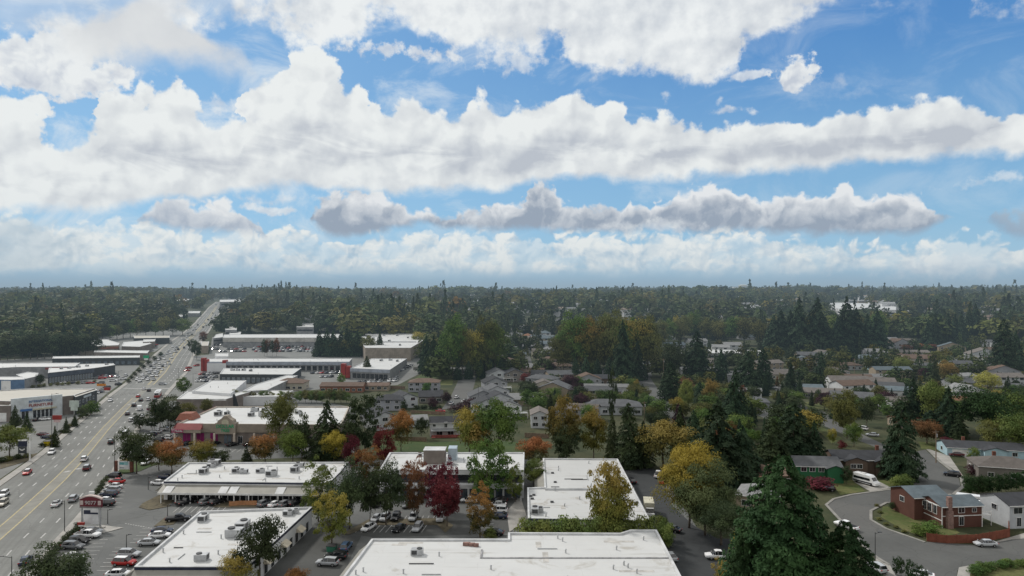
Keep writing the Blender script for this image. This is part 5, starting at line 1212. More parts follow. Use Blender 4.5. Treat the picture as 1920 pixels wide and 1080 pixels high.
# ---------------------------------------------------------------- trees placed from the photograph
def PT(kind, leaf, x, yt, yb, wpx, label, lod='mid', cat=None, pale=False, group=None, name=None):
    """x: column; yt, yb: rows of crown top and trunk foot; wpx: crown width, all in photo pixels"""
    g = G(x, yb); mpp = g.y / F
    if kind in ('fir', 'spire'): wpx *= 1.28
    if kind == 'cedar' and lod != 'giant': wpx *= 1.12
    HOUSE_XY.append((g.x, g.y, wpx * mpp * .35))
    return tree(kind, leaf, g, wpx * mpp, (yb - yt) * mpp * 1.02, label, cat, group, lod, name, pale)
for a in [
    ('pine', 'dark', 108, 1030, 1130, 118, 'dark round pine rising from the hedge at the bottom by the road', 'hi'),
    ('pine', 'dark', 487, 965, 1092, 82, 'open dark pine between the low white roof and alley', 'hi'),
    ('round', 'yelgreen', 441, 1042, 1110, 66, 'yellow-green tree at the corner of the lowest roof', 'hi'), ('round', 'orange', 552, 1066, 1120, 44, 'orange treetop cut by the bottom edge in the alley', 'hi'),
    ('loose', 'yelgreen', 622, 921, 1022, 72, 'yellow and orange tree on the island by the silver SUV', 'hi'), ('loose', 'light', 597, 876, 978, 66, 'light green open tree at the end of the second roof', 'hi'),
    ('pine', 'dark', 655, 874, 992, 78, 'broad dark pine nearest the yellow island tree', 'hi'), ('pine', 'dark', 724, 868, 985, 72, 'dark pine between the orange tree and the rust tree', 'hi'), ('pine', 'dark', 694, 900, 982, 44, 'lower dark pine between two taller dark pines', 'hi'),
    ('loose', 'orange', 691, 841, 915, 58, 'orange tree rising between two dark pines', 'hi'), ('oval', 'crimson', 661, 817, 890, 38, 'shorter crimson tree left of the orange tree', 'hi'), ('oval', 'crimson', 719, 800, 880, 44, 'taller crimson oval tree against the grass', 'hi'),
    ('loose', 'rust', 777, 862, 975, 50, 'thin rust-coloured tree in front of the office', 'hi'), ('loose', 'maroon', 815, 872, 960, 60, 'purple-red tree against the office windows', 'hi'), ('oval', 'crimson', 838, 893, 988, 62, 'deep crimson tree standing on the car park island', 'hi'), ('loose', 'maroon', 838, 866, 960, 44, 'wispy purple treetop above the crimson island tree', 'hi'),
    ('loose', 'green', 913, 824, 944, 84, 'open green tree in front of the office roof', 'hi'), ('loose', 'orange', 900, 921, 1008, 60, 'orange-topped green tree in the bay east of the crimson tree', 'hi'), ('shrub', 'light', 920, 988, 1012, 26, 'light green shrub beside the orange-topped tree', 'mid'),
    ('loose', 'light', 966, 872, 942, 34, 'small light green tree at the office corner', 'hi'), ('round', 'light', 1000, 864, 914, 44, 'bright green tree between office and stained roof', 'hi'), ('round', 'orange', 1001, 820, 876, 60, 'orange and olive tree behind the office roof end', 'hi'),
    ('loose', 'yelgreen', 1138, 866, 1022, 80, 'sparse rust and green tree over the L-shaped roof', 'hi'), ('round', 'yelgreen', 1150, 905, 1022, 78, 'olive lower boughs beside the sparse rust tree', 'hi'),
    ('round', 'yellow', 1292, 841, 990, 118, 'large golden yellow maple beside the alley', 'giant'), ('round', 'greygreen', 1322, 872, 1004, 118, 'large grey-green tree overlapping the golden maple', 'giant'), ('pine', 'dark', 1352, 930, 1022, 112, 'dark spreading tree below the golden maple', 'giant'),
    ('cedar', 'bigfir', 1466, 862, 1200, 285, 'enormous dense green conifer towering over the cul-de-sac', 'giant'), ('cedar', 'bigfir', 1588, 985, 1230, 215, 'second dense conifer at the foot of the enormous one', 'giant'), ('cedar', 'bigfir', 1395, 1000, 1210, 110, 'narrower dense conifer west of the enormous one', 'giant'),
    ('loose', 'yelgreen', 1388, 1008, 1110, 42, 'yellow-leaved bush tree against the enormous conifer', 'hi'), ('loose', 'yelgreen', 1360, 1052, 1120, 50, 'low yellow bush tree at the bottom of the alley', 'hi'),
    ('fir', 'fir', 1345, 752, 905, 128, 'tall dark fir behind the golden maple', 'hi'), ('fir', 'fir', 1392, 800, 905, 90, 'dark fir right behind the golden maple, half its height', 'hi'),
    ('cedar', 'fir', 1488, 757, 880, 104, 'dense dark evergreen behind the green bungalow', 'hi'), ('fir', 'fir', 1527, 790, 882, 50, 'narrow fir leaning on the dense evergreen by green bungalow', 'hi'), ('cedar', 'dark', 1448, 785, 888, 84, 'low dense evergreen west of the green bungalow', 'hi'),
    ('cedar', 'fir', 1690, 755, 898, 78, 'tall dense cypress beside the utility pole', 'hi'), ('cedar', 'fir', 1676, 800, 895, 48, 'shorter cypress joined to the tall one', 'hi'),
    ('oval', 'autumn', 1055, 744, 868, 68, 'brown-orange oval tree behind the back wing roof', 'hi'), ('oval', 'yelgreen', 1113, 768, 862, 56, 'yellow-green oval tree next to the tall thin firs', 'hi'), ('oval', 'dark', 1062, 800, 872, 56, 'dark tree under the brown-orange oval tree', 'hi'),
    ('cedar', 'dark', 1148, 775, 870, 30, 'very thin dark spire right of the yellow-green oval', 'hi'), ('cedar', 'dark', 1178, 758, 876, 62, 'dark brownish conifer left of the olive tree', 'hi'), ('fir', 'dark', 1206, 790, 874, 44, 'dark fir filling the gap by the olive tree', 'hi'),
    ('round', 'autumn', 1243, 789, 878, 98, 'broad olive-brown tree above the alley end', 'hi'), ('fir', 'fir', 1300, 770, 860, 60, 'dark fir between the olive-brown tree and the tall fir', 'hi'), ('fir', 'dark', 1275, 762, 850, 40, 'plum-dark conifer above the olive-brown tree', 'mid'),
    ('loose', 'dark', 1147, 693, 800, 16, 'nearly bare thin tree before the dark hip roof', 'mid'),
    ('pine', 'dark', 256, 803, 888, 66, 'dark pine behind the clinic sign at the kerb', 'hi'), ('round', 'orange', 322, 828, 888, 54, 'orange-topped tree left of the yellow-green one at the beige shop', 'hi'), ('round', 'autumn', 298, 828, 882, 44, 'olive tree between the dark pine and the orange-topped tree', 'hi'),
    ('round', 'yelgreen', 378, 823, 876, 50, 'yellow-green tree before the beige shop awning', 'hi'), ('round', 'dark', 414, 842, 874, 40, 'low dark tree before the beige shop entrance', 'mid'), ('cedar', 'dark', 462, 838, 874, 24, 'small dark cypress in the shop car park', 'mid'),
    ('round', 'orange', 497, 811, 874, 56, 'orange-topped tree at the right of the beige shop', 'hi'), ('round', 'green', 549, 808, 872, 56, 'green tree beside the orange-topped shop tree', 'hi'), ('round', 'olive', 524, 742, 842, 56, 'tall olive tree cutting across the beige shop roof', 'hi'),
    ('pine', 'dark', 566, 782, 866, 44, 'dark pine between the green tree and beige roof end', 'mid'), ('fir', 'dark', 613, 752, 858, 74, 'broad dark conifer over the beige shop roof end', 'hi'), ('round', 'yellow', 626, 808, 866, 46, 'yellow tree left of the crimson pair', 'hi'),
    ('loose', 'dark', 684, 740, 856, 66, 'grey-green open tree behind the crimson pair', 'hi'), ('round', 'dark', 655, 790, 860, 44, 'dark rounded tree above the shorter crimson tree', 'mid'),
    ('round', 'orange', 752, 770, 846, 52, 'orange and green tree in front of the lavender houses', 'hi'), ('round', 'dark', 790, 783, 822, 26, 'small round dark tree left of the white house', 'mid'),
    ('round', 'yelgreen', 880, 768, 852, 62, 'olive-yellow tree right of the white house', 'hi'), ('round', 'green', 935, 750, 856, 82, 'big green tree behind the office roof', 'hi'), ('round', 'autumn', 895, 800, 856, 60, 'olive lower tree behind the office plant', 'mid'),
    ('pine', 'dark', 300, 745, 812, 40, 'dark open conifer at the corner by the red bus', 'hi'), ('pine', 'dark', 320, 752, 812, 48, 'dark broad pine above the beige shop tower', 'hi'), ('pine', 'dark', 262, 776, 806, 30, 'small round pine on the verge below the pink sign', 'mid'), ('pine', 'dark', 285, 782, 808, 30, 'second small pine on the verge below the pink sign', 'mid'),
    ('oval', 'green', 344, 707, 742, 30, 'green cone-shaped tree on the street corner', 'mid'), ('round', 'olive', 350, 752, 792, 34, 'olive tree behind the tiled tower roof', 'mid'), ('round', 'olive', 386, 748, 778, 26, 'olive tree against the taupe back wall', 'mid'),
    ('oval', 'dark', 361, 635, 668, 18, 'dark oval street tree beside the far road', 'mid'), ('oval', 'dark', 369, 640, 674, 18, 'dark oval street tree just past its twin', 'mid'), ('oval', 'rust', 381, 622, 644, 16, 'small rust tree beside the far road', 'mid'),
    ('round', 'light', 18, 797, 856, 64, 'yellow-green tree above the dark kerb sign', 'hi'), ('spire', 'dark', 28, 760, 800, 26, 'thin dark cedar before the furniture store', 'mid'), ('spire', 'dark', 50, 775, 808, 22, 'dark cedar beside the furniture store door', 'mid'), ('spire', 'dark', 103, 798, 838, 18, 'thin dark kerb conifer by the tall lamp', 'mid'), ('spire', 'dark', 124, 782, 812, 16, 'thin dark kerb conifer before the green-white sign', 'mid'), ('spire', 'dark', 140, 776, 800, 14, 'thin dark kerb conifer under the green-white sign', 'mid'),
    ('shrub', 'green', 170, 752, 778, 32, 'bushy green shrub by the dark end wall', 'mid'), ('shrub', 'dark', 155, 765, 784, 22, 'dark shrub below the dark end wall', 'mid'), ('round', 'dark', 76, 702, 724, 16, 'small dark tree by the charcoal shop row', 'mid'),
    ('fir', 'dark', 712, 617, 668, 18, 'small open fir before the department store roof', 'mid'), ('fir', 'dark', 688, 668, 706, 26, 'dark fir growing before the red corner tower', 'mid'), ('round', 'yelgreen', 784, 620, 652, 28, 'golden tree at the department store corner', 'mid'), ('oval', 'green', 640, 700, 722, 16, 'small green tree at the corner of the car park', 'mid'),
    ('round', 'dark', 1259, 645, 712, 48, 'dark cedar beside the golden poplar', 'mid'), ('cedar', 'fir', 1257, 678, 750, 50, 'broad pointed cedar at the bend of the brown street', 'hi'), ('cedar', 'fir', 1307, 622, 712, 56, 'broad dark cedar before the long white roofs', 'hi'), ('fir', 'fir', 1168, 603, 718, 52, 'tall black-green fir in front of the poplar wood', 'hi'), ('fir', 'fir', 1195, 640, 712, 36, 'dark fir at the right end of the poplar wood', 'mid'),
    ('oval', 'light', 1286, 712, 775, 32, 'bright green oval tree beside the pointed cedar', 'hi'), ('round', 'yelgreen', 1270, 742, 785, 30, 'yellowish tree beneath the bright green oval', 'mid'), ('cedar', 'fir', 1312, 716, 760, 30, 'squat dark evergreen in the hedge garden', 'mid'), ('round', 'autumn', 1332, 714, 770, 34, 'brown-green tree by the hedge garden', 'mid'),
    ('spire', 'fir', 1378, 690, 800, 64, 'tall open fir with sky-lit branches over grey roofs', 'hi'), ('cedar', 'fir', 1403, 660, 735, 60, 'dark fir group member east of the pale drive', 'mid'), ('cedar', 'fir', 1432, 655, 728, 42, 'dark fir group member nearest the grey bungalow', 'mid'), ('fir', 'fir', 1352, 655, 712, 34, 'dark fir group member beside the apartments', 'mid'),
    ('round', 'olive', 1340, 780, 830, 60, 'greyish green tree in front of the tall open fir', 'mid'), ('round', 'green', 1320, 762, 815, 44, 'soft green tree left of the tall open fir', 'mid'),
    ('spire', 'fir', 1483, 675, 737, 30, 'dark tree beside the orange one on the dry lawn', 'mid'), ('spire', 'orange', 1457, 705, 724, 11, 'small bright orange tree on the dry lawn', 'mid'), ('fir', 'fir', 1540, 660, 718, 30, 'dark fir left of the small round tree', 'mid'), ('round', 'olive', 1557, 686, 722, 28, 'small round olive tree between bungalows', 'mid'),
    ('round', 'plum', 1546, 738, 768, 32, 'dark plum tree by the curved pale drive', 'hi'), ('oval', 'olive', 1588, 732, 822, 58, 'tall weeping birch with pale trunk', 'hi'), ('round', 'dark', 1625, 745, 800, 34, 'dark tree right of the weeping birch', 'mid'), ('round', 'plum', 1660, 732, 762, 38, 'dark plum tree before the bright gables', 'mid'),
    ('round', 'green', 1601, 794, 838, 34, 'round green tree under the weeping birch', 'hi'), ('oval', 'yelgreen', 1561, 803, 833, 18, 'small yellowish oval tree by the brown drive', 'mid'), ('shrub', 'maroon', 1578, 826, 842, 17, 'maroon shrub under the round green tree', 'mid'), ('oval', 'dark', 1587, 874, 908, 24, 'small dark tree in front of the camper van', 'mid'),
    ('round', 'light', 1690, 668, 704, 32, 'lime green tree between the two bungalows', 'hi'), ('round', 'autumn', 1778, 680, 722, 38, 'half orange half green tree', 'hi'), ('round', 'light', 1790, 702, 730, 30, 'pale green tree below the half orange one', 'mid'), ('cedar', 'dark', 1753, 676, 726, 22, 'dark cypress left of the half orange tree', 'mid'), ('round', 'plum', 1735, 690, 712, 26, 'blackish plum tree by the grey bungalow', 'mid'),
    ('round', 'lemon', 1852, 697, 742, 42, 'brilliant lemon yellow tree', 'hi'), ('pine', 'bigfir', 1850, 724, 822, 100, 'massive dark green tree under the lemon yellow one', 'hi'), ('fir', 'fir', 1778, 725, 815, 56, 'dark spruce between the pale green and massive trees', 'hi'), ('round', 'light', 1750, 715, 802, 62, 'pale feathery green tree left of the spruce', 'hi'), ('fir', 'fir', 1712, 708, 800, 46, 'dark fir left of the pale feathery tree', 'hi'), ('fir', 'fir', 1745, 770, 812, 66, 'dark low fir beneath the pale feathery tree', 'mid'),
    ('oval', 'dark', 1692, 745, 800, 40, 'brown-green tree above the tall cypress', 'mid'), ('round', 'rust', 1738, 786, 832, 54, 'rust-orange tree behind the utility pole', 'hi'), ('shrub', 'maroon', 1776, 820, 842, 28, 'maroon bush beside the blue ranch house', 'mid'), ('cedar', 'dark', 1798, 776, 822, 32, 'dark box-shaped evergreen by the blue ranch', 'mid'),
    ('round', 'light', 1908, 772, 850, 74, 'vivid green tree at the right edge', 'hi'), ('round', 'olive', 1862, 790, 842, 56, 'olive tree left of the vivid green one', 'hi'), ('round', 'green', 1900, 736, 810, 60, 'mid-green tree behind the vivid green one', 'mid'), ('round', 'dark', 1725, 720, 760, 30, 'dark tree behind the feathery green tree', 'mid'),
    ('cedar', 'fir', 1882, 600, 708, 56, 'very tall dark double fir above the lemon tree', 'hi'), ('fir', 'fir', 1905, 620, 700, 34, 'dark fir right of the double fir', 'mid'), ('oval', 'light', 1826, 838, 872, 22, 'green garden tree before the blue ranch house', 'mid'), ('shrub', 'plum', 1822, 872, 890, 26, 'plum shrub bed in front of the grey-brown house', 'mid'),
    ('shrub', 'maroon', 1535, 895, 918, 54, 'maroon shrubs before the green bungalow', 'mid'), ('shrub', 'light', 1694, 890, 912, 40, 'clipped bright green hedge by the camper drive', 'mid'), ('shrub', 'light', 1682, 893, 913, 24, 'clipped bright green shrub ending the drive hedge', 'mid'),
    ('shrub', 'green', 1747, 976, 1003, 40, 'big green shrub at the brick house corner', 'mid'), ('shrub', 'green', 1722, 984, 1003, 30, 'lower green shrub on the brick house lawn', 'mid'), ('round', 'dark', 1673, 942, 958, 13, 'small clipped tree on the cul-de-sac corner', 'mid'), ('round', 'green', 1688, 942, 958, 12, 'small green garden tree on the cul-de-sac corner', 'mid'),
    ('round', 'plum', 1070, 700, 735, 34, 'upper plum tree in the dark row', 'hi'), ('round', 'plum', 1082, 722, 752, 34, 'second plum tree in the dark row', 'hi'), ('round', 'plum', 1090, 738, 770, 34, 'third plum tree in the dark row', 'hi'), ('round', 'plum', 1096, 755, 786, 32, 'lowest plum tree in the dark row', 'hi'),
    ('round', 'plum', 964, 678, 700, 32, 'plum tree by the brown roofs of the short street', 'mid'), ('round', 'plum', 1030, 678, 700, 28, 'plum tree across the short street', 'mid'), ('round', 'maroon', 985, 700, 722, 22, 'maroon tree below the short street', 'mid'), ('round', 'green', 1012, 735, 772, 40, 'bright garden tree behind the stacked beige gables', 'mid'), ('round', 'green', 990, 730, 768, 34, 'garden tree between gable row and beige gables', 'mid'), ('round', 'light', 1045, 735, 778, 24, 'yellow-green garden tree beside the pale street', 'mid'),
    ('round', 'plum', 838, 736, 758, 22, 'plum bush on the short grey street corner', 'mid'), ('round', 'plum', 812, 746, 768, 22, 'plum bush by the hedge garden', 'mid'), ('shrub', 'plum', 862, 756, 772, 40, 'dark plum shrubs at the foot of the grey street', 'mid'), ('shrub', 'plum', 880, 748, 764, 30, 'dark plum shrubs beside the grey street gate', 'mid'), ('round', 'green', 800, 718, 738, 18, 'round green tree before the lavender wall', 'mid'), ('round', 'dark', 757, 752, 778, 16, 'dark slim tree between two pale houses', 'mid'), ('round', 'light', 820, 740, 752, 12, 'yellow shrub beside the plum bush', 'mid'),
    ('round', 'green', 1103, 755, 800, 30, 'green tree under the plum row', 'mid'), ('round', 'dark', 1220, 775, 800, 30, 'dark shrubs by the teal gable', 'mid'), ('shrub', 'green', 1218, 742, 760, 24, 'hedge shrub beside the brown street', 'mid'), ('shrub', 'green', 1228, 757, 770, 18, 'second hedge shrub beside the brown street', 'mid'), ('round', 'dark', 1240, 768, 812, 34, 'grey-green tree at the bottom of the brown street', 'mid'), ('cedar', 'plum', 1272, 758, 820, 34, 'purple-dark tree left of the palm-like bush', 'mid')]:
    PT(*a)
def row(name, kind, leaf, pts, n, wpx, hpx, label, group, cat='tree', lod='mid', jit=.12):
    for i in range(n):
        u = i / max(1, n - 1) * (len(pts) - 1); k = min(int(u), len(pts) - 2); f = u - k
        x = pts[k][0] + (pts[k + 1][0] - pts[k][0]) * f; y = pts[k][1] + (pts[k + 1][1] - pts[k][1]) * f
        s = rng.uniform(1 - jit, 1 + jit)
        PT(kind, leaf[i % len(leaf)] if isinstance(leaf, list) else leaf, x + rng.uniform(-2, 2), y - hpx * s, y, wpx * s, label, lod, cat, False, group, name)
row('deciduous_tree', 'oval', ['green', 'olive'], [(424, 757), (560, 755), (650, 756)], 17, 20, 24, 'clipped green tree in the long row behind the beige shop', 'clipped tree row behind the beige shop')
row('poplar_tree', 'round', ['green', 'olive', 'yelgreen', 'olive'], [(848, 706), (930, 704)], 5, 50, 98, 'tall olive poplar in the western clump above the short street', 'poplars in the western clump', lod='hi', jit=.14)
row('poplar_tree', 'round', ['olive', 'green', 'yelgreen', 'olive'], [(1055, 704), (1215, 702)], 8, 62, 100, 'tall olive poplar in the broad eastern clump', 'poplars in the eastern clump', lod='hi', jit=.16)
row('poplar_tree', 'poplar', ['olive', 'green'], [(1062, 690), (1215, 684)], 7, 40, 92, 'olive poplar in the back line of the eastern clump', 'poplars in the back line of the eastern clump', jit=.06)
row('arborvitae', 'column', 'bigfir', [(1812, 928), (1862, 925), (1930, 915)], 17, 19, 34, 'slim green arborvitae in the row before the grey-brown house', 'arborvitae row by the grey-brown house')
row('arborvitae', 'column', 'bigfir', [(1680, 1078), (1735, 1105)], 6, 15, 40, 'slim green arborvitae in the row at the bottom edge', 'arborvitae row at the bottom edge', lod='mid')
row('hedge_shrub', 'shrub', 'green', [(1830, 1078), (1850, 1068), (1900, 1062), (1960, 1064)], 9, 26, 15, 'rounded clipped hedge plant ringing the lower lawn', 'hedge ringing the lower lawn', 'hedge')
row('hedge_shrub', 'shrub', 'light', [(985, 1034), (1075, 1034), (1215, 1030)], 15, 40, 60, 'bright green shrub in the row between two white roofs', 'shrub row between two white roofs', 'shrub')
row('hedge_shrub', 'shrub', 'light', [(1238, 1010), (1250, 1028)], 3, 26, 44, 'bright green shrub at the alley corner of the huge roof', 'shrubs at the alley corner', 'shrub')
row('hedge_shrub', 'shrub', 'dark', [(199, 903), (184, 925), (170, 944)], 7, 13, 10, 'dark hedge plant between road and upper parked row', 'hedge along the upper parked row', 'hedge')
row('hedge_shrub', 'shrub', 'dark', [(147, 992), (125, 1015), (100, 1042), (80, 1062)], 11, 17, 13, 'dark hedge plant between road and lower parked row', 'hedge along the lower parked row', 'hedge')
row('hedge_shrub', 'shrub', 'dark', [(777, 768), (826, 768)], 8, 9, 8, 'dark clipped hedge plant around the small field', 'hedge around the small field', 'hedge')
row('hedge_shrub', 'shrub', ['dark', 'olive'], [(78, 838), (98, 822), (142, 792)], 7, 12, 7, 'low shrub on the kerb bed west of the road', 'shrubs on the western kerb bed', 'shrub')
row('hedge_shrub', 'shrub', ['dark', 'olive'], [(0, 868), (50, 858)], 4, 18, 10, 'low shrub below the dark kerb sign', 'shrubs below the dark kerb sign', 'shrub')
row('hedge_shrub', 'shrub', 'dark', [(240, 718), (262, 695), (300, 668)], 8, 10, 8, 'low shrub along the kerb of the waiting queue', 'shrubs along the queue kerb', 'shrub')
row('hedge_shrub', 'shrub', 'olive', [(60, 728), (95, 724), (130, 722), (178, 718)], 10, 9, 6, 'small shrub on the island of the western car park', 'shrubs on the western car park island', 'shrub')
row('hedge_shrub', 'shrub', 'green', [(1378, 842), (1400, 870)], 3, 24, 18, 'green shrub behind the golden maple', 'shrubs behind the golden maple', 'shrub')
row('conifer_tree', 'fir', 'fir', [(600, 668), (640, 668), (668, 668)], 7, 26, 50, 'dark fir in the clump before the department store', 'fir clump before the department store')
row('deciduous_tree', 'round', ['dark', 'olive'], [(606, 667), (640, 668), (690, 668)], 6, 28, 34, 'dark rounded tree under the fir clump', 'rounded trees under the fir clump')
row('conifer_tree', 'fir', 'fir', [(800, 700), (826, 702)], 3, 34, 76, 'tall black fir at the left of the western poplars', 'black firs by the western poplars')
row('conifer_tree', 'cedar', 'fir', [(860, 712), (940, 706)], 5, 20, 32, 'low dark evergreen at the foot of the western poplars', 'low evergreens under the western poplars')
row('conifer_tree', 'cedar', 'fir', [(1080, 716), (1160, 716)], 5, 26, 46, 'low dark evergreen at the foot of the eastern poplars', 'low evergreens under the eastern poplars')
row('conifer_tree', 'fir', 'fir', [(1450, 662), (1540, 666), (1645, 664)], 12, 54, 92, 'towering dark fir in the great eastern stand', 'great eastern fir stand', lod='mid', jit=.28)
row('conifer_tree', 'fir', 'fir', [(1740, 655), (1830, 640)], 8, 30, 62, 'dark fir in the stand above the long brown roof', 'fir stand above the long brown roof')
row('deciduous_tree', 'oval', ['olive', 'green'], [(1522, 664), (1595, 660), (1648, 655)], 4, 36, 72, 'olive deciduous tree inside the great eastern fir stand', 'olive trees in the eastern fir stand')
row('deciduous_tree', 'round', ['olive', 'olive', 'green'], [(1225, 655), (1300, 640), (1420, 650)], 11, 34, 52, 'olive tree behind the long white apartment roofs', 'olive trees behind the apartments')
row('deciduous_tree', 'oval', ['yelgreen'], [(1240, 652), (1268, 640)], 2, 18, 48, 'golden poplar beside the tall white house', 'golden poplars by the tall white house')
row('deciduous_tree', 'round', ['rust', 'orange'], [(1700, 660), (1750, 658)], 3, 26, 14, 'low rust-coloured tree before the long brown roof', 'rust trees before the long brown roof')
row('deciduous_tree', 'oval', ['dark', 'rust'], [(494, 668), (520, 668)], 4, 11, 30, 'narrow car park tree beside the crowded rows', 'narrow trees in the crowded car park')
row('deciduous_tree', 'round', ['dark'], [(0, 676), (90, 672), (175, 668)], 14, 34, 44, 'dark rounded tree on the near edge of the western wood', 'near edge of the western wood')
row('conifer_tree', 'fir', 'fir', [(118, 668), (140, 664)], 2, 26, 62, 'tall dark fir standing before the western wood', 'tall firs before the western wood')
row('deciduous_tree', 'round', ['olive', 'dark', 'green'], [(180, 640), (250, 632), (340, 628)], 12, 28, 30, 'olive tree behind the western shop rows', 'trees behind the western shop rows')

# ---------------------------------------------------------------- scattered trees and houses further out
NEAR_N = NTREE
def blocked(x, y, m=0.0):
    for p in MASKS:
        if inside((x, y), p): return True
    return False
def in_house(x, y, k=1.0):
    for hx, hy, hr in HOUSE_XY:
        if (x - hx) ** 2 + (y - hy) ** 2 < (hr * k) ** 2: return True
    return False
r_ = random.Random(5)
# far houses between the trees
zones = [((960, 1920), (572, 668), 80, 'in the eastern suburb among tall firs', 'far houses in the eastern suburb'), ((700, 960), (552, 600), 30, 'on the wooded rise beyond the department store', 'far houses beyond the department store'),
         ((1000, 1900), (551, 572), 34, 'near the skyline east of the poplars', 'far houses near the eastern skyline'), ((430, 700), (556, 612), 16, 'in trees behind the crowded car park', 'far houses behind the crowded car park'), ((40, 330), (556, 600), 7, 'showing through the western wood', 'far houses in the western wood')]
NH = 0
zones.insert(0, ((1290, 1910), (672, 722), 20, 'between the eastern bungalows', 'houses between the eastern bungalows'))
zones.insert(1, ((860, 1060), (640, 700), 12, 'around the short pale street', 'houses around the short pale street'))
zones.insert(2, ((985, 1185), (705, 800), 9, 'in the gardens around the plum trees', 'houses around the plum trees'))
zones.insert(3, ((1480, 1900), (722, 770), 7, 'in the gardens before the bright gables', 'houses in the gardens before the bright gables'))
for (x0, x1), (y0, y1), n, where, grp in zones:
    k = 0; tries = 0
    while k < n and tries < n * 30:
        tries += 1
        px, py = r_.uniform(x0, x1), r_.uniform(y0, y1); g = G(px, py)
        if blocked(g.x, g.y) or in_house(g.x, g.y, 1.6 if g.y > 700 else 1.75): continue
        rf = r_.choice(('light', 'light', 'grey', 'brown', 'taupe', 'blue')); wl = r_.choice(('white', 'pale', 'cream', 'grey', 'white', 'tan')); ev = r_.choice((3.2, 5.2, 5.4))
        lab = f"{'two-storey' if ev > 4 else 'low'} {wl if wl not in ('pale',) else 'pale-walled'} house with {rf} roof {where}"
        house(lab, 0, 0, r_.uniform(14, 24), r_.uniform(9, 13), ev, r_.uniform(-25, 25), wl, rf, r_.choice(('gx', 'gx', 'hip', 'gy')), .38, 0, group=grp + ' ' + lab, P=Vector((g.x, g.y, 0)))
        k += 1; NH += 1
FAR = {k: [] for k in ('round', 'fir', 'poplar', 'cedar', 'spire')}
cand = []
y = 205.0
while y < 4200:
    sp = .0135 * y + 3.2 if y < 600 else .0150 * y + 4.0 if y < 1600 else .0128 * y + 6.5
    half = y * .80 + 20; x = -half + r_.uniform(0, sp)
    while x < half:
        X, Yy = x + r_.uniform(-.4, .4) * sp, y + r_.uniform(-.45, .45) * sp
        x += sp * (1.0 if y > 900 else .95)
        px = HX + X / Yy * F; 
        cand.append((X, Yy, px))
    y += sp * (1.0 if y < 1300 else .9)
def fogn(x, y): return math.sin(x * .011 + 1.3) * math.sin(y * .009 + .7) + .5 * math.sin(x * .031 + y * .023)
TINT = {'dark': (.55, .75, .62), 'mid': (.85, 1.0, .70), 'olive': (1.25, 1.15, .70), 'yel': (1.7, 1.45, .6), 'rust': (1.6, .95, .55), 'fir': (.45, .62, .52)}
NI = 0
for X, Yy, px in cand:
    py = HY + (HC - zt(Yy)) * F / Yy
    west = px < 330; centre = 330 <= px < 1230
    if Yy < 560 and (px < 800): continue
    if Yy < 430 and px < 985: continue
    if Yy < 292 and px < 1290: continue
    if Yy < 236 and px < 1560: continue
    if Yy < 300 and (px > 1520 or px < 1350): continue
    if Yy > 620 and fogn(X * 1.7 + 300, Yy * 1.3) > .95 and not west: continue
    dens = 1.0 if (west or Yy > 900) else (.72 if px > 1230 else .85)
    if Yy > 800 and px > 620: dens = .64
    if r_.random() > dens: continue
    if blocked(X, Yy) or in_house(X, Yy, 1.12 if Yy > 700 else 1.15): continue
    if rd(0, Yy) - 12 < X < rd(1, Yy) + 12 and Yy < Y1 + 80: continue
    # keep the view to far houses a little open
    if Yy > 560 and any(abs(hx / hy - X / Yy) < hr / hy * .8 and 0 < hy - Yy < 34 for hx, hy, hr in HOUSE_XY[-NH:] if hy < 2600) and r_.random() < .75: continue
    f = fogn(X, Yy); conif = r_.random() < ((.30 + .22 * f if Yy < 1000 else .15 + .17 * f) if not west else .08 + .08 * f)
    h_ = r_.triangular(10, 30, 15) if conif else r_.uniform(11, 20)
    if px > 985 and Yy < 640: h_ *= .66 if Yy > 430 else .44
    if 1255 < px < 1560 and Yy < 330: h_ *= 1.12; conif = r_.random() < .6
    if 640 <= Yy < 2000: h_ *= 1.32 + .28 * math.sin(X * .0105) * math.sin(Yy * .0062 + X * .003)
    if 1230 < px and Yy > 1400: h_ *= 1.1
    if Yy > 2000: h_ = min(h_, 20 + (9 if r_.random() < .10 else 0)) * (1 + .42 * math.sin(X * .0043 + Yy * .002) * math.sin(X * .0137 + 1)) * (1.22 if px > 1150 else 1.08)
    kind = r_.choice(('fir', 'cedar', 'cedar', 'spire') if Yy < 700 else ('fir', 'cedar', 'cedar', 'cedar')) if conif else r_.choice(('round', 'round', 'round', 'poplar'))
    w_ = h_ * (r_.uniform(.38, .58) if conif else r_.uniform(.95, 1.45) if kind == 'round' else r_.uniform(.45, .6))
    tone = r_.choice(('fir', 'fir', 'dark')) if conif else r_.choices(('dark', 'mid', 'olive', 'yel', 'rust'), (6, 6, 5, .35 if not (px > 1230) else .6, .3))[0]
    if Yy < 640 and NI < 240:
        NI += 1
        where = 'among the western trees' if px < 400 else 'behind the pale houses and poplars' if px < 1230 else 'between the bungalows near the tall open fir' if px < 1560 else 'between the bungalows around the lime green tree'
        lf = {'dark': 'dark', 'mid': 'green', 'olive': 'olive', 'yel': 'yelgreen', 'rust': 'rust', 'fir': 'fir'}[tone]
        lab = f"{'conical' if conif else 'rounded'} {lf if lf != 'fir' else 'blackish green'} tree {where}".replace('yelgreen', 'yellowing')
        tree({'round': 'round', 'poplar': 'oval'}.get(kind, kind), lf, (X, Yy, zt(Yy)), w_, h_, lab, group='small trees ' + lab, lod='mid' if Yy < 480 else 'lo')
    else:
        FAR[kind].append((X, Yy, w_, h_, tone))
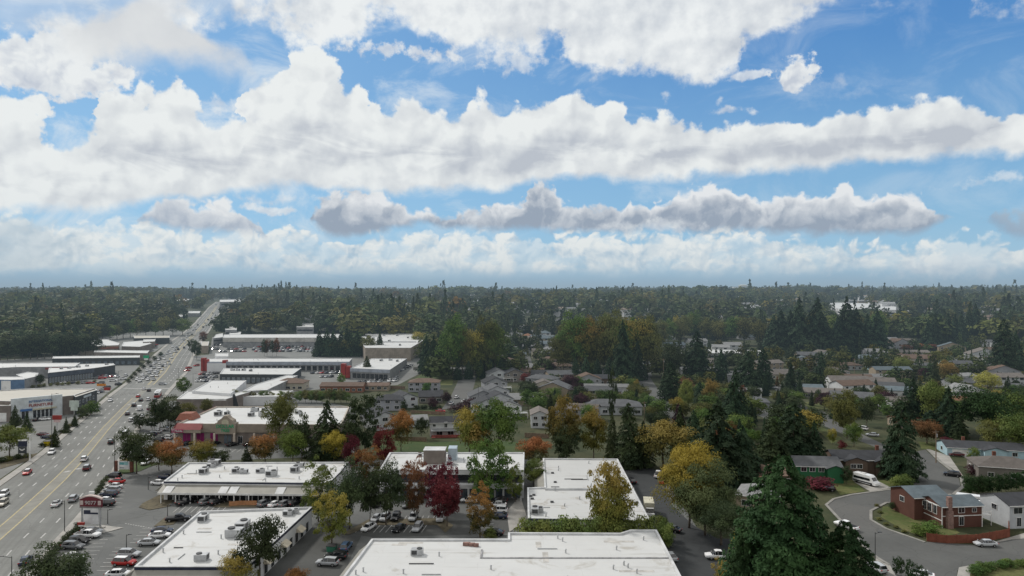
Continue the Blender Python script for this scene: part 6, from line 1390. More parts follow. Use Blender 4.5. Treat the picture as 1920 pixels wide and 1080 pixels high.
# the far wood: one mass nobody could count
def far_wood():
    V, T, N0 = [], [], 0
    rs = np.random.RandomState(4)
    base = {}
    for k in FAR:
        for lod, (n, s) in {'a': (230, .13), 'b': (95, .19), 'c': (44, .27)}.items():
            for v in range(3):
                if k == 'round': a = crown_round(200 + v, n, s, .06, (.5, .5, .46), 34, .2)
                elif k == 'poplar': a = crown_round(210 + v, n, s, .04, (.5, .5, .47), 30, .18)
                elif k == 'fir': a = crown_conifer(220 + v, n, s * .9, .03, .55)
                elif k == 'cedar': a = crown_conifer(230 + v, n, s * .95, .02, .55, .06, .65)
                else: a = crown_conifer(240 + v, n, s * .85, .04, .5, .12, 1.0, 24, .24)
                base[k, lod, v] = a
    for k, L in FAR.items():
        for i, (x, y, w, h, tone) in enumerate(L):
            a = base[k, 'a' if y < 800 else 'b' if y < 1600 else 'c', i % 3]; t = rs.uniform(0, 6.28); c, s = math.cos(t), math.sin(t)
            v = np.empty_like(a); v[:, 0] = (a[:, 0] * c - a[:, 1] * s) * w + x; v[:, 1] = (a[:, 0] * s + a[:, 1] * c) * w + y; v[:, 2] = a[:, 2] * h + zt(y)
            V.append(v); q = np.array(TINT[tone]) * (.80 + .30 * math.sin(x * .0105 + .6 * math.sin(y * .004)) * math.sin(y * .0062 + x * .003)) * rs.uniform(.74, 1.26) * np.array([rs.uniform(.88, 1.15), 1, rs.uniform(.9, 1.1)])
            T.append(np.tile(np.append(q, 1), (len(a), 1)))
    V = np.concatenate(V); T = np.concatenate(T).astype(np.float32)
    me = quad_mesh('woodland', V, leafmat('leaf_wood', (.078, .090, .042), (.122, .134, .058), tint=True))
    at = me.attributes.new('tint', 'FLOAT_COLOR', 'POINT'); at.data.foreach_set('color', T.ravel())
    o = link(bpy.data.objects.new('woodland', me)); o['kind'] = 'stuff'; o['label'] = 'far wooded suburb of dark conifers and olive trees'
    print('wood trees', sum(len(v) for v in FAR.values()), 'quads', len(V) // 4, 'individual', NTREE, 'houses', NH)
far_wood()

def rooftops():
    """roofs too far off to count, showing between the crowns"""
    b = MB(); rr = random.Random(8); n = 0
    while n < 300:
        px, py = rr.uniform(420, 1930), rr.uniform(549.5, 596)
        if py > 575 and px < 760: continue
        g = G(px, py)
        if blocked(g.x, g.y) or in_house(g.x, g.y, 1.2): continue
        w, d, h, a = rr.uniform(12, 26), rr.uniform(9, 14), rr.uniform(6.5, 11), rr.uniform(-.5, .5); z0 = zt(g.y); mi = rr.choice((0, 0, 1, 2))
        c, s = math.cos(a), math.sin(a); T = lambda x, y, z: (g.x + x * c - y * s, g.y + x * s + y * c, z0 + z)
        X, Y = w / 2, d / 2
        b.add([T(-X, -Y, -3), T(X, -Y, -3), T(X, Y, -3), T(-X, Y, -3), T(-X, -Y, h), T(X, -Y, h), T(X, Y, h), T(-X, Y, h)], [(0, 1, 5, 4), (1, 2, 6, 5), (2, 3, 7, 6), (3, 0, 4, 7)], 3)
        b.add([T(-X - .5, -Y - .6, h), T(X + .5, -Y - .6, h), T(X + .5, 0, h + 2.6), T(-X - .5, 0, h + 2.6), T(X + .5, Y + .6, h), T(-X - .5, Y + .6, h)], [(0, 1, 2, 3), (3, 2, 4, 5), (0, 3, 5), (1, 4, 2)], mi); n += 1
    o = b.build('distant_rooftops', [mat('far_pale_roof', (.28, .29, .30), .8), mat('far_grey_roof', (.20, .21, .22), .8), mat('far_brown_roof', (.22, .18, .15), .8), wallm('white')]); o['kind'] = 'stuff'; o['label'] = 'countless far roofs showing through the wooded suburb'
rooftops()
# ---------------------------------------------------------------- vehicles placed from the photograph
def hd(px0, py0, px1, py1):
    a, b = G(px0, py0), G(px1, py1); return math.atan2(b.y - a.y, b.x - a.x)
def road_head(y, north=True):
    a, b = Vector((rd(.5, y - 6), y - 6)), Vector((rd(.5, y + 6), y + 6)); t = math.atan2(b.y - a.y, b.x - a.x); return t if north else t + math.pi
GA = 'cars driving on the wide road'
def rc(kind, colour, px, py, north, label, group=None, roof=None, far=False):
    g = G(px, py); car(kind, colour, g, road_head(g.y, north) + rng.uniform(-.02, .02), label, group, roof, far, .07)
for a in [('suv', 'white', 97, 851, 0, 'white SUV alone in the kerb lane opposite the clinic sign', GA), ('sedan', 'red', 51, 889, 0, 'small red car with pale roof in the kerb lane', GA, 'white'), ('suv', 'white', 7, 931, 0, 'white car entering at the left edge', GA), ('suv', 'beige', 5, 948, 0, 'beige car beside the white one at the left edge', GA),
          ('sedan', 'white', 207, 753, 0, 'lone white car just past the crossing', GA), ('suv', 'white', 158, 864, 1, 'white car at the yellow line ahead of the dark red car', GA), ('suv', 'maroon', 163, 881, 1, 'dark red car with pale roof behind the white one', GA, 'silver'), ('suv', 'silver', 138, 939, 1, 'silver-blue SUV beside the white sedan below the brown sign', GA), ('sedan', 'white', 106, 948, 1, 'white sedan left of the silver-blue SUV', GA),
          ('sedan', 'navy', 48, 1056, 1, 'dark blue car alone near the bottom of the road', GA), ('suv', 'black', 208, 832, 1, 'black SUV with pale roof near the kerb pine', GA, 'silver'), ('van', 'black', 235, 818, 1, 'black van with white roof beside the kerb pine', GA, 'white'), ('suv', 'white', 246, 790, 1, 'white SUV below the pink and green sign', GA), ('sedan', 'black', 239, 778, 1, 'black car near the yellow line after the crossing', GA, 'silver'),
          ('van', 'white', 262, 769, 1, 'white van left of the pink and green sign', GA), ('suv', 'black', 251, 762, 1, 'black SUV beside the white van', GA, 'silver'), ('suv', 'white', 278, 751, 1, 'white SUV two places ahead of the white van', GA), ('sedan', 'black', 264, 752, 1, 'black car abreast of two others by the bus', GA), ('suv', 'black', 290, 753, 1, 'black SUV in the kerb lane behind the bus', GA), ('sedan', 'red', 259, 745, 1, 'small red car leaving the crossing', GA, 'white'),
          ('suv', 'black', 279, 734, 1, 'black SUV left of the red and white bus', GA), ('sedan', 'white', 270, 731, 1, 'white car inside the crossing left of the bus', GA), ('sedan', 'white', 266, 783, 1, 'white car half hidden by the small verge pines', GA)]:
    rc(a[0], a[1], a[2], a[3], a[4], a[5], a[6], a[7] if len(a) > 7 else None)
g = G(305, 722); car('suv', 'silver', g, 0.1, 'silver car crossing the junction sideways', GA, None, False, .07)
for i, (x, y) in enumerate([(257, 713), (268, 711), (277, 713), (288, 713), (267, 705), (275, 708), (280, 701), (286, 706), (291, 699), (283, 695), (289, 691), (299, 691), (283, 688), (292, 681), (299, 683), (310, 683), (310, 688), (316, 678), (308, 674), (300, 674), (306, 668), (321, 667), (319, 663), (327, 656), (331, 652), (337, 647), (345, 653), (330, 661), (324, 651), (341, 643), (350, 632), (345, 638), (353, 638), (360, 628), (352, 626), (262, 716), (294, 706), (304, 694), (296, 700), (276, 696), (305, 688), (318, 684), (288, 684), (297, 676), (322, 672), (313, 665), (326, 660), (334, 656), (316, 660), (340, 637), (347, 643), (356, 624), (362, 620), (366, 614), (371, 610)]):
    c_ = ['white', 'white', 'white', 'silver', 'white', 'black', 'silver'][i % 7]
    rc(['suv', 'sedan', 'suv', 'pickup'][i % 4], c_, x, y, 0, f'{c_} vehicle waiting in the long queue north of the crossing', 'queue north of the crossing, ' + c_, None, i > 14)
for i, (x, y) in enumerate([(387, 611), (395, 606), (400, 601), (367, 618), (381, 614), (397, 598), (409, 585), (404, 592), (390, 600), (411, 577), (399, 588), (376, 626), (384, 606), (405, 572)]):
    c_ = 'black' if i % 3 else 'white'; rc('suv', c_, x, y, 1, f'distant {c_} car on the rising far end of the road', 'distant cars on the road, ' + c_, None, True)
# parked
def pk(kind, colour, px, py, deg, label, group=None, roof=None, far=False): car(kind, colour, G(px, py), R(deg), label, group, roof, far, .05)
for a in [
    ('suv', 'black', 213, 896, 172, 'black SUV first in the upper hedge row, nearest the clinic sign'), ('sedan', 'red', 219, 906, 175, 'red car second in the upper hedge row'), ('sedan', 'white', 214, 915, 172, 'white sedan just below the red car'), ('suv', 'silver', 210, 923, 172, 'silver SUV in the middle of the upper hedge row'),
    ('suv', 'navy', 204, 931, 174, 'navy SUV in the upper hedge row'), ('sedan', 'white', 196, 942, 174, 'white sedan last but one in the upper hedge row'), ('suv', 'black', 198, 948, 174, 'black SUV last in the upper hedge row, above the brown sign'),
    ('pickup', 'white', 164, 1008, -4, 'white pickup truck with black bed cover by the hedge'), ('sedan', 'silver', 172, 1000, -4, 'silver sedan peeking out behind the white pickup'), ('suv', 'black', 148, 1019, -8, 'black SUV parked below the white pickup'), ('suv', 'grey', 137, 1029, -6, 'dark grey SUV nearest the round hedge pine'), ('sedan', 'white', 138, 1049, -12, 'white car beside the round hedge pine'),
    ('suv', 'silver', 242, 1044, -4, 'silver estate car left of the lowest white roof'), ('suv', 'red', 233, 1060, -4, 'bright red SUV with white roof', None, 'white'), ('sedan', 'white', 222, 1081, 6, 'white car cut by the bottom edge below the red SUV'), ('sedan', 'silver', 279, 1022, 5, 'silver car tucked under the canopy corner'), ('sedan', 'white', 299, 1008, 10, 'white car by the canopy above the silver one'), ('sedan', 'navy', 304, 999, 5, 'navy car at the top of the canopy row'),
    ('pickup', 'black', 334, 977, 12, 'black pickup beside the yellow island'), ('pickup', 'black', 350, 945, 62, 'black pickup angled before the second shop row'), ('suv', 'grey', 389, 945, 60, 'grey SUV right of the angled black pickup'), ('suv', 'black', 408, 945, 60, 'black SUV next to the grey one'),
    ('suv', 'grey', 497, 948, 66, 'grey SUV leftmost of the four before the shop patio'), ('sedan', 'white', 517, 949, 66, 'white and black car second of four before the patio'), ('suv', 'grey', 536, 949, 66, 'dark grey SUV third of four before the patio'), ('suv', 'black', 552, 947, 66, 'black SUV fourth of four before the patio'),
    ('sedan', 'white', 298, 909, -10, 'white car at the corner of the second roof'), ('sedan', 'navy', 312, 898, -10, 'navy car at the back corner of the second roof'), ('suv', 'white', 274, 871, -90, 'white truck-like SUV under the dark kerb pine'),
    ('sedan', 'silver', 705, 976, -100, 'silver car leftmost in the row above the island'), ('suv', 'silver', 722, 975, -98, 'silver SUV second in the row above the island'), ('suv', 'black', 742, 974, -94, 'black SUV in the row above the island'), ('suv', 'silver', 775, 974, -94, 'silver SUV by the rust tree trunk'), ('suv', 'silver', 825, 976, -88, 'silver SUV beneath the crimson island tree'),
    ('sedan', 'white', 691, 993, -112, 'white hatchback below the island, left'), ('sedan', 'black', 748, 995, -108, 'black car below the island, middle'), ('suv', 'silver', 783, 994, -98, 'silver SUV below the island near the puddle'),
    ('sedan', 'white', 933, 950, 176, 'white car at the top of the eastern bay'), ('suv', 'white', 935, 961, 176, 'white SUV in the eastern bay'), ('sedan', 'navy', 934, 972, 176, 'navy car low in the eastern bay'), ('suv', 'black', 935, 943, 176, 'black SUV at the head of the eastern bay'), ('sedan', 'white', 880, 942, 170, 'white car right of the crimson tree'), ('sedan', 'black', 926, 1003, 170, 'black car below the orange-topped tree'), ('sedan', 'black', 706, 948, -90, 'black car in shade before the office, left'), ('sedan', 'grey', 762, 950, -90, 'grey car in shade before the office, middle'), ('suv', 'white', 812, 938, -90, 'white SUV behind the crimson tree'),
    ('suv', 'silver', 614, 1060, 174, 'silver SUV at the mouth of the alley'), ('suv', 'black', 630, 1048, 172, 'black car behind the alley SUV'), ('suv', 'blue', 649, 1030, 86, 'grey-blue SUV by the yellow island tree'),
    ('sedan', 'black', 1259, 996, 142, 'black car with white bonnet in the alley'), ('pickup', 'white', 1234, 894, 70, 'white pickup beside the golden maple'), ('sedan', 'red', 1243, 906, 70, 'red car half under the golden maple'), ('pickup', 'white', 1348, 1048, 178, 'white utility truck under the yellow bush tree'), ('sedan', 'silver', 1257, 1048, 100, 'silver car half hidden by the huge roof'), ('sedan', 'black', 1184, 905, 100, 'black car against the stained roof wall'),
    ('pickup', 'white', 1587, 991, 118, 'white pickup alone on the cul-de-sac'), ('sedan', 'silver', 1848, 1024, 178, 'silver sedan on the road before the red fence'), ('suv', 'black', 1785, 893, 150, 'black car on the drive of the grey-brown house'), ('sedan', 'maroon', 1793, 855, 170, 'maroon car before the blue ranch garage'), ('suv', 'silver', 1785, 851, 170, 'silver car beside the maroon one'), ('suv', 'black', 1550, 920, 160, 'black car under the maroon shrubs'), ('sedan', 'white', 1727, 1082, 150, 'white car behind the bottom arborvitae'), ('suv', 'silver', 1644, 1070, 100, 'silver car beside the bottom lamp'),
    ('sedan', 'silver', 1636, 818, 150, 'silver car on the road past the cypress'), ('suv', 'white', 1616, 806, 130, 'white van-like car behind the round green tree'), ('sedan', 'white', 1450, 728, 150, 'silver-white car before the orange tree'), ('sedan', 'white', 1454, 768, 160, 'white car on the lower eastern drive'), ('sedan', 'white', 1448, 772, 160, 'second white car on the lower eastern drive'), ('sedan', 'white', 1468, 748, 150, 'white car at the bend by the travel trailer'), ('sedan', 'navy', 1428, 763, 160, 'navy car on the eastern drive'), ('suv', 'white', 1524, 797, 170, 'white car on the dry verge by the dense evergreen'),
    ('suv', 'white', 1190, 709, 170, 'white car at the top of the brown street'), ('suv', 'white', 856, 747, 80, 'white SUV on the short grey street'), ('sedan', 'white', 846, 758, 80, 'white sedan at the foot of the short grey street'), ('sedan', 'white', 879, 710, 180, 'white car across the top of the grey street'), ('sedan', 'white', 871, 754, 60, 'white car by the dark plum shrubs'), ('sedan', 'red', 826, 773, 0, 'red car behind the white two-storey house'), ('pickup', 'gold', 1040, 716, 80, 'gold car beside the plum row'),
    ('sedan', 'white', 480, 848, 40, 'white car alone in front of the beige shop'), ('sedan', 'black', 403, 834, 70, 'black car left of the beige shop door'), ('sedan', 'black', 436, 836, 50, 'black car at the beige shop door'), ('sedan', 'black', 468, 836, 50, 'black car right of the beige shop door'), ('sedan', 'white', 276, 822, 160, 'white car closest to the kerb pine'), ('sedan', 'navy', 284, 817, 170, 'navy car beside the kerb pine'), ('sedan', 'silver', 293, 812, 170, 'silver car in the beige shop side row'), ('suv', 'white', 305, 807, 175, 'white SUV in the beige shop side row'), ('suv', 'white', 311, 824, 175, 'white SUV nearest the pink sign wall'), ('suv', 'white', 327, 820, 120, 'white SUV at the pink window corner'), ('suv', 'black', 297, 828, 170, 'black SUV left of the white one by the pink wall'), ('sedan', 'black', 352, 834, 60, 'black car below the pink windows'),
    ('sedan', 'maroon', 79, 817, 165, 'maroon and white car on the western lot'), ('sedan', 'navy', 87, 822, 168, 'navy car with pale roof on the western lot'), ('sedan', 'white', 41, 804, 160, 'white car by the furniture store cedars'), ('sedan', 'white', 83, 788, 20, 'white car right of the furniture store door'), ('sedan', 'black', 69, 789, 100, 'black car before the furniture store door')]:
    pk(*a)
def lot(pts, rows, cols, where, fill=.9, deg=80, cl=('white', 'white', 'silver', 'black', 'grey', 'red', 'navy', 'silver')):
    (ax, ay), (bx, by), (cx_, cy_), (dx, dy) = pts      # corners: near-left, near-right, far-right, far-left
    for i in range(rows):
        v = (i + .5) / rows
        for j in range(cols):
            if rng.random() > fill: continue
            u = (j + .5) / cols; x = (ax * (1 - u) + bx * u) * (1 - v) + (dx * (1 - u) + cx_ * u) * v; y = (ay * (1 - u) + by * u) * (1 - v) + (dy * (1 - u) + cy_ * u) * v
            k = rng.choice(cl); pk(rng.choice(('sedan', 'suv', 'suv')), k, x, y, deg + rng.uniform(-4, 4) + (180 if rng.random() < .5 else 0), f'{k} car parked {where}', f'{k} cars parked {where}', None, True)
lot([(470, 661), (598, 661), (606, 638), (486, 638)], 8, 20, 'in the crowded rows of the far shopping car park')
lot([(733, 704), (770, 686), (774, 684), (738, 701)], 1, 8, 'in the line beside the red-towered shop', 1, 20)
lot([(585, 711), (640, 711), (648, 690), (580, 690)], 3, 7, 'in the middle car park below the long shop row', .8, 70)
lot([(560, 688), (645, 688), (645, 683), (565, 683)], 1, 12, 'against the long shop row', .8, 85)
lot([(476, 718), (500, 718), (506, 706), (480, 706)], 3, 4, 'between the two narrow white roofs', .8, 70)
lot([(368, 719), (400, 719), (412, 698), (376, 700)], 3, 5, 'by the red-towered restaurant', 1, 60)
lot([(694, 716), (742, 716), (745, 712), (696, 712)], 1, 6, 'along the wall of the lavender house', .8, 60)
lot([(286, 654), (318, 634), (300, 630), (262, 652)], 3, 8, 'on the western lot beside the queue', .95, 60)
lot([(100, 724), (180, 724), (236, 706), (120, 706)], 2, 9, 'on the western lot by the charcoal shop row', .45, 20)
lot([(170, 745), (196, 735), (200, 731), (176, 738)], 2, 4, 'at the service yard by the dark end wall', .7, 20)
lot([(100, 712), (215, 712), (232, 703), (130, 703)], 1, 12, 'in front of the charcoal shop row', .9, 80)
lot([(345, 700), (372, 690), (372, 684), (352, 690)], 2, 3, 'by the kerb opposite the queue', .8, 60)
lot([(500, 722), (560, 722), (575, 714), (520, 714)], 1, 7, 'behind the brown hip-roofed shop house', .9, 70)
lot([(650, 722), (740, 718), (760, 708), (690, 708)], 2, 9, 'in the car park above the rust-walled house', .7, 75)
lot([(395, 662), (462, 662), (460, 640), (400, 642)], 5, 9, 'near the beige hut by the road', .7, 70)
for i, (x, y) in enumerate([(212, 715), (230, 712), (222, 722), (236, 705), (52, 768), (200, 728)]): pk('suv', ['white', 'white', 'black'][i % 3], x, y, 20 + i * 30, 'single car near the western service yard', 'single cars by the western service yard', None, True)

# box truck
def box_truck():
    g = G(1217, 966); t = thing('box_truck', 'white cab box truck with cream box parked in the alley', 'truck', g + Vector((0, 0, .05)), R(-97))
    MB().box(-3.9, -1.2, .9, 1.6, 1.2, 3.5).build('cargo_box', mat('cream_box', (.52, .50, .40), .6), t)
    b = MB(); b.box(1.8, -1.05, .5, 3.9, 1.05, 1.5); b.add([(1.8, -1.05, 1.5), (3.2, -1.05, 1.5), (3.2, 1.05, 1.5), (1.8, 1.05, 1.5), (1.85, -.95, 2.5), (2.7, -.95, 2.5), (2.7, .95, 2.5), (1.85, .95, 2.5)], [(0, 1, 5, 4), (2, 3, 7, 6), (3, 0, 4, 7), (4, 5, 6, 7)]); b.build('cab', PAINT['white'], t)
    b = MB(); b.poly([(3.22, -.95, 1.55), (3.22, .95, 1.55), (2.74, .88, 2.45), (2.74, -.88, 2.45)]); b.build('windscreen', GLASS, t)
    MB().box(-3.8, -.5, .5, 3.4, .5, .9).build('chassis', TRIM, t)
    for x in (-2.6, 2.8):
        for s in (-1, 1): w = MB().tube((0, -.15, 0), (0, .15, 0), .45, None, 14).build('wheel', TYRE, t); w.location = (x, s * .95, .45)
box_truck()
def bus(): 
    g = G(296, 744); t = thing('bus', 'red and white bus in the kerb lane below the crossing', 'bus', g + Vector((0, 0, .07)), road_head(g.y))
    MB().box(-6, -1.25, .4, 6, 1.25, 1.6).build('lower_body', REDM, t); MB().box(-6, -1.25, 1.6, 6, 1.25, 3.1).build('upper_body', PAINT['white'], t)
    for s in (-1, 1): MB().box(-5.5, s * 1.27 - .02, 1.7, 5.6, s * 1.27 + .02, 2.5).build('side_windows', GLASS, t)
    MB().box(-6.03, -1.0, 1.7, -5.99, 1.0, 2.6).build('rear_window', GLASS, t); MB().box(-3, -.7, 3.1, 1, .7, 3.4).build('roof_unit', MET, t)
    for x in (-4, 3.8):
        for s in (-1, 1): w = MB().tube((0, -.14, 0), (0, .14, 0), .48, None, 12).build('wheel', TYRE, t); w.location = (x, s * 1.16, .48)
bus()
def camper():
    g = G(1624, 908); t = thing('camper_van', 'white camper van with dark side stripe on the drive', 'camper van', g + Vector((0, 0, .06)), R(-62))
    vs, fs = [], []
    b = MB()
    prof = [(-3.6, .45), (3.6, .45), (3.65, 1.1), (2.9, 1.5), (2.2, 2.5), (1.6, 2.95), (-3.4, 2.95), (-3.6, 2.6)]; n = len(prof)
    b.add([(x, -1.1, z) for x, z in prof] + [(x, 1.1, z) for x, z in prof], [tuple(range(n)), tuple(range(2 * n - 1, n - 1, -1))] + [(i, i + n, (i + 1) % n + n, (i + 1) % n) for i in range(n)]); b.build('body', PAINT['white'], t)
    for s in (-1, 1): MB().box(-3.3, s * 1.115 - .012, 1.45, 1.9, s * 1.115 + .012, 2.15).build('side_window', GLASS, t); MB().box(-3.5, s * 1.12 - .012, .6, 2.6, s * 1.12 + .012, 1.0).build('side_stripe', mat('dark_stripe', (.05, .055, .065), .5), t)
    q = MB(); q.poly([(2.87, -.95, 1.56), (2.87, .95, 1.56), (2.27, .92, 2.44), (2.27, -.92, 2.44)]); q.build('windscreen', GLASS, t)
    MB().box(-1.5, -.5, 2.95, -.2, .5, 3.2).build('roof_unit', FRM, t)
    for x in (-2.3, 2.4):
        for s in (-1, 1): w = MB().tube((0, -.12, 0), (0, .12, 0), .38, None, 14).build('wheel', TYRE, t); w.location = (x, s * .98, .38)
camper()
def trailer(px, py, rz, L, label):
    g = G(px, py); t = thing('travel_trailer', label, 'trailer', g + Vector((0, 0, .05)), rz); b = MB()
    prof = [(-L / 2, .6), (L / 2, .6), (L / 2 + .2, 1.6), (L / 2 - .4, 2.8), (-L / 2 + .3, 2.8), (-L / 2 - .1, 2.0)]; n = len(prof)
    b.add([(x, -1.15, z) for x, z in prof] + [(x, 1.15, z) for x, z in prof], [tuple(range(n)), tuple(range(2 * n - 1, n - 1, -1))] + [(i, i + n, (i + 1) % n + n, (i + 1) % n) for i in range(n)]); b.build('body', PAINT['white'], t)
    for x in (-.28, .15): MB().box(x * L, -1.17, 1.5, x * L + 1.1, -1.15, 2.2).build('window', GLASS, t)
    MB().tube((L / 2, 0, .6), (L / 2 + 1.4, 0, .5), .08).build('tow_bar', TRIM, t)
    for s in (-1, 1): w = MB().tube((0, -.1, 0), (0, .1, 0), .36, None, 12).build('wheel', TYRE, t); w.location = (0, s * 1.06, .36)
trailer(1512, 745, .05, 16, 'long white travel trailer behind the curved drive'); trailer(1822, 948, -.5, 7, 'white trailer parked behind the brick house'); trailer(1850, 962, -.5, 6, 'second white trailer by the brick house yard'); trailer(1502, 735, .05, 9, 'upper white trailer beside the blue-trimmed bungalow')

# ---------------------------------------------------------------- signs, poles, fences
def pylon(name, label, px, py, w, h, parts_fn, yaw=0.0):
    g = G(px, py); t = thing(name, label, 'sign', g, yaw); parts_fn(t, w, h); return t
def brown_sign(t, w, h):
    for s in (-1, 1): MB().box(s * w * .42 - .16, -.16, 0, s * w * .42 + .16, .16, h * .62).build('post', MET, t)
    MB().box(-w * .62, -.4, 0, w * .62, .4, .35).build('plinth', CONC, t)
    q = MB(); n = 12; zt_, zb = h * .88, h * .62
    top = [(-w / 2 + w * i / n, h * .86 + h * .09 * math.sin(math.pi * i / n)) for i in range(n + 1)]; pr = [(-w / 2, zb), (w / 2, zb)] + top[::-1]; m = len(pr)
    q.add([(x, -.25, z) for x, z in pr] + [(x, .25, z) for x, z in pr], [tuple(range(m)), tuple(range(2 * m - 1, m - 1, -1))] + [(i, i + m, (i + 1) % m + m, (i + 1) % m) for i in range(m)]); q.build('sign_head', mat('maroon_sign', (.13, .025, .035), .6), t)
    q = MB(); top2 = [(x * 1.04, z + .05) for x, z in top]
    for (x0, z0), (x1, z1) in zip(top2, top2[1:]): q.add([(x0, -.35, z0), (x1, -.35, z1), (x1, .35, z1), (x0, .35, z0), (x0, -.35, z0 + .3), (x1, -.35, z1 + .3), (x1, .35, z1 + .3), (x0, .35, z0 + .3)], [(0, 1, 5, 4), (1, 2, 6, 5), (2, 3, 7, 6), (3, 0, 4, 7), (4, 5, 6, 7), (0, 3, 2, 1)])
    q.build('arched_cap', mat('pale_pink_cap', (.50, .42, .40), .7), t)
    for s in (-1, 1): MB().box(s * w * .41 - w * .07, -.28, h * .70, s * w * .41 + w * .07, -.25, h * .83).build('corner_panel', mat('pale_pink_cap', (.5, .42, .4)), t)
    MB().box(-w * .5, -.3, zb - .05, w * .5, .3, zb + h * .035).build('base_band', mat('grey_band', (.18, .16, .16), .7), t)
    lettering(t, '9077', (0, -.28, h * .715), h * .155, mat('pale_letters', (.45, .42, .42), .6), sx=1.15)
    MB().box(-w * .34, -.12, h * .12, w * .34, .12, h * .60).build('tenant_board', mat('sign_white', (.62, .63, .64), .5), t)
    MB().box(-w * .33, -.15, h * .42, w * .33, -.12, h * .47).build('tenant_panel', NAVY, t); MB().box(-w * .33, -.15, h * .47, -w * .02, -.12, h * .54).build('tenant_panel', NAVY, t)
pylon('pylon_sign', 'maroon arched sign reading 9077 over white tenant board at the driveway', 171, 990, 5.4, 8.0, brown_sign, -.06)
def clinic(t, w, h):
    for x in (-w * .78, w * .70): MB().box(x - .45, -.3, 0, x + .45, .3, h * .78).build('brick_pier', BRICK, t)
    MB().box(-w / 2, -.14, h * .2, w / 2, .14, h * .8).build('sign_panel', mat('sign_white', (.62, .63, .64), .5), t)
    q = MB(); pr = [(-w * .45, h * .81), (w * .5, h * .81), (w * .42, h * .98), (w * .25, h * 1.02)]; m = 4
    q.add([(x, -.15, z) for x, z in pr] + [(x, .15, z) for x, z in pr], [(0, 1, 2, 3), (7, 6, 5, 4)] + [(i, i + m, (i + 1) % m + m, (i + 1) % m) for i in range(m)]); q.build('sign_top', mat('ochre_top', (.40, .30, .14), .8), t)
    MB().box(-w * .42, -.17, h * .52, w * .1, -.14, h * .70).build('logo', TEAL, t); MB().box(w * .0, -.175, h * .5, w * .38, -.145, h * .74).build('logo', mat('pale_teal', (.28, .48, .50), .6), t); MB().box(-w * .40, -.17, h * .27, w * .02, -.14, h * .34).build('small_print', mat('grey_print', (.22, .24, .26), .6), t)
pylon('kerb_sign', 'white and teal sign between brick piers at the kerb pine', 233, 885, 3.6, 4.4, clinic, -.1)
def twin(t, w, h):
    for x in (-w * .05, w * .42): MB().tube((x, 0, 0), (x, 0, h * .9), .16, None, 8).build('post', MET, t)
    MB().box(-w / 2, -.2, h * .66, -w * .02, .2, h).build('sign_panel', mat('sign_white', (.62, .63, .64), .5), t); MB().box(-w * .49, -.23, h * .85, -w * .04, -.2, h * .96).build('pink_panel', PINK, t); MB().box(0, -.22, h * .66, w / 2, .22, h).build('sign_panel', GREEN, t)
    lettering(t, 'DOLLAR', (w * .25, -.25, h * .86), h * .10, FRM); lettering(t, 'TREE', (w * .25, -.25, h * .73), h * .10, FRM); lettering(t, 'T Mobile', (-w * .26, -.26, h * .88), h * .07, FRM)
pylon('pylon_sign', 'tall half pink-white half green sign on poles above the verge pines', 291, 804, 7.0, 9.0, twin)
def pole_sign(colour, second=None, word=None):
    def f(t, w, h):
        MB().tube((0, 0, 0), (0, 0, h * .75), .14, None, 8).build('post', MET, t); MB().box(-w / 2, -.2, h * .70, w / 2, .2, h).build('sign_panel', colour, t)
        if second: MB().box(-w * .36, -.16, h * .52, w * .36, .16, h * .69).build('sign_panel', second, t)
    return f
pylon('pole_sign', 'red sign on a pole in the furniture store lot', 107, 806, 3.6, 6.0, pole_sign(REDM, mat('pale_pink', (.55, .4, .4), .6)))
pylon('pole_sign', 'pale green square sign on a pole by the dark end wall', 139, 790, 4.0, 9.0, pole_sign(mat('pale_green_sign', (.42, .48, .44), .6), mat('pale_green_panel', (.46, .52, .48), .6)))
def dark_sign(t, w, h):
    for s in (-1, 1): MB().box(s * w * .42 - .1, -.1, 0, s * w * .42 + .1, .1, h * .8).build('post', DMET, t)
    MB().box(-w / 2, -.2, h * .66, w / 2, .2, h).build('sign_panel', NAVY, t); MB().box(-w / 2, -.22, h * .97, w / 2, .22, h * 1.03).build('cap', FRM, t); MB().box(-w * .46, -.16, h * .3, w * .46, .16, h * .64).build('sign_panel', DKG, t)
    q = MB(); [q.box(-w * .3 + i * w * .1, -.2, h * (.50 - .06 * math.sin(math.pi * i / 5)), -w * .3 + (i + 1) * w * .1, -.16, h * (.56 - .06 * math.sin(math.pi * i / 5))) for i in range(6)]; q.build('swoosh_logo', FRM, t)
pylon('pylon_sign', 'dark blue sign with white swoosh under the yellow-green tree', 42, 860, 3.0, 6.2, dark_sign)
pylon('pole_sign', 'small white sign at the kerb beside the upper parked row', 172, 937, 1.4, 2.2, pole_sign(FRM))
pylon('pole_sign', 'little red and white board at the foot of the maroon sign', 152, 995, 1.6, 2.0, pole_sign(REDM, FRM))
pylon('pole_sign', 'orange board by the service yard', 190, 733, 5.0, 4.0, pole_sign(ORANGE)); pylon('pole_sign', 'round-topped red board at the crossing corner', 201, 744, 3.4, 5.0, pole_sign(REDM, FRM)); pylon('pole_sign', 'green shop sign at the kerb of the queue', 274, 684, 4.0, 7.0, pole_sign(GREEN, FRM))
def lamp(px, py, yt, label, arm=1, name='street_lamp', r=.10, m=None, double=False):
    g = G(px, py); h = (py - yt) * g.y / F; t = thing(name, label, 'lamp', g, 0)
    MB().tube((0, 0, 0), (0, 0, h), r, r * .6, 8).build('pole', m or DMET, t)
    if arm: MB().tube((0, 0, h - .3), (arm * 2.0, 0, h), .05, .04, 6).build('arm', m or DMET, t)
    for s in ((-1, 1) if double else (1,)): MB().box(arm * 2.0 * s - .45, -.16, h - .02, arm * 2.0 * s + .35, .16, h + .10).build('lamp_head', m or DMET, t)
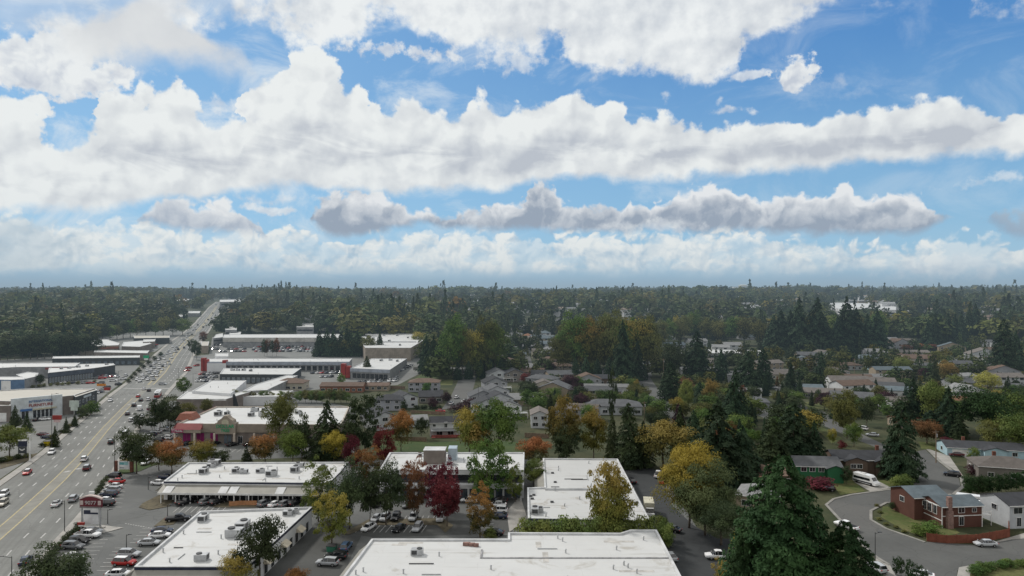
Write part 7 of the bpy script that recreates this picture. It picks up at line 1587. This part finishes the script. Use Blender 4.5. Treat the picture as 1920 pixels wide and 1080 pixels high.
for a in [(121, 997, 938, 'street lamp at the kerb just above the maroon sign', -1), (215, 886, 822, 'street lamp beside the clinic sign', -1), (22, 1085, 1043, 'street lamp at the kerb near the bottom', -1), (97, 842, 738, 'tall dark pole on the western kerb', 1), (202, 982, 955, 'car park lamp right of the maroon sign', .4), (237, 1034, 1002, 'car park lamp between parked rows', .4), (314, 970, 946, 'car park lamp by the yellow island', .4), (278, 918, 894, 'car park lamp by the dry planting bed', .4),
          (316, 800, 762, 'lamp in front of the beige shop tower', .8), (335, 716, 690, 'traffic pole at the crossing corner', -1), (222, 726, 695, 'traffic pole at the western crossing corner', 1), (362, 722, 700, 'lamp beside the restaurant car park', .8), (1641, 1052, 998, 'street lamp on the cul-de-sac kerb', .5), (897, 770, 722, 'street lamp at the foot of the grey street', -.6), (1118, 700, 672, 'lamp post before the poplar wood', .5), (1174, 866, 846, 'thin mast behind the back wing', .2)]:
    lamp(*a)
lamp(56, 865, 815, 'thick white pole at the red kerb', 0, 'utility_pole', .26, FRM)
def util(px, py, yt, label, cross=True):
    g = G(px, py); h = (py - yt) * g.y / F; t = thing('utility_pole', label, 'utility pole', g, .3)
    MB().tube((0, 0, 0), (0, 0, h), .17, .11, 8).build('pole', WOOD, t)
    if cross: MB().box(-1.2, -.07, h - .8, 1.2, .07, h - .65).build('crossarm', WOOD, t)
    MB().tube((.35, 0, h - 2.4), (.35, 0, h - 1.4), .28, None, 10).build('transformer', MET, t)
for a in [(1755, 868, 806, 'wooden utility pole with transformer beside the tall cypress'), (1208, 800, 752, 'utility pole at the teal gable'), (1244, 715, 672, 'utility pole behind the pointed cedar'), (1338, 712, 680, 'utility pole by the pale drive'), (1602, 712, 672, 'pylon pole beside the tan-roofed bungalow'), (1473, 850, 836, 'short white pole behind the green bungalow')]: util(*a)
def fence(pts, h, m, label, name='fence', step=2.4, rail=True):
    P = [G(x, y) for x, y in pts]; t = thing(name, label, 'fence', P[0])
    for a, b in zip(P, P[1:]):
        L = (b - a).length; n = max(1, round(L / step)); d = (b - a) / n; u = d.normalized(); nn = Vector((-u.y, u.x, 0)) * .03
        for i in range(n):
            p, q_ = a + d * i - P[0] + u * .06, a + d * (i + 1) - P[0] - u * .06; z = Vector((0, 0, h * rng.uniform(.97, 1.02)))
            w = MB(); w.add([p - nn, q_ - nn, q_ + nn, p + nn, p - nn + z, q_ - nn + z, q_ + nn + z, p + nn + z], [(0, 1, 5, 4), (1, 2, 6, 5), (2, 3, 7, 6), (3, 0, 4, 7), (4, 5, 6, 7)]); w.build('fence_panel', m, t)
            c = a + d * i - P[0]; w = MB(); w.box(c.x - .06, c.y - .06, 0, c.x + .06, c.y + .06, h + .12); w.build('fence_post', m, t)
fence([(1738, 1015), (1775, 1019), (1830, 1018), (1893, 1007), (1890, 985)], 1.9, REDWOOD, 'red-brown board fence around the brick house yard')
fence([(430, 950), (452, 948), (482, 948)], 1.3, mat('orange_fence', (.40, .20, .10), .8, .2, 1), 'orange-brown patio fence before the second shop row')
fence([(740, 826), (800, 828)], 1.6, WOOD, 'weathered fence along the field left of the white house'); fence([(984, 820), (1030, 822)], 1.8, WOOD, 'weathered fence below the stacked beige gables'); fence([(775, 694), (818, 692), (835, 672)], 2.2, mat('concrete_wall', (.30, .29, .27), .9), 'pale retaining wall on the bramble slope', 'retaining_wall', 6)
fence([(1440, 742), (1478, 742)], 1.2, FRM, 'white garden fence on the dry lawn'); fence([(770, 775), (835, 778)], 1.5, WOOD, 'low fence behind the white two-storey house'); fence([(700, 728), (760, 730)], 1.8, WOOD, 'wooden fence between bungalow and car park')
# rubbish bins and small yard things
def bin_(px, py, m, label, s=1.0):
    g = G(px, py); t = thing('dumpster', label, 'dumpster', g + Vector((0, 0, .05)), rng.uniform(-.3, .3), scale=(s, s, s))
    b = MB(); b.add([(-.9, -.6, 0), (.9, -.6, 0), (.9, .6, 0), (-.9, .6, 0), (-1.0, -.75, 1.3), (1.0, -.75, 1.3), (1.0, .75, 1.3), (-1.0, .75, 1.3)], [(0, 3, 2, 1), (0, 1, 5, 4), (1, 2, 6, 5), (2, 3, 7, 6), (3, 0, 4, 7)]); b.build('bin_body', m, t); MB().slab([(-1.05, -.8, 1.32), (1.05, -.8, 1.32), (1.05, .8, 1.42), (-1.05, .8, 1.42)], .06).build('lid', TRIM, t)
bin_(622, 1034, mat('green_bin', (.05, .18, .12), .6), 'green dumpster on the island of the yellow tree'); bin_(1198, 874, mat('blue_bin', (.06, .10, .18), .6), 'blue-grey dumpster at the end of the alley', 1.3); bin_(1184, 872, mat('rust_bin', (.30, .14, .09), .8), 'rust-pink dumpster at the end of the alley', 1.1); bin_(1206, 876, DMET, 'dark dumpster beside the blue-grey one', 1.2)
bin_(92, 836, YELLOW, 'yellow box on the western kerb bed', 1.4)
def boulder(px, py, s, label):
    g = G(px, py); bm = bmesh.new(); bmesh.ops.create_icosphere(bm, subdivisions=2, radius=1)
    for v in bm.verts: v.co *= 1 + .15 * math.sin(v.co.x * 5 + px) * math.cos(v.co.y * 4); v.co.z *= .6
    me = bpy.data.meshes.new('boulder'); bm.to_mesh(me); bm.free(); me.materials.append(STONE); o = link(bpy.data.objects.new('boulder', me)); o.location = g; o.scale = (s, s, s); tag(o, label, 'boulder', 'boulders')
for x, y, s in ((1650, 962, .5), (1648, 975, .6), (1662, 984, .5), (1680, 990, .6), (1695, 998, .5), (1645, 950, .4)): PT('shrub', 'olive', x, y - 5, y, 11, 'tiny round shrub on the pale cul-de-sac border', 'lo', 'shrub', False, 'tiny shrubs on the cul-de-sac border')
# water tower and pale towers on the skyline
def skyline():
    y = 3000; t = thing('water_tower', 'pale water tower standing on the skyline', 'water tower', ((1393 - HX) / F * y, y, zt(y)))
    MB().tube((0, 0, 0), (0, 0, 22), 15, None, 20).build('stem', mat('pale_tank', (.50, .50, .46), .7), t); MB().tube((0, 0, 22), (0, 0, 27), 15, 19, 20).tube((0, 0, 27), (0, 0, 34), 19, None, 20).tube((0, 0, 34), (0, 0, 37), 19, 9, 20).build('tank', MATS['pale_tank'], t)
    for x0, w, h, lab in ((570, 34, 29, 'pale block left of its twin on the western skyline'), (582, 20, 27, 'small pale block right of its twin on the western skyline'), (1383, 22, 27, 'low white tank beside the water tower')):
        t = thing('tower_block', lab, 'building', ((x0 - HX) / F * y, y + 30, zt(y)))
        MB().box(-w / 2, -8, 0, w / 2, 8, h).build('wall', WHITE, t); MB().box(-w / 2 - .5, -8.5, h, w / 2 + .5, 8.5, h + 1).build('roof', RW, t)
        for k in (.45, .7): MB().box(-w * .42, -8.2, h * k, w * .42, -8.05, h * k + 2).build('window', WINM, t)
skyline()
# distant hills
def hills():
    b = MB(); n = 90; yy = 24000; v = []
    for i in range(n + 1):
        x = -20000 + 40000 * i / n; z = 55 + 60 * (math.sin(i * .21) * .5 + .5) + 45 * math.sin(i * .5 + 1) ** 2; v += [(x, yy, 40), (x, yy, z), (x, yy + 3000, 40)]
    f = [(3 * i, 3 * i + 3, 3 * i + 4, 3 * i + 1) for i in range(n)] + [(3 * i + 1, 3 * i + 4, 3 * i + 5, 3 * i + 2) for i in range(n)]
    b.add(v, f); o = b.build('hills', mat('far_hill', (.10, .14, .16), 1.0)); o['kind'] = 'structure'
hills()
# aerial haze: a thin volume whose added glow stands in for scattered daylight
def haze():
    m = bpy.data.materials.new('haze'); m.use_nodes = True; m.node_tree.nodes.clear(); n = NT(m.node_tree)
    out = n.new('ShaderNodeOutputMaterial'); ab = n.new('ShaderNodeVolumeAbsorption'); em = n.new('ShaderNodeEmission'); ad = n.new('ShaderNodeAddShader')
    D = .00019
    ab.inputs['Color'].default_value = (0, 0, 0, 1); ab.inputs['Density'].default_value = D
    em.inputs['Color'].default_value = (.30, .40, .48, 1); em.inputs['Strength'].default_value = D
    n.l.new(ab.outputs[0], ad.inputs[0]); n.l.new(em.outputs[0], ad.inputs[1]); n.l.new(ad.outputs[0], out.inputs['Volume'])
    o = MB().box(-9000, 250, -40, 9000, 12000, 140).build('haze', m); o['kind'] = 'stuff'; o['label'] = 'thin blue haze over the far wood'
haze()
from collections import defaultdict
_d = defaultdict(list)
for o in S.objects:
    if o.get('category'): _d[o['label']].append(o)
for k, v in _d.items():
    if len(v) > 1 and len({o.get('group') for o in v}) > 1: print('DUP', k, len(v))
print('objects', len(S.objects))
